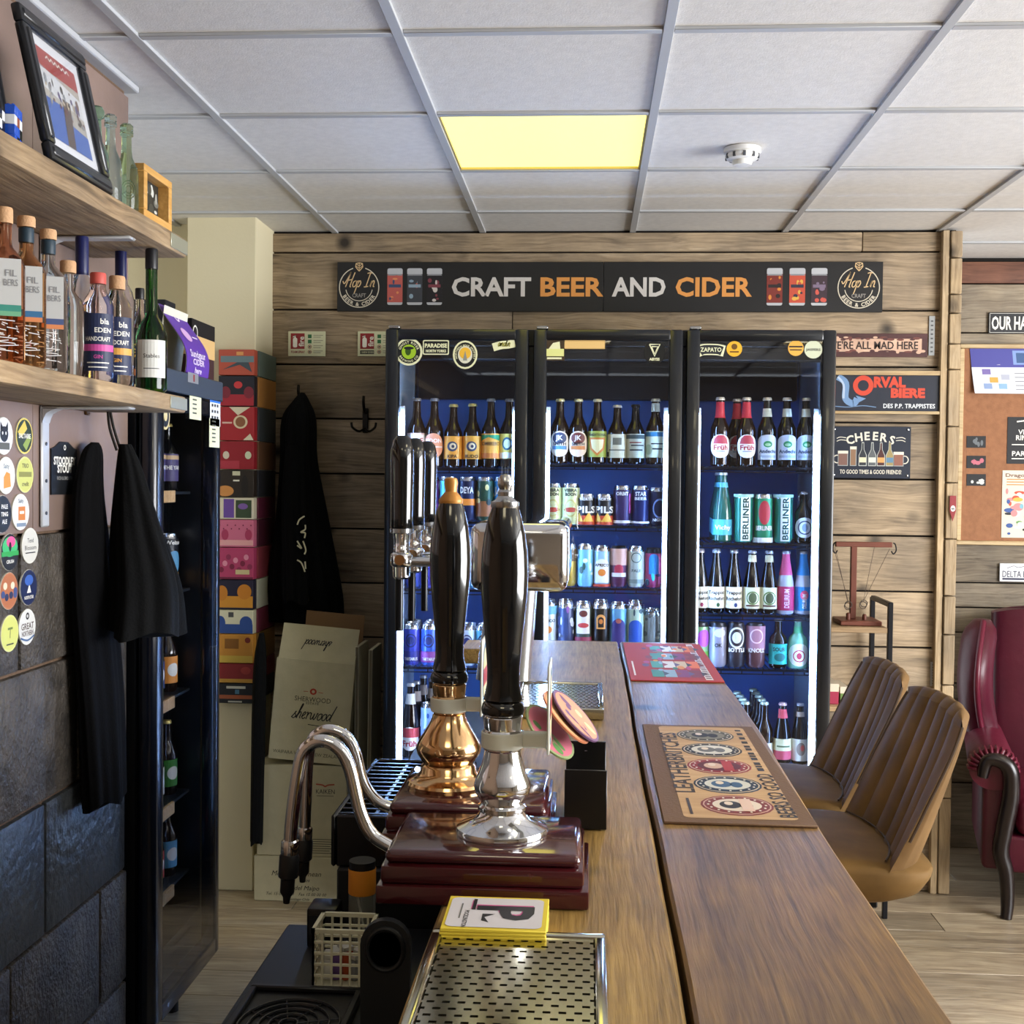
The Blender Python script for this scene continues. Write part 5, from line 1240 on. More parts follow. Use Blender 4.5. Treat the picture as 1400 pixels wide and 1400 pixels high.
# small wooden frame
y0, y1 = P(197, 298, X=XS - .005).y, P(235, 318, X=XS - .005).y
t = thing('picture_frame', 'small pale wood box frame at the end of the upper shelf', 'picture', (XS - .04, (y0 + y1) / 2, zu))
w = (y1 - y0) / 2; h = .112
OAK = wood('oak_frame', ['b07f3c', 'c9974e', 'd8ab66'], 'Y', rough=.5, bump=.1, knots=False)
for a, b, c, d in ((-w, w, 0, .016), (-w, w, h - .016, h), (-w, -w + .02, .016, h - .016), (w - .02, w, .016, h - .016)):
    G().box(0, .035, a, b, c, d, OAK, .001).build('frame_side', t)
G().box(.004, .01, -w + .01, w - .01, .01, h - .01, M('2a2a26', .5, vary=.6, bscale=60)).build('picture', t)
pr = Pr(); rr = random.Random(3)
for q in range(14): pr.ell(rr.uniform(-.6, .6) * w, rr.uniform(.25, .75) * h, rr.uniform(.05, .2) * w, rr.uniform(.03, .12) * h, M(rr.choice(['9a9c96', '6a6c66', '3c3e3a', 'c0c2bc']), .4), q * .05)
pr.build('print', t, plane((.0105, 0, 0), (0, 1, 0), (0, 0, 1), .0002, .0003))

# ---- pump clips and beer mats stuck on the wall
def WP(px, py): return P(px, py, X=XL)
def roundel(px, py, label, cols, draw=None, rv=.038, ru=None):
    p = WP(px, py); ru = ru or rv
    t = thing('beer_mat', label, 'beer mat', (XL, p.y, p.z), group='round beer mats on the left wall')
    mp = plane((.0036, 0, 0), (0, 1, 0), (0, 0, 1), .0002, .0003)
    G().lathe([(rv, 0), (rv, .0034), (rv * .985, .0036), (0, .0036)], M('c9c6ba', .6), 32, mtx=Matrix.Rotation(pi / 2, 3, 'Y')).build('board', t)
    pr = Pr().ell(0, 0, rv * .99, rv * .99, M(cols[0], .5), 0).ell(0, 0, rv * .9, rv * .9, M(cols[1], .5), 1)
    if draw: draw(pr, rv)
    pr.build('print', t, mp)
def cat_(pr, r):
    pr.ell(0, .1 * r, .45 * r, .42 * r, DKI, 2).poly([(-.42 * r, .3 * r), (-.4 * r, .75 * r), (-.12 * r, .45 * r)], DKI, 2).poly([(.42 * r, .3 * r), (.4 * r, .75 * r), (.12 * r, .45 * r)], DKI, 2).ell(-.18 * r, .15 * r, .07 * r, .09 * r, WHT, 3).ell(.18 * r, .15 * r, .07 * r, .09 * r, WHT, 3).rect(-.6 * r, -.72 * r, .6 * r, -.35 * r, M('5a5a54', .5), 2)
roundel(3, 596, 'white beer mat with black cat face, top of the wall cluster', ('e4e4e0', 'd9dade'), cat_)
roundel(31, 596, 'yellow and black beer mat beside the cat face mat', ('d9c65a', '2c3a2a'), lambda pr, r: pr.poly([(-.8 * r, .2 * r), (.0, .85 * r), (.3 * r, .4 * r), (-.4 * r, -.1 * r)], M('d9c050', .5), 2).poly([(.8 * r, -.1 * r), (.2 * r, -.8 * r), (-.2 * r, -.5 * r), (.5 * r, .1 * r)], M('8aa04a', .5), 2).text('SALTAIRE', 0, 0, .36 * r, WHT, 3, w=1.4 * r))
roundel(6, 650, 'white beer mat with orange beehive drawing', ('e2e0d8', 'dcdad2'), lambda pr, r: pr.poly([(-.3 * r, -.7 * r), (.5 * r, -.6 * r), (.4 * r, .1 * r), (.0, .2 * r), (-.3 * r, -.1 * r)], M('d98f3a', .5), 2).text('Salty', 0, .5 * r, .34 * r, M('6a7a8a', .5), 2))
roundel(32, 649, 'lime yellow beer mat with brown lettering', ('cfcf7a', 'c3c66a'), lambda pr, r: pr.text('TRIO', 0, .5 * r, .34 * r, M('5a5230', .5), 2).rect(-.75 * r, -.12 * r, .75 * r, .16 * r, M('8a8a4a', .5), 2).text('credit', 0, -.5 * r, .34 * r, M('5a5230', .5), 2))
roundel(1, 703, 'black beer mat with white lettering at the left edge', ('1a1a20', '15161c'), lambda pr, r: [pr.text(x, .2 * r, (.4 - .4 * q) * r, .32 * r, WHT, 2) for q, x in enumerate(('PALE', 'TING', 'ALE'))])
roundel(26, 700, 'white beer mat with orange toast drawing', ('e2e0dc', 'dad8d6'), lambda pr, r: pr.rect(-.3 * r, -.45 * r, .5 * r, .3 * r, M('c97a3a', .5), 2).rect(-.15 * r, -.1 * r, .35 * r, .05 * r, WHT, 3).text('Salty', 0, .62 * r, .32 * r, M('5a6a7a', .5), 2).rect(-.5 * r, -.8 * r, .6 * r, -.6 * r, M('7a8aa0', .5), 2))
roundel(11, 755, 'black beer mat with green and pink swirl', ('1a1a1e', '1a1a1e'), lambda pr, r: pr.ell(0, .3 * r, .85 * r, .55 * r, M('3fae6a', .5), 2).ell(.1 * r, .55 * r, .5 * r, .3 * r, M('d9518a', .5), 3).ell(0, .3 * r, .14 * r, .26 * r, DKI, 4).rect(-.95 * r, -.2 * r, .95 * r, .05 * r, M('2f9a4a', .5), 4).text('CRUSH', 0, -.5 * r, .26 * r, WHT, 4))
roundel(39, 746, 'pale grey beer mat with thin dark lettering', ('d2d0c8', 'cbc9c2'), lambda pr, r: pr.text('Tend', 0, .3 * r, .36 * r, DKI, 2, bold=0).text('Blossom', 0, -.1 * r, .36 * r, DKI, 2, bold=0, w=1.4 * r).rect(-.6 * r, -.42 * r, .6 * r, -.36 * r, DKI, 2))
roundel(10, 808, 'orange and blue patterned beer mat', ('b0704a', 'a8653f'), lambda pr, r: [pr.ell(.7 * r * cos(q), -.05 * r + .35 * r * sin(q * 2), .22 * r, .2 * r, M(['3a4a7a', 'd9c9b0', '2a3050'][q % 3], .5), 2 + q * .1) for q in range(7)])
roundel(37, 803, 'dark blue beer mat with white boat emblem', ('20284a', '18224a'), lambda pr, r: pr.poly([(-.25 * r, -.3 * r), (.25 * r, -.3 * r), (.05 * r, .2 * r)], WHT, 2).text('NORTH STAR', 0, -.55 * r, .26 * r, WHT, 2, w=1.1 * r).ell(0, .4 * r, .5 * r, .3 * r, M('3a5fb0', .5), 2))
roundel(11, 866, 'lime beer mat with small palm drawing, lowest left', ('cdd07a', 'c6c96c'), lambda pr, r: pr.stroke([(0, -.25 * r), (.03 * r, .2 * r)], .05 * r, DKI, 2).rect(-.25 * r, .2 * r, .3 * r, .32 * r, M('6a7a3a', .5), 2).rect(-.4 * r, -.62 * r, .4 * r, -.55 * r, DKI, 2))
roundel(35, 857, 'white GREAT NORTHERN beer mat, lowest right of the cluster', ('d9d9d6', 'd4d4d2'), lambda pr, r: pr.text('GREAT', 0, .05 * r, .5 * r, M('5a4a48', .5), 2, w=1.5 * r).text('NORTHERN', 0, -.35 * r, .4 * r, M('5a4a48', .5), 2, w=1.4 * r).ring(0, .6 * r, .2 * r, .1 * r, DKI, 2, 14).stroke([(-.8 * r, -.55 * r), (0, -.75 * r), (.8 * r, -.55 * r)], .1 * r, M('3a5a8a', .5), 2))
# black STOODLEY STOUT clip
a, b = WP(68, 640), WP(103, 640)
p0, p1 = WP(85, 604), WP(85, 676)
t = thing('pump_clip', 'black STOODLEY STOUT pump clip on the left wall', 'pump clip', (XL, (a.y + b.y) / 2, (p0.z + p1.z) / 2))
w, h = (b.y - a.y) / 2, (p0.z - p1.z) / 2
ol = [(-w, -h), (w, -h), (w, h * .72), (w * .7, h * .8), (w * .3, h), (-w * .3, h), (-w * .7, h * .8), (-w, h * .72)]
mm = Matrix(((0, 0, 1, 0), (1, 0, 0, 0), (0, 1, 0, 0), (0, 0, 0, 1)))
G().prism(ol, .0005, .004, M('15171b', .4), mm).build('plate', t)
pr = Pr().text('STOODLEY', 0, h * .28, .024, WHT, 1, w=w * 1.7, bold=.04).text('STOUT', 0, -h * .02, .024, WHT, 1, w=w * 1.15, bold=.04).text('RICH & SMOOTH', 0, -h * .38, .011, M('8a8a88', .5), 1, w=w * 1.2).ring(0, h * .78, .006, .0035, WHT, 1, 16)
pr.build('lettering', t, plane((.0042, 0, 0), (0, 1, 0), (0, 0, 1), .0002, .0003))

# ---- aprons hanging below the lower shelf
hk = P(146, 562, X=XL + .05)
t = thing('coat_hook', 'small brass hook under the lower shelf holding the aprons', 'hook', (XL, hk.y, hk.z))
G().tube(cat_rom([(.001, 0, .02), (.03, 0, .015), (.055, 0, .005), (.06, 0, .02)], 5), .004, M('6a4a2a', .35, .8), 8).build('arm', t)
G().box(0, .006, -.012, .012, -.01, .04, M('6a4a2a', .35, .8), .002).build('back_plate', t)
def AZ(py, X=-1.1): return P(150, py, X=X).z - 0
t = thing('apron', 'black apron gathered on its straps under the lower shelf', 'apron', (XL, hk.y, 0))
ST = M('1a120c', .7)
for s_, px in ((-.006, 150), (.006, 157)):
    G().tube(cat_rom([(.055, s_, hk.z + .004), (.062, s_ * 2, hk.z - .04), (.075, .01 + s_ * 2, AZ(615))], 5), .0035, ST, 6).build('strap', t)
drape([(AZ(606), .09, .012, .014, .012), (AZ(640), .1, .015, .03, .025), (AZ(720), .12, .01, .055, .045), (AZ(800), .145, .005, .075, .075), (AZ(868), .15, -.005, .08, .1)], M('0a0b0d', .9, bump=.2, bscale=160, spec=.25), 5, .009, seed=12).build('cloth', t, 60)
t = thing('apron', 'long black apron hanging behind the gathered one', 'apron', (XL, hk.y - .02, 0))
drape([(AZ(606, -1.14), .03, .0, .006, .018), (AZ(622, -1.14), .03, -.015, .016, .048), (AZ(680, -1.14), .032, -.04, .022, .07), (AZ(800, -1.14), .036, -.02, .026, .1), (AZ(950, -1.14), .042, .01, .032, .1), (AZ(1088, -1.14), .045, .02, .036, .085)], M('060608', .95, bump=.2, bscale=160, spec=.15), 6, .007, seed=21).build('cloth', t, 60)

# ------------------------------------------------------------------ tall single-door fridge in the recess
XD = -1.115
YN = YL + .025; YE = P(303, 800, X=XD).y
ZT = P(226, 502, X=XD).z
t = fz = thing('upright_fridge', 'tall narrow glass door fridge standing in the left recess', 'fridge', (0, 0, 0))
BD = M('0b0d11', .3)
g = G().box(-1.75, -1.17, YN, YN + .03, .12, ZT, BD).box(-1.75, -1.17, YE - .03, YE, .12, ZT, BD).box(-1.75, -1.72, YN + .03, YE - .03, .12, ZT, M('c9ccd0', .5))
g.box(-1.72, -1.17, YN + .03, YE - .03, .12, .3, BD).box(-1.72, -1.17, YN + .03, YE - .03, ZT - .04, ZT, BD)
g.build('cabinet', t)
G().box(-1.17, XD + .002, YN, YE, ZT - .06, ZT, M('3b4350', .4), .003).build('header', t)
for yy in (YN + .05, YE - .1):
    for xx in (-1.7, -1.24): G().lathe([(.02, 0), (.02, .12), (0, .12)], BLACK, 10, c=(xx, yy + .025, 0)).build('foot', t)
g = G()
DF = M('0f1420', .22, coat=.5)
zb0, zb1 = .16, ZT - .065
g.box(-1.17, XD, YN, YN + .075, zb0, zb1, DF, .022, 4).box(-1.165, XD - .004, YE - .035, YE, zb0, zb1, DF, .006, 2)
g.box(-1.165, XD - .004, YN + .07, YE - .03, zb1 - .045, zb1, DF, .005, 2).box(-1.165, XD - .004, YN + .07, YE - .03, zb0, zb0 + .05, DF, .005, 2)
dr = g.build('door', t)
G().box(-1.124, -1.119, YN + .07, YE - .03, zb0 + .045, zb1 - .04, pane('fridge_glass')).build('glass_pane', dr)
G().box(-1.168, -1.158, YN + .078, YN + .088, .4, 1.6, M('7fa8e8', .4, emit=8.)).build('led_strip', t)  # unseen strip added to lighten the dark interior
TW = wood('slat_wood', ['a07a4c', 'c09a68', 'd0ae80'], 'X', rough=.6, knots=False)
shz = [P(250, y, X=-1.2).z for y in (672, 806, 945, 1085, 1195)]
for z in shz:
    s_ = G().box(-1.71, -1.2, YN + .04, YE - .04, z - .008, z, M('2a3038', .4, .5)).build('shelf', t)
    G().box(-1.2, -1.19, YN + .1, YE - .2, z - .03, z + .004, TW, .001).build('reflected_slat', s_)  # wood slat stands in for the bar's reflection in the glass
rr = random.Random(31)
kinds = [('beer_bottle', 0), ('beer_can', 1), ('beer_bottle', 2), ('beer_bottle', 3), ('beer_can', 4)]
pal = [('23366a', 'navy'), ('e0903a', 'orange'), ('c9c2a8', 'cream'), ('3f8a3a', 'green'), ('b03a34', 'red'), ('5a9ac0', 'light blue')]
shw = ['top', 'second', 'third', 'fourth', 'lowest']
for r, z in enumerate(shz):
    for n in range(4):
        y = YN + .13 + n * .11
        col, cn = pal[(r * 2 + n) % 6]
        loc = Vector((-1.25, y, z + .0005))
        lab = '%s labelled %s, %s from the near end, %s shelf, recess fridge' % (cn, 'can' if r == 1 else 'bottle', ordn[n], shw[r])
        face = radians(60)
        if r == 1:
            beer_can(loc, .165, .033, '1a1a1f', [('r', -.9, .05, .9, .3, BL('e0a03a')), ('e', 0, .5, .5, .2, BL(col)), ('t', 'Weizen', 0, .85, .1, WHT, 1.1)], lab, 'drinks in the recess fridge', rot=face)
        elif r == 0:
            beer_bottle(loc, .2, .032, BLK_, 'stub', lab, 'drinks in the recess fridge', [BL('4a4070'), ('t', 'THE YARD', 0, .5, .2, WHT, 1.3), ('r', -1, .8, 1, .95, BL('c9a77a'))], (.15, .55), rot=face)
        else:
            beer_bottle(loc, .22, .031, BR if n % 2 else GRN, 'long', lab, 'drinks in the recess fridge', [BL(col), ('e', 0, .5, .4, .25, WHT)], (.12, .48), rot=face)
# stickers on the glass
sp = plane((0, 0, 0), (0, 1, 0), (0, 0, 1), .0002, .0003)
def gstick(px, py, wpx, hpx, draw, lab, X=-1.1188):
    p = P(px, py, X=X); a = P(px - wpx / 2, py, X=X); b = P(px + wpx / 2, py, X=X)
    w = (b.y - a.y) / 2; h = hpx / 2 * p.y / F
    pr = Pr(); draw(pr, w, h)
    o = pr.build('sticker', dr, plane((X, p.y, p.z), (0, 1, 0), (0, 0, 1), .0003, .0006)); o['label'] = lab
PG = M('d3d6b4', .6)
def d_menu(pr, w, h):
    pr.rect(-w, -h, w, h, PG, 0)
    for q in range(6): pr.rect(-w * .5, h * (.75 - .28 * q), w * (.2 + .3 * ((q * 3) % 3) / 2), h * (.85 - .28 * q), M('4a4c44', .6), 1)
gstick(267, 552, 16, 44, d_menu, 'pale green paper slip')
gstick(293, 592, 14, 40, d_menu, 'lower pale green paper slip')
def d_blue(pr, w, h):
    pr.rect(-w, -h, w, h, M('d9dce0', .6), 0).rect(-w, h * .4, w, h, M('2f6fd0', .6), 1)
    for q in range(3):
        for c in range(3): pr.rect(w * (-.7 + .5 * c), h * (.15 - .36 * q), w * (-.4 + .5 * c), h * (.32 - .36 * q), DKI, 1)
gstick(294, 560, 14, 46, d_blue, 'blue and white opening notice')
gstick(226, 568, 12, 40, lambda pr, w, h: pr.ell(0, 0, w, h, M('c9b98a', .6), 0).ell(0, 0, w * .8, h * .82, DKI, 1).ell(0, 0, w * .4, h * .4, M('c9b98a', .6), 2), 'round gold and black sticker')
# vertical OPEN lettering
pr = Pr()
for q, ch in enumerate('OPEN'):
    pr.text(ch, 0, -.075 * q, .06, M('c9d6ea', .5), 1, w=.03)
p = P(219, 690, X=-1.1188)
pr.build('lettering', dr, plane((-1.1188, p.y, p.z), (0, 1, 0), (0, 0, 1), .0003, .0008))
# badge on header
p = P(263, 517, X=XD)
Pr().rect(-.045, -.014, .045, .014, M('b9bcc0', .3, .6), 0).rect(.0, -.01, .012, .01, M('8a2a2a', .5), 1).build('badge', t, plane((XD + .002, p.y, p.z), (0, 1, 0), (0, 0, 1), .0003, .0006))
# ---- on top of the tall fridge
p0 = P(246, 490, X=-1.16)
t = thing('tent_card', 'curling purple card standing on the recess fridge', 'card', (-1.15, p0.y, ZT))
VI = M('5a3596', .45)
hc = P(240, 420, X=-1.17).z - ZT + .0
y0, y1 = P(228, 480, X=-1.16).y - p0.y, P(268, 480, X=-1.16).y - p0.y
bend = lambda u, v: Vector((.028 - .05 * v + .02 * sin(v * 4.5), y0 * .6 + (y1 - y0) * u * .8 - .02 * v, hc * v))
g = G().grid(bend, 4, 14, VI).grid(lambda u, v: bend(u, v) - Vector((.0025, 0, 0)), 4, 14, M('d0ccb9', .6)); g.build('front_leaf', t)
G().grid(lambda u, v: Vector((-.055 + .03 * v, y0 * .6 + (y1 - y0) * u * .8 - .02 * v, hc * .98 * v)), 4, 6, M('d0ccb9', .6)).build('back_leaf', t)
pr = Pr(); pk = M('d9c9e6', .5)
pr.text('Sundgaur', .5, .32, .15, pk, 1, w=.66).text('CIDER', .5, .2, .12, pk, 1, w=.5).text('here', .5, .08, .12, pk, 1, w=.3).ell(.4, .6, .16, .1, M('c9a0d0', .5), 1).ring(.5, .88, .1, .06, pk, 1, 16, asp=.8).rect(.62, .58, .85, .6, pk, 1)
pr.build('print', t, lambda u, v, l: bend(u, v) + Vector((.0012 + .0003 * l, 0, 0)))
def on_top(px0, px1, py0, X0, X1, label, cols):
    ya, yb = P(px0, 480, X=X1).y, P(px1, 480, X=X1).y; z1 = P(px1, py0, X=X1).z
    t = thing('gift_box', label, 'box', ((X0 + X1) / 2, (ya + yb) / 2, ZT))
    hx, hy, hz = (X1 - X0) / 2, (yb - ya) / 2, z1 - ZT
    G().box(-hx, hx, -hy, hy, 0, hz, M(cols[0], .5), .002).build('body', t)
    n = len(cols) - 1
    for q, c in enumerate(cols[1:]):
        z0_ = hz * [.42, .74][q]; z1_ = hz * [.74, .995][q]
        G().box(-hx - .001, hx + .001, -hy - .001, hy + .001, z0_, z1_, M(c, .5)).build('band', t)
    return t, hx, hy, hz
t, hx, hy, hz = on_top(262, 293, 447, -1.34, -1.18, 'brown cream and black box on the far end of recess fridge', ['3d2320', 'c9a46c', '14100e'])
Pr().ring(-hy * .75, hz * .78, .022, .017, M('d9d6c8', .5), 1, 20).build('emblem', t, plane((hx + .001, 0, 0), (0, 1, 0), (0, 0, 1)))
t, hx, hy, hz = on_top(226, 240, 415, -1.32, -1.21, 'black box standing behind the purple card', ['15161a'])
Pr().text('BB', 0, hz * .7, .03, WHT, 1).text('m', hy * .6, hz * .75, .03, WHT, 1).build('print', t, plane((hx, 0, 0), (0, 1, 0), (0, 0, 1)))
# ------------------------------------------------------------------ bar counter
ZB = 1.12
BARW = wood('bar_board', ['5d4722', '8f7039', 'ad8b4c', 'c2a264'], 'Y', rough=.52, bump=.4, grain=1.7, coat=.05)
BARW2 = wood('bar_board_dark', ['4c361b', '7d5d35', '98753f', 'ad8a55'], 'Y', rough=.46, bump=.4, grain=1.7, coat=.05)
bar = thing('bar_counter', 'long bar counter topped with two thick worn wooden boards', 'bar', (0, 0, 0))
YE_ = P(800, 876, Z=ZB).y
xs_ = P(847, 880, Z=ZB).x; xr2 = .346; xl2 = -.168
def wavy(x_fn0, x_fn1, y0, y1, z0, z1, m, n=40):
    g = G()
    def f(u, v):
        y = y0 + (y1 - y0) * v; a, b = x_fn0(y), x_fn1(y); c = .004
        ring = [(a, z1 - c), (a + c, z1), (b - c, z1), (b, z1 - c), (b, z0), (a, z0)]
        x, z = ring[min(5, int(round(u * 6)))]
        return Vector((x, y, z))
    return g.grid(f, 6, n, m, cu=True, capv=True)
wob = lambda y, k: .0012 * sin(y * 4 + k) + .0006 * sin(y * 13 + 2 * k)
wavy(lambda y: xl2 + wob(y, 1), lambda y: xs_ - .004 + wob(y, 2), .2, YE_, ZB - .045, ZB - .001, BARW).build('board', bar, 30)
wavy(lambda y: xs_ + .003 + wob(y, 2.2), lambda y: xr2 + wob(y, 4) + (.004 * sin(y * 3)), .2, YE_ - .01, ZB - .045, ZB, BARW2).build('board', bar, 30)
g = G().box(xl2 + .01, .16, .25, YE_ - .04, ZB - .09, ZB - .046, M('2b2118', .7)); g.build('under_frame', bar)
for q in range(18):
    a = .28 + q * (YE_ - .36) / 18; b = .28 + (q + 1) * (YE_ - .36) / 18
    G().box(.08, .1, a + .001, b - .001, .002, ZB - .09, POST, .002).build('front_plank', bar)
G().box(-.37, xl2 - .003, YE_ - .22, YE_ - .02, ZB - .045, ZB - .001, BARW, .003).build('end_board', bar)
# ------------------------------------------------------------------ bar runners
def runner(name, label, pts, th, base):
    """pts: near-left, near-right, far-left pixel corners on the counter"""
    a = P(*pts[0], Z=ZB + .001); b = P(*pts[1], Z=ZB + .001); c = P(*pts[2], Z=ZB + .001)
    x0, x1 = (a.x + c.x) / 2, b.x; y0, y1 = a.y, c.y
    t = thing(name, label, 'bar mat', ((x0 + x1) / 2, (y0 + y1) / 2, ZB))
    w, h = (x1 - x0) / 2, (y1 - y0) / 2
    G().box(-w, w, -h, h, .0005, th, base, .001).build('mat', t)
    return t, w, h
t, w, h = runner('bar_runner', 'brown bar runner with five oval brewery badges', ((905, 1126), (1118, 1131), (880, 992)), .004, M('6b4f36', .75, bump=.15, bscale=200))
top = plane((0, 0, .004), (1, 0, 0), (0, 1, 0), .0002, .0003)
TAN = wood('runner_print', ['b08a5c', 'c9a273', 'd8b688'], 'X', rough=.7, bump=.02, knots=False)
pr = Pr()
pr.rrect(-w * .72, -h * .93, w * .80, h * .95, .012, TAN, 0)
for q, (co, ci, cc) in enumerate([('7a2a22', 'd9c9b4', '2a211e'), ('1f2c3c', 'c9c6b8', '3d5a78'), ('8a2020', '5a1418', 'c9a68a'), ('23201f', 'cfc9ba', '6a6864'), ('4a4436', '7d7660', '23201c')]):
    v = h * (-.72 + .36 * q); R = w * .50; u0 = w * .06
    pr.ell(u0, v, R, h * .165, M(co, .6), 1).ell(u0, v, R * .94, h * .15, M('cbb594' if q else 'c9a08a', .6), 2).ell(u0, v, R * .9, h * .14, M(co, .6), 3).ell(u0, v, R * .68, h * .1, M(ci, .6), 4)
    pr.ell(u0 - R * .18, v, R * .3, h * .06, M(cc, .6), 5).ell(u0 + R * .25, v - h * .01, R * .18, h * .05, M(cc, .6), 5).ell(u0 - R * .22, v + h * .02, R * .12, h * .03, M('d9c6b0', .6), 6)
    for s_ in range(16):
        a = 2 * pi * s_ / 16
        pr.rect(u0 + R * .79 * cos(a) - R * .03, v + h * .12 * sin(a) - h * .009, u0 + R * .79 * cos(a) + R * .03, v + h * .12 * sin(a) + h * .009, M('d8cdb8', .6), 5)
    if q in (0, 2): pr.rect(u0 + R * .1, v - h * .1, u0 + R * .42, v + h * .1, M('a8302c' if q == 2 else 'd9b9a4', .6), 6)
pr.text('LEATHERBRITCHES', -w * .6, h * .12, .044, M('3a2c20', .6), 2, rot=pi / 2, w=h * 1.3).text('BEERS SO GOOD', w * .68, -h * .52, .036, M('2c221a', .6), 2, rot=pi / 2, w=h * .76)
pr.rect(-w * .62, -h * .88, -w * .58, -h * .62, M('3a2c20', .6), 2)
rr = random.Random(2); v = -h * .08
while v < h * .88:
    L_ = rr.uniform(.03, .06) * h; pr.rect(w * .63, v, w * .73, v + L_, M('2c221a', .6), 2); v += L_ + .016 * h * rr.choice((1, 1, 3))
pr.build('print', t, top)
t, w, h = runner('bar_runner', 'red illustrated bar mat at the far end of the bar', ((862, 931), (990, 932), (852, 880)), .004, M('a83228', .7))
pr = Pr(); rr = random.Random(6)
pr.rect(w * .62, -h * .95, w * .78, h * .95, M('d9cfc4', .6), 1)
for q in range(22): pr.rect(w * .64, -h * .9 + q * h * .082, w * .76, -h * .86 + q * h * .082, M('5a3a34', .6), 2)
for q in range(16):
    u, v = (-.45 + .28 * (q % 4) + .05 * (q // 4)) * w, (-.68 + .44 * (q // 4)) * h
    pr.rect(u - .05 * w, v - .17 * h, u + .21 * w, v + .17 * h, M(['2f7a5a', 'd9d0c0', '7a2a5a', 'e0702c', '3a8a6a', '8aa0a8', 'c9b080', '7a1c1c'][(q * 5) % 8], .6), 1.1)
    pr.poly([(u + .21 * w, v - .1 * h), (u + .34 * w, v), (u + .21 * w, v + .1 * h)], M(['2c2c30', '8a2a2a', '5a4a6a'][q % 3], .6), 1.15)
for q in range(26):
    u, v = rr.uniform(-.6, .45) * w, rr.uniform(-.85, .85) * h
    pr.ell(u, v, rr.uniform(.03, .09) * w, rr.uniform(.04, .1) * h, M(rr.choice(['d9d0c0', '2f7a5a', 'e0702c', '7fa0a8', '5a2a4a', '7a1c1c', 'd98a3a', 'b03a6a']), .6), 1.2 + q * .03)
pr.rect(-w * .9, -h * .8, -w * .86, -h * .1, M('e2d6c8', .6), 2)
pr.build('print', t, top)

# ------------------------------------------------------------------ hand pumps
MAHO = M('3a0e13', .18, coat=.7, vary=.25, bscale=30)
MAHT = M('40191d', .12, coat=.8, vary=.2, bscale=25)
def pump_box(t, x0, x1, y0, y1, H):
    g = G().box(x0 - .0, x1 + .0, y0 - .0, y1, 0, .022, MAHO, .003, 2)
    g.box(x0 + .004, x1 - .006, y0 + .006, y1 - .006, .022, .044, MAHO, .005, 2)
    g.build('plinth', t)
    G().box(x0 + .008, x1 - .010, y0 + .012, y1 - .012, .044, H, MAHT, .008, 3).build('plinth_top', t)
def hand_pump(label, bx, by, box, metal, finial, band, clip_dx, zoff=0.):
    t = thing('hand_pump', label, 'beer pump', (bx, by, ZB))
    x0, x1, y0, y1 = box
    pump_box(t, x0 - bx, x1 - bx, y0 - by, y1 - by, .06)
    H = .06
    base = [(.0, 0), (.056, 0), (.0575, .005), (.056, .009), (.047, .013), (.036, .018), (.030, .024), (.0275, .028), (.030, .031), (.030, .035), (.026, .038), (.028, .043), (.034, .052), (.0355, .060), (.0345, .066), (.030, .076), (.0255, .088), (.0225, .100), (.022, .104)]
    if band == 'brass': base = [(.0, 0), (.058, 0), (.060, .006), (.058, .010), (.046, .015), (.040, .022), (.039, .03), (.036, .033), (.038, .037), (.045, .047), (.047, .056), (.043, .066), (.034, .08), (.027, .092), (.024, .1), (.023, .104)]
    G().lathe([(r, z + H) for r, z in base], metal, 40).build('pedestal', t)
    G().lathe([(.0222, .104), (.024, .106), (.0242, .128), (.0225, .130), (.0235, .134), (.0245, .146), (.0225, .149)], metal, 28, c=(0, 0, H)).build('ferrule', t)
    hd = [(.0205, .147), (.0262, .150), (.0272, .156), (.0255, .162), (.0225, .165), (.0245, .168), (.0235, .172), (.0205, .186), (.0202, .205), (.0225, .235), (.026, .268), (.0288, .30), (.0295, .325), (.0285, .348), (.0255, .372), (.0205, .394), (.0165, .405), (.0, .405)]
    G().lathe([(r, z + H) for r, z in hd], BLACKG, 32).build('handle', t)
    fn = {'chrome': [(.0165, .404), (.0175, .406), (.0175, .412), (.013, .414), (.009, .419), (.0095, .424), (.007, .427), (.0095, .432), (.0098, .438), (.006, .445), (0, .446)],
          'wood': [(.0165, .404), (.0175, .407), (.0175, .41), (.012, .417), (.0085, .421), (.0085, .424), (.01, .434), (.0085, .44), (0, .442)]}[finial]
    G().lathe([(r, z + H) for r, z in fn], STEEL if finial == 'chrome' else M('b9803c', .35, .2), 20).build('finial', t)
    # pump clip bracket and clip seen edge-on
    CW = M('cfd0c4', .5)
    G().lathe([(.0252, .108), (.0268, .109), (.0268, .127), (.0252, .128)], CW, 24, c=(0, 0, H), cap=False).box(.024, clip_dx, -.010, .010, .109 + H, .127 + H, CW, .002).build('clip_bracket', t)
    cl = G().box(clip_dx, clip_dx + .003, -.042, .042, .108 + H, .215 + H, M('c3c4b8', .35), .001).build('pump_clip', t)
    pr = Pr().ell(0, 0, .038, .048, M('3a5a6a', .5), 0).ell(0, 0, .03, .04, M('c9b98a', .5), 1).rect(-.03, -.012, .03, .012, M('8a2a2a', .5), 2)
    pr.build('clip_print', cl, plane((clip_dx + .003, 0, .16 + H), (0, 1, 0), (0, 0, 1), .0002, .0003))
    return t
def C3(px, py, Z): return P(px, py, Z=Z)
bn = C3(686, 1139, ZB + .06); bf = C3(613, 1074, ZB + .06)
n0, n1 = C3(513, 1236, ZB), C3(805, 1240, ZB)
pA = hand_pump('chrome based hand pump with black handle nearest the viewer', bn.x, bn.y, (n0.x, n1.x, n0.y, bn.y + .1), CHROME, 'chrome', 'chrome', .056)
f0 = C3(519, 1104, ZB + .06); f1 = C3(757, 1104, ZB + .06)
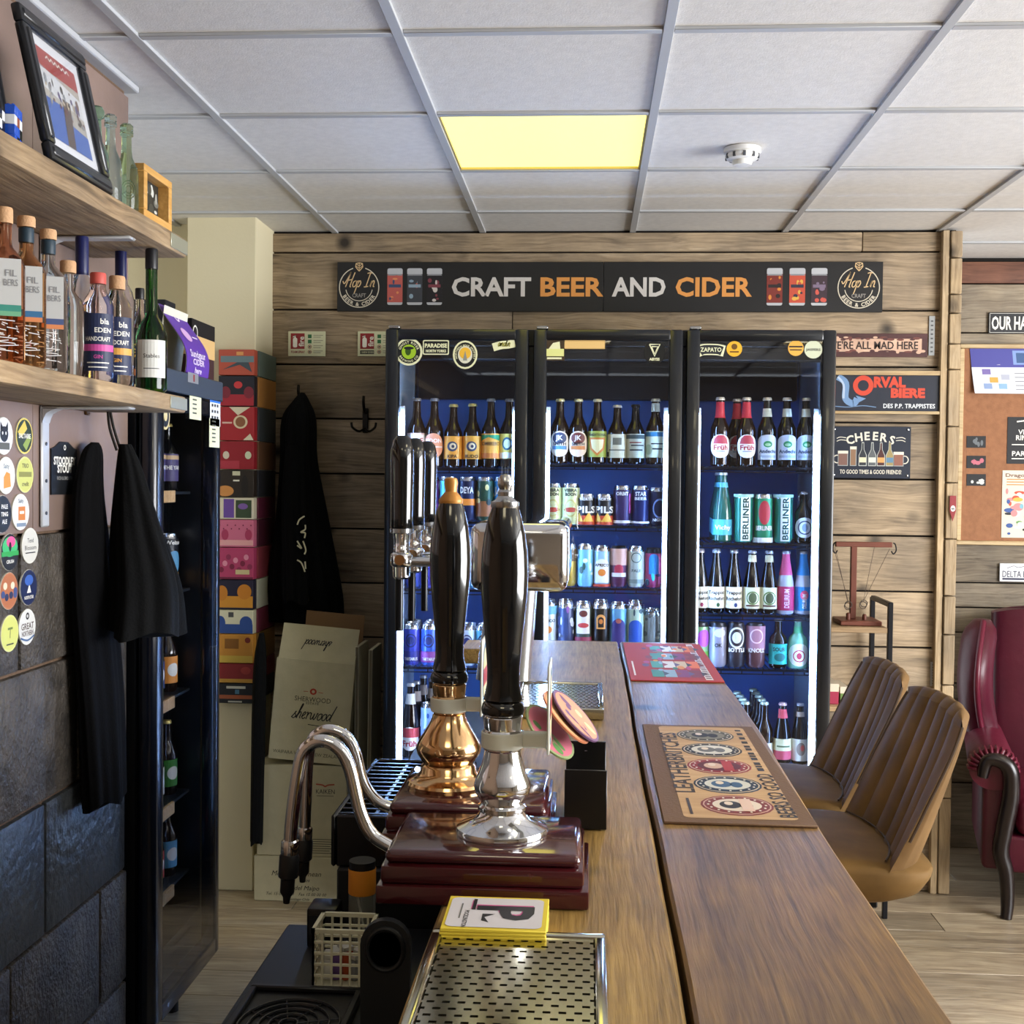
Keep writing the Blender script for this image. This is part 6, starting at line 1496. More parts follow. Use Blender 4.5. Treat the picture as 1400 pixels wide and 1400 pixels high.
pB = hand_pump('brass based hand pump with black handle and wooden finial', bf.x, bf.y, (f0.x, f1.x, bn.y + .112, bf.y + .13), BRASS, 'wood', 'brass', .048)
# swan necks
def swan(t, bx, by, pts, tip):
    pp = cat_rom([Vector(p) - Vector((bx, by, ZB)) for p in pts], 7)
    G().tube(pp, .0085, CHROME, 14).build('swan_neck', t)
    a = Vector(pts[-1]) - Vector((bx, by, ZB)); d = (a - (Vector(pts[-2]) - Vector((bx, by, ZB)))).normalized()
    mt = d.to_track_quat('-Z', 'Y').to_matrix()
    G().lathe([(.010, .012), (.0105, -.0), (.0125, -.004), (.0125, -.03), (.009, -.033), (.009, -.05), (.005, -.056), (.004, -.064), (0, -.064)], M('0d0d0f', .35), 14, c=a, mtx=mt).build('sparkler', t)
    G().lathe([(.0105, .016), (.0112, .014), (.0112, .0), (.0105, -.002)], CHROME, 14, c=a, mtx=mt).build('collar', t)
Ys = bn.y - .0
swan(pA, bn.x, bn.y, [P(535, 1158, Y=Ys), P(508, 1140, Y=Ys), P(492, 1108, Y=Ys), P(478, 1050, Y=Ys), P(462, 1022, Y=Ys), P(438, 1013, Y=Ys), P(416, 1026, Y=Ys), P(407, 1060, Y=Ys), P(399, 1120, Y=Ys), P(396, 1166, Y=Ys)], None)
Yt = bf.y
swan(pB, bf.x, bf.y, [P(560, 1110, Y=Yt), P(520, 1098, Y=Yt), P(497, 1070, Y=Yt), P(486, 1030, Y=Yt), P(472, 1006, Y=Yt), P(448, 998, Y=Yt), P(428, 1010, Y=Yt), P(421, 1040, Y=Yt), P(418, 1100, Y=Yt), P(416, 1146, Y=Yt)], None)

# ------------------------------------------------------------------ drip trays on the counter
def tray_grid(g, x0, x1, y0, y1, z, nx, ny, m, bw, slot=.5):
    """pressed sheet: staggered oblong holes between bars"""
    dx = (x1 - x0) / nx; dy = (y1 - y0) / ny
    for j in range(ny + 1):
        y = y0 + dy * j
        g.box(x0, x1, y - dy * .33, y + dy * .33, z - .0015, z, m)
    for j in range(ny):
        for i in range(nx + 1):
            x = x0 + dx * (i + (.5 if j % 2 else 0))
            if x > x1: continue
            g.box(x - dx * (1 - slot) / 2, x + dx * (1 - slot) / 2, y0 + dy * (j + .33), y0 + dy * (j + .67), z - .0015, z, m)
def drip_tray(label, x0, x1, y0, y1, zt, nx, ny):
    t = thing('drip_tray', label, 'drip tray', ((x0 + x1) / 2, (y0 + y1) / 2, ZB))
    w, h = (x1 - x0) / 2, (y1 - y0) / 2; SS = M('c9c6b4', .16, 1.); r = .012
    g = G()
    for a, b, c, d in ((-w, w, -h, -h + r), (-w, w, h - r, h), (-w, -w + r, -h + r, h - r), (w - r, w, -h + r, h - r)):
        g.box(a, b, c, d, .001, zt, SS, .003, 2)
    g.box(-w + r, w - r, -h + r, h - r, .001, .004, M('33302a', .4, .6))
    g.build('pan', t)
    g = G(); tray_grid(g, -w + r + .001, w - r - .001, -h + r + .004, h - r - .004, zt - .003, nx, ny, SS, .004)
    g.build('grille', t)
    return t
a = C3(556, 1290, ZB + .02); b = C3(828, 1278, ZB + .02)
drip_tray('large steel drip tray with pierced grille nearest the viewer', C3(590, 1276, ZB + .02).x, b.x, .93, b.y, .022, 11, 22)
a = C3(712, 985, ZB + .02); b = C3(824, 935, ZB + .02); c = C3(826, 972, ZB + .02)
drip_tray('small steel drip tray beneath the tap font', -.155, c.x, c.y, b.y, .024, 14, 16)

# beer mats stack with P
a = C3(600, 1268, ZB + .03); b = C3(746, 1268, ZB + .03); c = C3(622, 1220, ZB + .03)
t = thing('beer_mat_stack', 'stack of square yellow edged beer mats printed with a P', 'beer mats', ((a.x + b.x) / 2, (a.y + c.y) / 2 - .002, ZB))
w, h = (b.x - a.x) / 2, (c.y - a.y) / 2
h = min(h, .05)
for q in range(8):
    G().box(-w + .0008 * (q % 3), w + .0008 * (q % 2), -h, h, .0035 * q + .0005, .0035 * q + .0037, M('d9c23a' if q > 3 else 'cbb83f', .6), .0006).build('mat', t)
pr = Pr().rrect(-w * .92, -h * .88, w * .92, h * .88, .008, M('c9c6cc', .6), 0)
pr.text('P', w * .2, -h * .0, .085, DKI, 2, rot=-pi / 2, bold=.03, sx=1.).text('P', w * .18, h * .07, .085, M('c04f8a', .6), 1, rot=-pi / 2, bold=.03, sx=1.)
pr.rect(-w * .48, h * .12, -w * .41, h * .78, DKI, 2).rect(-w * .5, h * .16, -w * .44, h * .72, M('c04f8a', .6), 1)
pr.text('POCKLINGTON', -w * .56, -h * .42, .007, DKI, 1, rot=-pi / 2, bold=.02).poly([(-w * .25, -h * .5), (-w * .1, -h * .6), (-w * .2, -h * .3), (0, -h * .1), (-w * .25, -h * .1)], DKI, 1).rect(-w * .7, -h * .4, -w * .67, h * .5, M('6a6a6a', .6), 1)
pr.build('print', t, plane((0, 0, .0285), (1, 0, 0), (0, 1, 0), .0002, .0003))

# black caddy with mats
a = C3(771, 1134, ZB); b = C3(829, 1134, ZB)
t = thing('mat_caddy', 'black open caddy holding leaning beer mats behind the chrome pump', 'caddy', ((a.x + b.x) / 2, a.y, ZB))
w = (b.x - a.x) / 2; dp = .13
BK = M('0b0b0c', .35)
G().box(-w, w, 0, .004, .001, .086, BK, .0008).build('front_panel', t)
G().box(-w, w, dp - .004, dp, .001, .1, BK, .0008).build('back_panel', t)
G().box(-w, w, .004, dp - .004, .001, .005, BK).build('base', t)
G().box(-w, -w + .004, .004, dp - .004, .005, .04, BK).build('side_panel', t)
G().box(-.002, .002, .06, .064, .005, .1, BK).build('divider', t)
cx, cy = t.location.x, t.location.y
rr = random.Random(14)
for q, (lab, cols, dx) in enumerate((('round pink and green beer mat leaning in the black caddy', ('8a9a6a', 'c06a7a', '5a8a4a'), -.030), ('round peach illustrated beer mat leaning in the caddy', ('c9805a', 'd9a878', '7a3a4a'), -.006), ('round violet edged beer mat outermost in the caddy', ('6a4a6a', 'c98a6a', 'd9b98a'), .008))):
    m = thing('beer_mat', lab, 'beer mat', (cx + dx - .026, cy + .10 + .012 * q, ZB + .138 - .02 * (q == 0)))
    m.rotation_euler = (radians(7 + 8 * (q == 0)), radians(46), 0)
    R = .05
    G().lathe([(R, 0), (R, .003), (0, .003)], M(cols[0], .5), 32, c=(0, 0, 0)).build('board', m)
    pr = Pr().ell(0, 0, R * .92, R * .92, M(cols[1], .5), 0)
    for s_ in range(12): pr.ell(rr.uniform(-.6, .6) * R, rr.uniform(-.6, .6) * R, rr.uniform(.1, .3) * R, rr.uniform(.06, .16) * R, M(rr.choice(cols), .5), 1 + .05 * s_)
    pr.build('print', m, plane((0, 0, .003), (1, 0, 0), (0, 1, 0), .0002, .0003))

# ------------------------------------------------------------------ chrome tap font
xt = P(549, 760, Y=2.65).x
t = font = thing('tap_font', 'chrome bar tap font with three black handled taps', 'beer font', (-.15, 2.86, ZB))
def L3(x, y, z): return Vector((x + .15, y - 2.86, z - ZB))
z0, z1 = P(750, 810, Y=2.58).z - ZB, P(750, 716, Y=2.58).z - ZB
xL, xR = P(642, 760, Y=2.58).x + .15, P(777, 760, Y=2.58).x + .15
G().box(xL, xR, -.28, .28, z0, z1, CHROME, .022, 4).build('body', t)
g = G()
cb = P(682, 1000, Y=2.72); ct = P(697, 800, Y=2.72)
hw = .062
def colf(u, v):
    c = Vector((cb.x + .15, 0, .026)).lerp(Vector((ct.x + .15, 0, z0 + .01)), v); a = u * 2 * pi
    k = hw * (1.05 - .1 * v)
    sx_ = abs(cos(a)) ** .5 * (1 if cos(a) > 0 else -1); sy_ = abs(sin(a)) ** .5 * (1 if sin(a) > 0 else -1)
    return c + Vector((k * sx_, .05 * sy_, 0))
g.grid(colf, 28, 8, M('c6c9cd', .25, .9), cu=True, capv=True).build('column', t)
for q, Y in enumerate((2.65, 2.84, 3.06)):
    x = xt + .15; y = Y - 2.86
    zc1 = P(549, 770, Y=2.65).z - ZB
    tp = G().lathe([(.0, -.035), (.014, -.035), (.019, -.03), (.020, -.008), (.024, -.004), (.025, .0), (.025, .018), (.022, .022), (.018, .024), (.018, .034), (.0175, .035), (.0175, .05), (.020, .068), (.0, .068)], CHROME, 18, c=(x, y, zc1)).build('tap', t)
    G().tube([(x + .01, y, zc1 + .004), (xL + .01, y, zc1 + .004)], .011, CHROME, 12).build('shank', tp)
    G().lathe([(.009, -.035), (.009, -.15), (.0075, -.15), (.0075, -.035)], M('15171b', .2, .3), 12, c=(x - .004, y, zc1)).build('spout', tp)
    G().lathe([(.024, .078), (.0255, .082), (.0245, .1), (.0255, .16), (.0265, .22), (.0255, .25), (.0205, .272), (.012, .282), (0, .284)], BLACKG, 20, c=(x, y, zc1)).build('tap_handle', t)
    G().lathe([(.0215, .066), (.0265, .068), (.0265, .077), (.0215, .079)], STEEL, 20, c=(x, y, zc1)).build('handle_collar', t)
    G().lathe([(0, 0), (.010, .001), (.012, .003)], BRASS, 14, c=(x, y - .0255, zc1 + .009), mtx=Matrix.Rotation(pi / 2, 3, 'X')).build('badge', tp)
# second thin chrome standpipe behind
t2 = thing('tap_pipe', 'thin chrome pipe hanging behind the taps', 'pipe', (P(566, 800, Y=3.0).x + .04, 2.95, ZB))

bpy.data.objects.remove(t2)

# ------------------------------------------------------------------ bartender's side
u_ = thing('work_unit', 'low black work unit behind the bar carrying mat and basket', 'work unit', (0, 0, 0))
UN = M('101216', .5)
xw = -.475; zw = .90; yf_ = 1.90
G().box(xw, xl2 - .012, 1.05, yf_, zw - .03, zw, UN, .003).build('worktop', u_)
G().box(xw + .02, xl2 - .03, 1.07, yf_ - .02, .06, zw - .03, UN, .002).build('body', u_)
for q in range(2): G().box(xw + .012, xw + .02, 1.08 + .41 * q, 1.48 + .41 * q, .1, zw - .05, M('171a20', .4), .002).build('door', u_)
for xx in (xw + .05, xl2 - .09):
    for yy in (1.12, yf_ - .09): G().box(xx, xx + .04, yy, yy + .04, 0, .06, UN).build('foot', u_)
u2 = thing('under_counter_unit', 'black under-counter unit below the tap font', 'work unit', (0, 0, 0))
G().box(-.40, xl2 - .012, yf_ + .02, 3.3, .06, .985, UN, .003).build('body', u2)
for xx in (-.38, xl2 - .06):
    for yy in (yf_ + .05, 3.22): G().box(xx, xx + .03, yy, yy + .03, 0, .06, UN).build('foot', u2)
# black slatted rack
t = thing('drip_rack', 'black plastic slatted drip rack left of the hand pumps', 'drip tray', (-.3, 2.13, .985))
x0, x1, y0, y1, zt_ = -.112, .09, -.2, .2, .085
PL = M('0e1013', .25)
g = G().box(x0, x0 + .008, y0, y1, 0, zt_, PL, .003).box(x1 - .008, x1, y0, y1, 0, zt_, PL, .003).box(x0 + .008, x1 - .008, y0, y0 + .008, 0, zt_, PL, .003).box(x0 + .008, x1 - .008, y1 - .008, y1, 0, zt_, PL, .003).box(x0 + .008, x1 - .008, y0 + .008, y1 - .008, 0, .004, PL)
g.build('tub', t)
for q in range(13):
    yy = y0 + .02 + q * .029
    G().box(x0 + .008, x1 - .008, yy, yy + .008, zt_ - .012, zt_ - .002, PL, .001).build('slat', t)
for xx in (-.045, .03): G().box(xx, xx + .006, y0 + .008, y1 - .008, zt_ - .012, zt_ - .003, PL).build('cross_slat', t)
# ring mat
a = P(345, 1347, Z=zw + .01); b = P(500, 1347, Z=zw + .01)
t = thing('ring_mat', 'black rubber mat with concentric ring ribs at the bottom edge', 'mat', ((a.x + b.x) / 2, a.y - .11, zw))
w = (b.x - a.x) / 2; RB = M('0c0d10', .4)
G().box(-w, w, -.11, .11, .0005, .006, RB, .002).build('base', t)
g = G()
for a_, b_, c_, d_ in ((-w, w, .1, .11), (-w, w, -.11, -.1), (-w, -w + .01, -.1, .1), (w - .01, w, -.1, .1)): g.box(a_, b_, c_, d_, .006, .014, RB, .002)
g.build('rim', t)
for q in range(6):
    R = .012 + .0135 * q
    if R < w - .012: G().grid(lambda u, v, R=R: Vector(((R + .0018 * cos(v * 2 * pi)) * cos(u * 2 * pi), (R * 1.15 + .0018 * cos(v * 2 * pi)) * sin(u * 2 * pi), .0075 + .003 * sin(v * 2 * pi))), 40, 6, M('24262b', .25), cu=True, cv=True).build('ring_rib', t)
for q in range(4):
    an = q * pi / 4 + .3
    G().tube([(.01 * cos(an), .01 * sin(an), .008), (w * .85 * cos(an), w * .95 * sin(an), .008)], .0012, M('24262b', .25), 6).build('rib', t)
# white basket
a = P(426, 1350, Z=zw + .002); b = P(506, 1350, Z=zw + .002)
zb1_ = P(426, 1272, Y=a.y).z - zw
t = thing('wire_basket', 'small white plastic basket with square mesh on the work unit', 'basket', ((a.x + b.x) / 2, a.y + .035, zw))
w = (b.x - a.x) / 2 * .96; d2 = .033; WB = M('cfcdb4', .5)
for (p, q_, ax) in (((-w, -d2), (w, -d2), 0), ((-w, d2), (w, d2), 0), ((-w, -d2), (-w, d2), 1), ((w, -d2), (w, d2), 1)):
    g = G()
    for k in range(6):
        z = .003 + (zb1_ - .004) * k / 5; r = .0028 if k == 5 else .0016
        g.box(min(p[0], q_[0]) - r, max(p[0], q_[0]) + r, min(p[1], q_[1]) - r, max(p[1], q_[1]) + r, z - r, z + r, WB)
    n = 6 if ax == 0 else 5
    for k in range(n + 1):
        x = p[0] + (q_[0] - p[0]) * k / n; y = p[1] + (q_[1] - p[1]) * k / n
        g.box(x - .0015, x + .0015, y - .0015, y + .0015, .002, zb1_, WB)
    g.build('mesh_side', t)
G().box(-w, w, -d2, d2, .0005, .002, WB).build('base', t)
for q in range(5):
    m = thing('packet', ['folded white sachet', 'small purple sachet', 'red foil sachet', 'grey sachet', 'blue sachet'][q] + ' lying inside the white basket', 'sachet', (t.location.x - w * .6 + q * w * .3, t.location.y, zw + .003), .3 * q)
    G().box(-.008, .008, -.012, .012, 0, .03 + .006 * (q % 3), M(['d9d9d4', '6a4a8a', 'b04a2a', '8a8c90', '3a5a9a'][q], .5), .003, 2).build('pouch', m)
    G().box(-.008, .008, -.012, .012, .03 + .006 * (q % 3), .036 + .006 * (q % 3), M('c9c9c4', .4), .0005).build('crimp', m)
# orange labelled bottle
p = P(494, 1290, Y=1.96)
t = thing('syrup_bottle', 'clear bottle with orange label standing behind the basket', 'bottle', (P(495, 1240, Y=1.84).x, 1.84, zw))
h = P(495, 1176, Y=1.84).z - zw
G().lathe([(0, .003), (.019, 0), (.021, .006), (.021, h * .55), (.0205, h * .9), (.014, h * .97), (0, h * .97)], M('cfd2c8', .05, trans=.8, ior=1.3), 20).build('body', t)
G().lathe([(.0213, h * .6), (.0216, h * .61), (.0216, h * .9), (.0213, h * .91)], M('d98a2a', .5), 20, cap=False).build('label', t)
G().lathe([(.0205, h * .91), (.0205, h), (.01, h * 1.0), (0, h)], M('1a1a1c', .4), 20).build('cap', t)
G().tube([(.004, 0, .01), (-.006, 0, h * .6)], .0015, M('d9d9d4', .4), 6).build('dip_tube', t)
# black paddle / bottle opener
p = P(527, 1400, Y=1.36)
t = thing('bar_paddle', 'black rounded paddle with a round hollow standing by the tray', 'bar tool', (p.x, 1.36, zw))
zt_ = P(527, 1256, Y=1.36).z - zw; w = .029
ol = [(-w * .95, 0), (w * .95, 0), (w, zt_ - w)] + [(w * cos(a), zt_ - w + w * sin(a)) for a in [pi * k / 12 for k in range(1, 12)]] + [(-w, zt_ - w)]
mm = Matrix(((1, 0, 0, 0), (0, 0, -1, 0), (0, 1, 0, 0), (0, 0, 0, 1)))
G().prism(ol, -.006, .006, M('14171a', .4), mm).build('blade', t)
G().grid(lambda u, v: Vector(((.021 + .003 * cos(v * 6.283)) * cos(u * 6.283), -.006 + .003 * sin(v * 6.283), zt_ - w * 1.15 + (.024 + .003 * cos(v * 6.283)) * sin(u * 6.283))), 28, 8, M('14171a', .35), cu=True, cv=True).build('rim', t)
G().lathe([(.02, 0), (.0, 0)], M('060708', .6), 24, c=(0, -.0065, zt_ - w * 1.15), mtx=Matrix.Rotation(pi / 2, 3, 'X')).build('hollow', t)
# small black boxes behind the basket
t = thing('storage_box', 'small black box behind the white basket', 'box', (P(452, 1250, Y=1.84).x, 1.83, zw))
G().box(-.03, .016, -.025, .025, 0, P(452, 1232, Y=1.84).z - zw, M('0d0e11', .35), .004, 2).build('body', t)
G().box(-.026, .012, -.0255, -.025, .02, .05, M('1d2026', .3)).build('panel', t)
# ------------------------------------------------------------------ velvet bar chairs
VEL = M('644b2c', .7, spec=.15, vary=.35, bscale=45); VELS = M('644b28', .7, spec=.15, vary=.3, bscale=45); PIPE = M('3d2c1c', .8)
def chair(label, yc):
    """faces -X (towards the bar); local origin on the floor below the seat's back line"""
    t = thing('bar_chair', label, 'chair', (.61, yc, 0), group='velvet bar chairs at the bar')
    zs = .885; W2 = .205; n_ch = 6
    def width(v): return W2 * (1. + .02 * sin(pi * v)) * (1 if v < .72 else 1 - .07 * ((v - .72) / .28) ** 2.5)
    def spine(v):   # x, z of the rest's centre line
        return .0 + .125 * v ** .9, zs - .03 + .31 * v - .012 * (1 - v)
    def front(u, v):
        s_ = 2 * u - 1; w = width(v); x, z = spine(v)
        ch = abs(sin(pi * n_ch * u)) ** .6
        edge = abs(s_) ** 4
        z -= .014 * abs(s_) ** 4 * max(0, v - .5) * 2
        wrap = -.055 * abs(s_) ** 2.2 * (1 - .45 * v)
        return Vector((x + wrap + .012 * edge - .011 * ch * (1 - edge) * min(1, v * 8 + .2), w * s_, z))
    def back(u, v):
        s_ = 2 * u - 1; w = width(v) * (1.03 - .1 * (1 - v) ** 6); x, z = spine(v)
        z -= .014 * abs(s_) ** 4 * max(0, v - .5) * 2
        wrap = -.055 * abs(s_) ** 2.2 * (1 - .45 * v)
        th = .055 - .022 * v
        return Vector((x + wrap + th * (1 - .55 * s_ ** 4), w * s_, z - .01 * (1 - v)))
    NU, NV = 73, 18
    g = G()
    def shell(u, v):      # u around: front then back
        if u <= .5: return front(u * 2, v)
        return back(2 - u * 2, v)
    nn = 2 * NU - 2
    def sh(u, v):
        k = int(round(u * nn))
        return front(k / (NU - 1), v) if k < NU else back((nn - k) / (NU - 1), v)
    g.grid(sh, nn, NV, VEL, cu=True, capv=False)
    # close top and bottom with strips between front and back
    for v in (0., 1.):
        g.grid(lambda u, q, v=v: front(u, v).lerp(back(u, v), q) + Vector((0, 0, (.016 if v else -.012) * sin(pi * q))), NU, 6, VEL)
    g.build('backrest', t, 70)
    for s_ in (0., 1.):
        G().tube([front(s_, v / 14).lerp(back(s_, v / 14), .5) + Vector((0, (.004 if s_ else -.004), .004)) for v in range(4, 15)], .003, PIPE, 6).build('piping', t)
    # seat: soft cushion with side skirt
    def seat(u, v):
        a = u * 2 * pi; c, s_ = cos(a), sin(a)
        cx = abs(c) ** .45 * (1 if c > 0 else -1); sy = abs(s_) ** .45 * (1 if s_ > 0 else -1)
        prof = [(.0, -.085), (.78, -.085), (.92, -.07), (.985, -.045), (1.0, -.012), (.975, .0), (.8, .006), (.4, .010), (.0, .011)]
        k, dz = prof[min(8, int(round(v * 8)))]
        x = -.152 + .236 * cx * k; y = W2 * 1.035 * sy * k
        dip = .03 * max(0, (x + .02) / .1) if dz < -.01 else 0
        return Vector((x, y, zs + dz + dip * .3 - .012 * (abs(x + .185) / .205) ** 2 * (1 if dz > -.02 else 0)))
    G().grid(seat, 56, 9, VELS, cu=True).build('seat', t, 70)
    G().tube([Vector((.012 - .05 * abs(2 * u / 16 - 1) ** 2.2, W2 * .98 * (2 * u / 16 - 1), zs + .002)) for u in range(1, 16)], .0022, PIPE, 6).build('piping', t)
    BM = M('101113', .35, .4)
    G().box(-.33, -.03, -.14, .14, zs - .105, zs - .086, BM, .003).build('seat_plate', t)
    for sx in (0, 1):
        for sy in (-1, 1):
            a = Vector((-.05 if sx else -.32, sy * .13, zs - .1)); b = Vector((.02 if sx else -.38, sy * .19, .006))
            G().tube([a, b], .011, BM, 8).build('leg', t)
    z = .32
    for a, b in (((-.362, -.177), (-.362, .177)), ((.003, -.177), (.003, .177)), ((-.362, -.177), (.003, -.177)), ((-.362, .177), (.003, .177))):
        G().tube([(a[0], a[1], z), (b[0], b[1], z)], .008, BM, 8).build('stretcher', t)
    return t
chair('olive brown velvet channel-back bar chair, the nearer of two', 2.54)
chair('olive brown velvet channel-back bar chair beside the fridge', 2.985)

# ------------------------------------------------------------------ burgundy wing armchair
LE = M('4a1022', .38, bump=.12, bscale=30, vary=.15); LE2 = M('5a1328', .36, bump=.1, bscale=26); LW_ = M('120808', .3, coat=.15)
arm = thing('armchair', 'burgundy leather wing armchair at the right edge', 'armchair', (1.905, 4.53, 0), radians(-14))
# local: faces -Y, arm fronts at y=0
for s_ in (-1, 1):
    xo = s_ * .36
    # rolled arm
    def roll(u, v, s_=s_, xo=xo):
        a = u * 2 * pi; r = .088 * (1 - .12 * v)
        return Vector((xo + s_ * .02 + r * 1.0 * cos(a), .005 + .62 * v, .545 + r * .9 * sin(a) + .02 * v))
    G().grid(roll, 28, 10, LE2, cu=True, capv=True).build('arm_roll', arm, 60)
    G().box(min(xo - s_ * .055, xo + s_ * .055), max(xo - s_ * .055, xo + s_ * .055), .015, .66, .16, .53, LE, .02, 3).build('arm_side', arm, 50)
    # gathered pleats on the roll's front rim
    for q in range(14):
        an = pi * (.0 + q / 13.)
        c_, n_ = cos(an), sin(an)
        G().tube([(xo + s_ * .02 + .06 * c_, -.012, .545 + .055 * n_), (xo + s_ * .02 + .088 * c_, -.004, .545 + .08 * n_), (xo + s_ * .02 + .09 * c_, .05, .545 + .082 * n_)], .006, LE2, 6).build('pleat', arm, 60)
    # dark wood scroll down the arm front
    pts = cat_rom([(xo + s_ * .06, -.02, .52), (xo + s_ * .045, -.024, .58), (xo + s_ * .0, -.024, .585), (xo - s_ * .035, -.022, .55), (xo - s_ * .04, -.02, .46), (xo - s_ * .02, -.018, .33), (xo - s_ * .01, -.016, .24), (xo - s_ * .03, -.02, .16), (xo - s_ * .035, -.03, .06), (xo - s_ * .03, -.045, .0)], 6)
    rad = [.02 + .012 * sin(pi * i / (len(pts) - 1)) for i in range(len(pts))]
    G().tube(pts, rad, LW_, 10).build('front_leg', arm, 60)
    G().tube([(xo * .9, .62, .18), (xo * .95, .70, .0)], [.028, .02], LW_, 10).build('rear_leg', arm)
    # wing
    def wing(u, v, s_=s_, xo=xo):
        a = u * 2 * pi; z = .60 + .45 * v
        dep = .085 + .13 * sin(pi * min(1, v ** 1.3 * .8 + .1)) ** 1.5
        th = .07 * (1 if v < .9 else 1 - .5 * (v - .9) / .1)
        return Vector((xo + s_ * (.035 + .03 * sin(pi * v)) + th * cos(a), .52 - dep * .5 + .09 * v + dep * .62 * sin(a), z))
    G().grid(wing, 28, 14, LE, cu=True, capv=True).build('wing', arm, 70)
    G().tube([wing(.75, v / 14) + Vector((0, -.002, 0)) for v in range(15)], .012, LE2, 8).build('wing_piping', arm, 60)
G().grid(lambda u, v: Vector((.35 * cos(u * 2 * pi) * (abs(cos(u * 2 * pi)) + .001) ** -.5, .6 + .11 * v + .07 * sin(u * 2 * pi) * (abs(sin(u * 2 * pi)) + .001) ** -.5, .3 + .80 * v + (.03 * cos(u * 2 * pi * 1) ** 2 * -1 if v > .8 else 0))), 40, 12, LE, cu=True, capv=True).build('backrest', arm, 60)
G().box(-.30, .30, -.02, .55, .30, .45, LE2, .045, 4).build('seat_cushion', arm, 50)
G().box(-.33, .33, .0, .64, .16, .30, LE, .015, 3).build('seat_base', arm, 50)

# ------------------------------------------------------------------ cork board and papers
YK = YF - .03
p0, p1 = P(1313, 470, Y=YK), P(1313, 745, Y=YK)
cx = p0.x; cw = .9; ch_ = p0.z - p1.z
t = thing('cork_board', 'wood framed cork notice board on the far wall', 'notice board', (cx + cw / 2, YK, (p0.z + p1.z) / 2))
G().box(-cw / 2, cw / 2, .008, .022, -ch_ / 2, ch_ / 2, M('98694a', .85, bump=.2, bscale=260, vary=.12)).build('cork', t)
for a, b, c, d in ((-cw / 2, cw / 2, ch_ / 2 - .02, ch_ / 2), (-cw / 2, cw / 2, -ch_ / 2, -ch_ / 2 + .02), (-cw / 2, -cw / 2 + .02, -ch_ / 2 + .02, ch_ / 2 - .02), (cw / 2 - .02, cw / 2, -ch_ / 2 + .02, ch_ / 2 - .02)):
    G().box(a, b, 0, .022, c, d, FRW, .003).build('frame_side', t)
YQ = YK + .004; sk = YQ / F
def paper(name, label, px0, py0, py1, wpx, curl=0., face='dfe2ea', cat='poster'):
    a = P(px0, py0, Y=YQ); b = P(px0, py1, Y=YQ); w = wpx * sk; h = a.z - b.z
    t = thing(name, label, cat, (a.x, YQ, b.z))
    G().grid(lambda u, v: Vector((w * u + .02 * curl * (1 - v), .002 - .02 * curl * (1 - v) ** 2 * (1 - u), h * v)), 6, 6, M(face, .6)).grid(lambda u, v: Vector((w * u + .02 * curl * (1 - v), .0028 - .02 * curl * (1 - v) ** 2 * (1 - u), h * v)), 6, 6, M(face, .6)).build('sheet', t)
    mp = lambda u, v, l: Vector((u + .02 * curl * (1 - v / h), .002 - .02 * curl * (1 - v / h) ** 2 * (1 - u / w) - .0006 - .0003 * l, v))
    return t, w, h, mp
t, w, h, mp = paper('gift_card_poster', 'curling blue and white gift card poster pinned on cork board', 1326, 476, 538, 110, 1.)
pr = Pr(); pu = M('4a4a9a', .6)
pr.rect(.0, h * .58, w, h, pu, 0, 6).text('We accept the', .008, h * .9, .019, WHT, 1, al='l').text('Halifax Gift Card', .008, h * .79, .019, WHT, 1, al='l').rect(.008, h * .68, w * .42, h * .695, WHT, 1).rect(.008, h * .635, w * .36, h * .65, WHT, 1)
pr.rect(w * .5, h * .64, w * .9, h * .95, M('7f9ad0', .6), 1).rect(w * .54, h * .68, w * .7, h * .9, M('3a5a8a', .6), 2).rect(w * .72, h * .72, w * .86, h * .88, M('a8b8c8', .6), 2)
for q, (u, v, c) in enumerate(((.12, .42, '7a6aa8'), (.2, .24, 'c9a04a'), (.12, .1, '8aa0c8'), (.3, .1, '8ab0d0'), (.34, .3, 'b0b4c4'))): pr.rect(w * u, h * v, w * (u + .1), h * (v + .12), M(c, .6), 1)
for q in range(5): pr.rect(w * .5, h * (.08 + .09 * q), w * (.8 + .05 * (q % 3)), h * (.1 + .09 * q), M('8a8c94', .6), 1)
pr.build('print', t, mp)
t, w, h, mp = paper('dark_poster', 'black event poster with white lettering on cork board', 1378, 570, 634, 60, 0., '16171b')
pr = Pr().text('VI', w * .3, h * .68, .03, WHT, 1).text('RIM', w * .3, h * .56, .03, WHT, 1).text('PARTY', w * .35, h * .22, .03, WHT, 1, w=w * .5).rect(w * .1, h * .4, w * .6, h * .42, WHT, 1).rect(w * .1, h * .1, w * .5, h * .12, WHT, 1).stroke([(w * .2, h * .9), (w * .5, h * .93), (w * .8, h * .9)], .006, WHT, 1)
pr.build('print', t, mp)
t, w, h, mp = paper('colour_flyer', 'pale Dragonboat flyer with colourful figures on cork board', 1371, 643, 735, 70, 0., 'ddd3c0')
pr = Pr().text('Dragonboat', w * .4, h * .93, .022, M('7a5a4a', .6), 1, w=w * .7)
rr = random.Random(77)
for q in range(3): pr.rect(w * .08, h * (.78 + .04 * q), w * (.6 + .1 * (q % 2)), h * (.795 + .04 * q), M('c98a4a', .6), 1)
for q in range(46): pr.ell(rr.uniform(.08, .92) * w, rr.uniform(.05, .7) * h, rr.uniform(.02, .1) * w, rr.uniform(.015, .06) * h, M(rr.choice(['c8503a', '3a5a9a', 'e0b04a', '7ab0c0', '23252b', 'd98a8a', 'f0e6d8', '6a9a5a']), .6), 1 + .03 * q)
pr.build('print', t, mp)
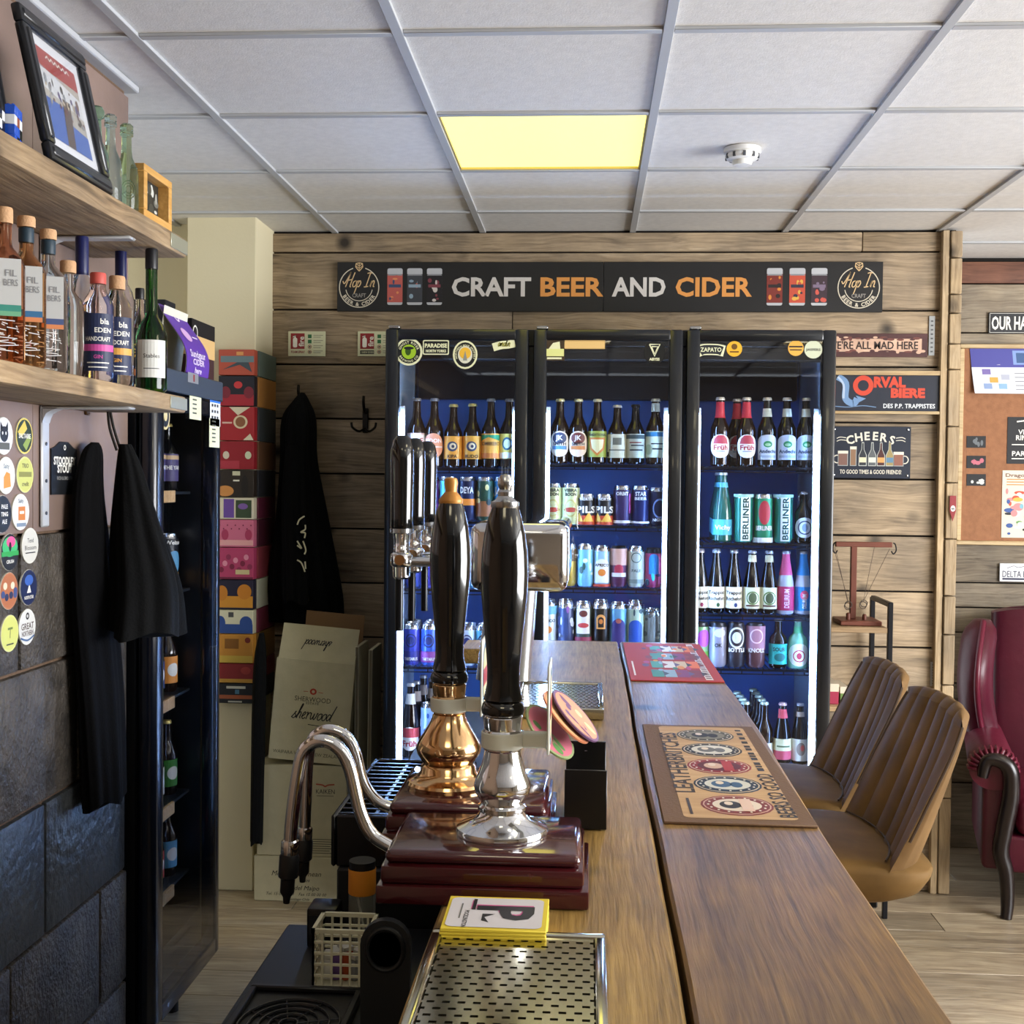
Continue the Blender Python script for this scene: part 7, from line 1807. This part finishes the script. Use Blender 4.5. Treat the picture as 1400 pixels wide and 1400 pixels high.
for q, (py0, py1, lab, c) in enumerate(((596, 612, 'topmost of three small dark photos on cork board', '6a6f74'), (623, 640, 'middle small photo with pink figure on cork board', 'c06a7a'), (648, 664, 'lowest small photo with white cups on cork board', 'd0d0cc'))):
    t, w, h, mp = paper('small_photo', lab, 1322, py0, py1, 25, 0., '15161a', 'photo')
    pr = Pr(); rr = random.Random(50 + q)
    for k in range(5): pr.ell(rr.uniform(.25, .8) * w, rr.uniform(.25, .75) * h, rr.uniform(.05, .16) * w, rr.uniform(.1, .25) * h, M(c, .6), 1 + .05 * k)
    pr.build('print', t, mp)
YA = YF - .014
def wall_sign(name, label, px0, py0, py1, w, face, draw):
    a, b = P(px0, py0, Y=YA), P(px0, py1, Y=YA); h = a.z - b.z
    t = thing(name, label, 'sign', (a.x, YA, b.z))
    G().box(0, w, 0, .005, 0, h, M(face, .4), .0015).build('panel', t)
    pr = Pr(); draw(pr, w, h); pr.build('lettering', t, FRONT)
wall_sign('tin_sign', 'black enamel sign starting OUR HA above the cork board', 1352, 427, 456, .2, '181a20', lambda pr, w, h: pr.text('OUR HA', .012, h * .5, h * .85, WHT, 2, al='l', w=.152, bold=.03).rect(.004, .004, w - .004, .0055, WHT, 1).rect(.004, h - .0055, w - .004, h - .004, WHT, 1).rect(.004, .004, .0055, h - .004, WHT, 1))
wall_sign('name_plate', 'small white DELTA B plate under the cork board', 1367, 770, 795, .14, 'd9dade', lambda pr, w, h: pr.text('DELTA B', .01, h * .42, h * .5, M('2c2c48', .5), 2, al='l', w=.105, bold=0).rect(.012, h * .1, .11, h * .2, M('2c2c48', .5), 2).stroke([(.03, h * .72), (.06, h * .86), (.08, h * .78), (.12, h * .9)], .002, M('2c2c48', .5), 2))
# pennant on the post
p = P(1304, 695, Y=YW - .01)
t = thing('pennant', 'tiny red and white pennant hung on the timber post', 'pennant', (P(1303, 695, Y=YW - .05).x, YW - .045, p.z))
G().prism([(-.012, .05), (.012, .05), (.012, -.01), (0, -.05), (-.012, -.01)], 0, .003, M('8a2f34', .6), Matrix(((1, 0, 0, 0), (0, 0, -1, 0), (0, 1, 0, 0), (0, 0, 0, 1)))).build('cloth', t)
Pr().ell(0, -.0, .009, .012, WHT, 1).text('66', 0, 0, .012, DKI, 2).build('print', t, plane((0, -.003, 0), (1, 0, 0), (0, 0, 1)))

# ------------------------------------------------------------------ metal shelf with ring game, right of the fridge
YG_ = 4.52
zsf = P(1180, 858, Y=YG_).z
xa, xb = FX1 + .012, P(1221, 860, Y=YG_).x
t = thing('metal_shelf', 'slim black metal shelf unit with pale wood shelves beside fridge', 'shelf', (xa, YG_, 0))
w = xb - xa; IR = M('14151a', .4, .3); dpt = .3
ztp = P(1206, 816, Y=YG_ + dpt).z
for yy in (0, dpt - .02):
    for xx in (-.0, w - .0):
        if xx == 0: G().box(0, .018, yy, yy + .02, 0, zsf - .002, IR, .002).build('upright', t)
        else: G().box(w - .018, w, yy, yy + .02, 0, ztp if yy else P(1224, 824, Y=YG_).z, IR, .002).build('upright', t)
zq = P(1224, 824, Y=YG_).z
G().box(w - .018, w, .02, dpt - .02, zq - .018, zq, IR, .002).build('top_rail', t)
for z in (zsf, P(1150, 966, Y=YG_).z, .25):
    G().box(.018, w - .019, .002, dpt - .002, z - .02, z, wood('shelf_oak', ['9a7c58', 'b89a74', 'c9ae88'], 'X', rough=.5, knots=False, bump=.1), .002).build('shelf', t)
zl = P(1150, 966, Y=YG_).z
for q, (x, ww, hh, c, lab) in enumerate(((.03, .05, .075, 'a02f4a', 'crimson game box on the lower metal shelf'), (.085, .03, .065, '6a8a4a', 'green game box on the lower metal shelf'))):
    m = thing('game_box', lab, 'box', (xa + x, YG_ + .04, zl + .001), group='game boxes on metal shelf')
    G().box(0, ww, 0, .15, 0, hh, M(c, .5), .002).build('body', m)
    G().box(-.0005, ww + .0005, -.0005, .1505, hh * .62, hh + .001, M('d9cdb8', .5), .001).build('lid', m)
# ring-toss game
RW = M('6a3a2c', .45, vary=.15, bscale=40)
m = thing('ring_game', 'wooden hook and ring game standing on the metal shelf', 'game', (P(1167, 850, Y=YG_ + .1).x, YG_ + .12, zsf + .001))
gx = m.location.x
def GX_(px): return P(px, 800, Y=YG_ + .12).x - gx
def GZ_(py): return P(1167, py, Y=YG_ + .12).z - zsf
G().box(GX_(1144), GX_(1200), -.08, .08, 0, .018, RW, .003).build('base', m)
G().box(-.011, .011, -.011, .011, .018, GZ_(746), RW, .002).build('post', m)
G().box(GX_(1141), GX_(1218), -.012, .012, GZ_(748), GZ_(741), RW, .002).build('crossbar', m)
for s_, px in ((-1, 1142), (1, 1220)):
    x = GX_(px)
    G().tube(cat_rom([(x, 0, GZ_(742)), (x + s_ * .008, 0, GZ_(744)), (x + s_ * .012, 0, GZ_(752)), (x + s_ * .002, 0, GZ_(757)), (x - s_ * .006, 0, GZ_(753))], 4), .0025, M('3a3c40', .3, .8), 6).build('hook', m)
for q, (pt, pb, yt, yb, dy) in enumerate(((1138, 1158, 748, 822, -.03), (1141, 1162, 748, 826, .03), (1194, 1178, 748, 822, -.03), (1216, 1184, 750, 822, .03))):
    st = G().tube([(GX_(pt), dy * .2, GZ_(yt)), (GX_(pb), dy, GZ_(yb))], .0009, M('4a3a34', .7), 5).build('string', m)
    G().grid(lambda u, v, pb=pb, yb=yb, dy=dy: Vector((GX_(pb) + (.013 + .0016 * cos(v * 6.283)) * cos(u * 6.283), dy + .0016 * sin(v * 6.283), GZ_(yb) - .012 + (.013 + .0016 * cos(v * 6.283)) * sin(u * 6.283))), 20, 6, M('b9bcc0', .2, 1.), cu=True, cv=True).build('ring', m)
for x, hh in ((GX_(1158), .022), (GX_(1180), .018)):
    G().lathe([(.008, .018), (.008, .018 + hh), (.004, .022 + hh), (0, .022 + hh)], RW, 12, c=(x, -.03, 0)).build('peg', m)
bpy.context.view_layer.update()
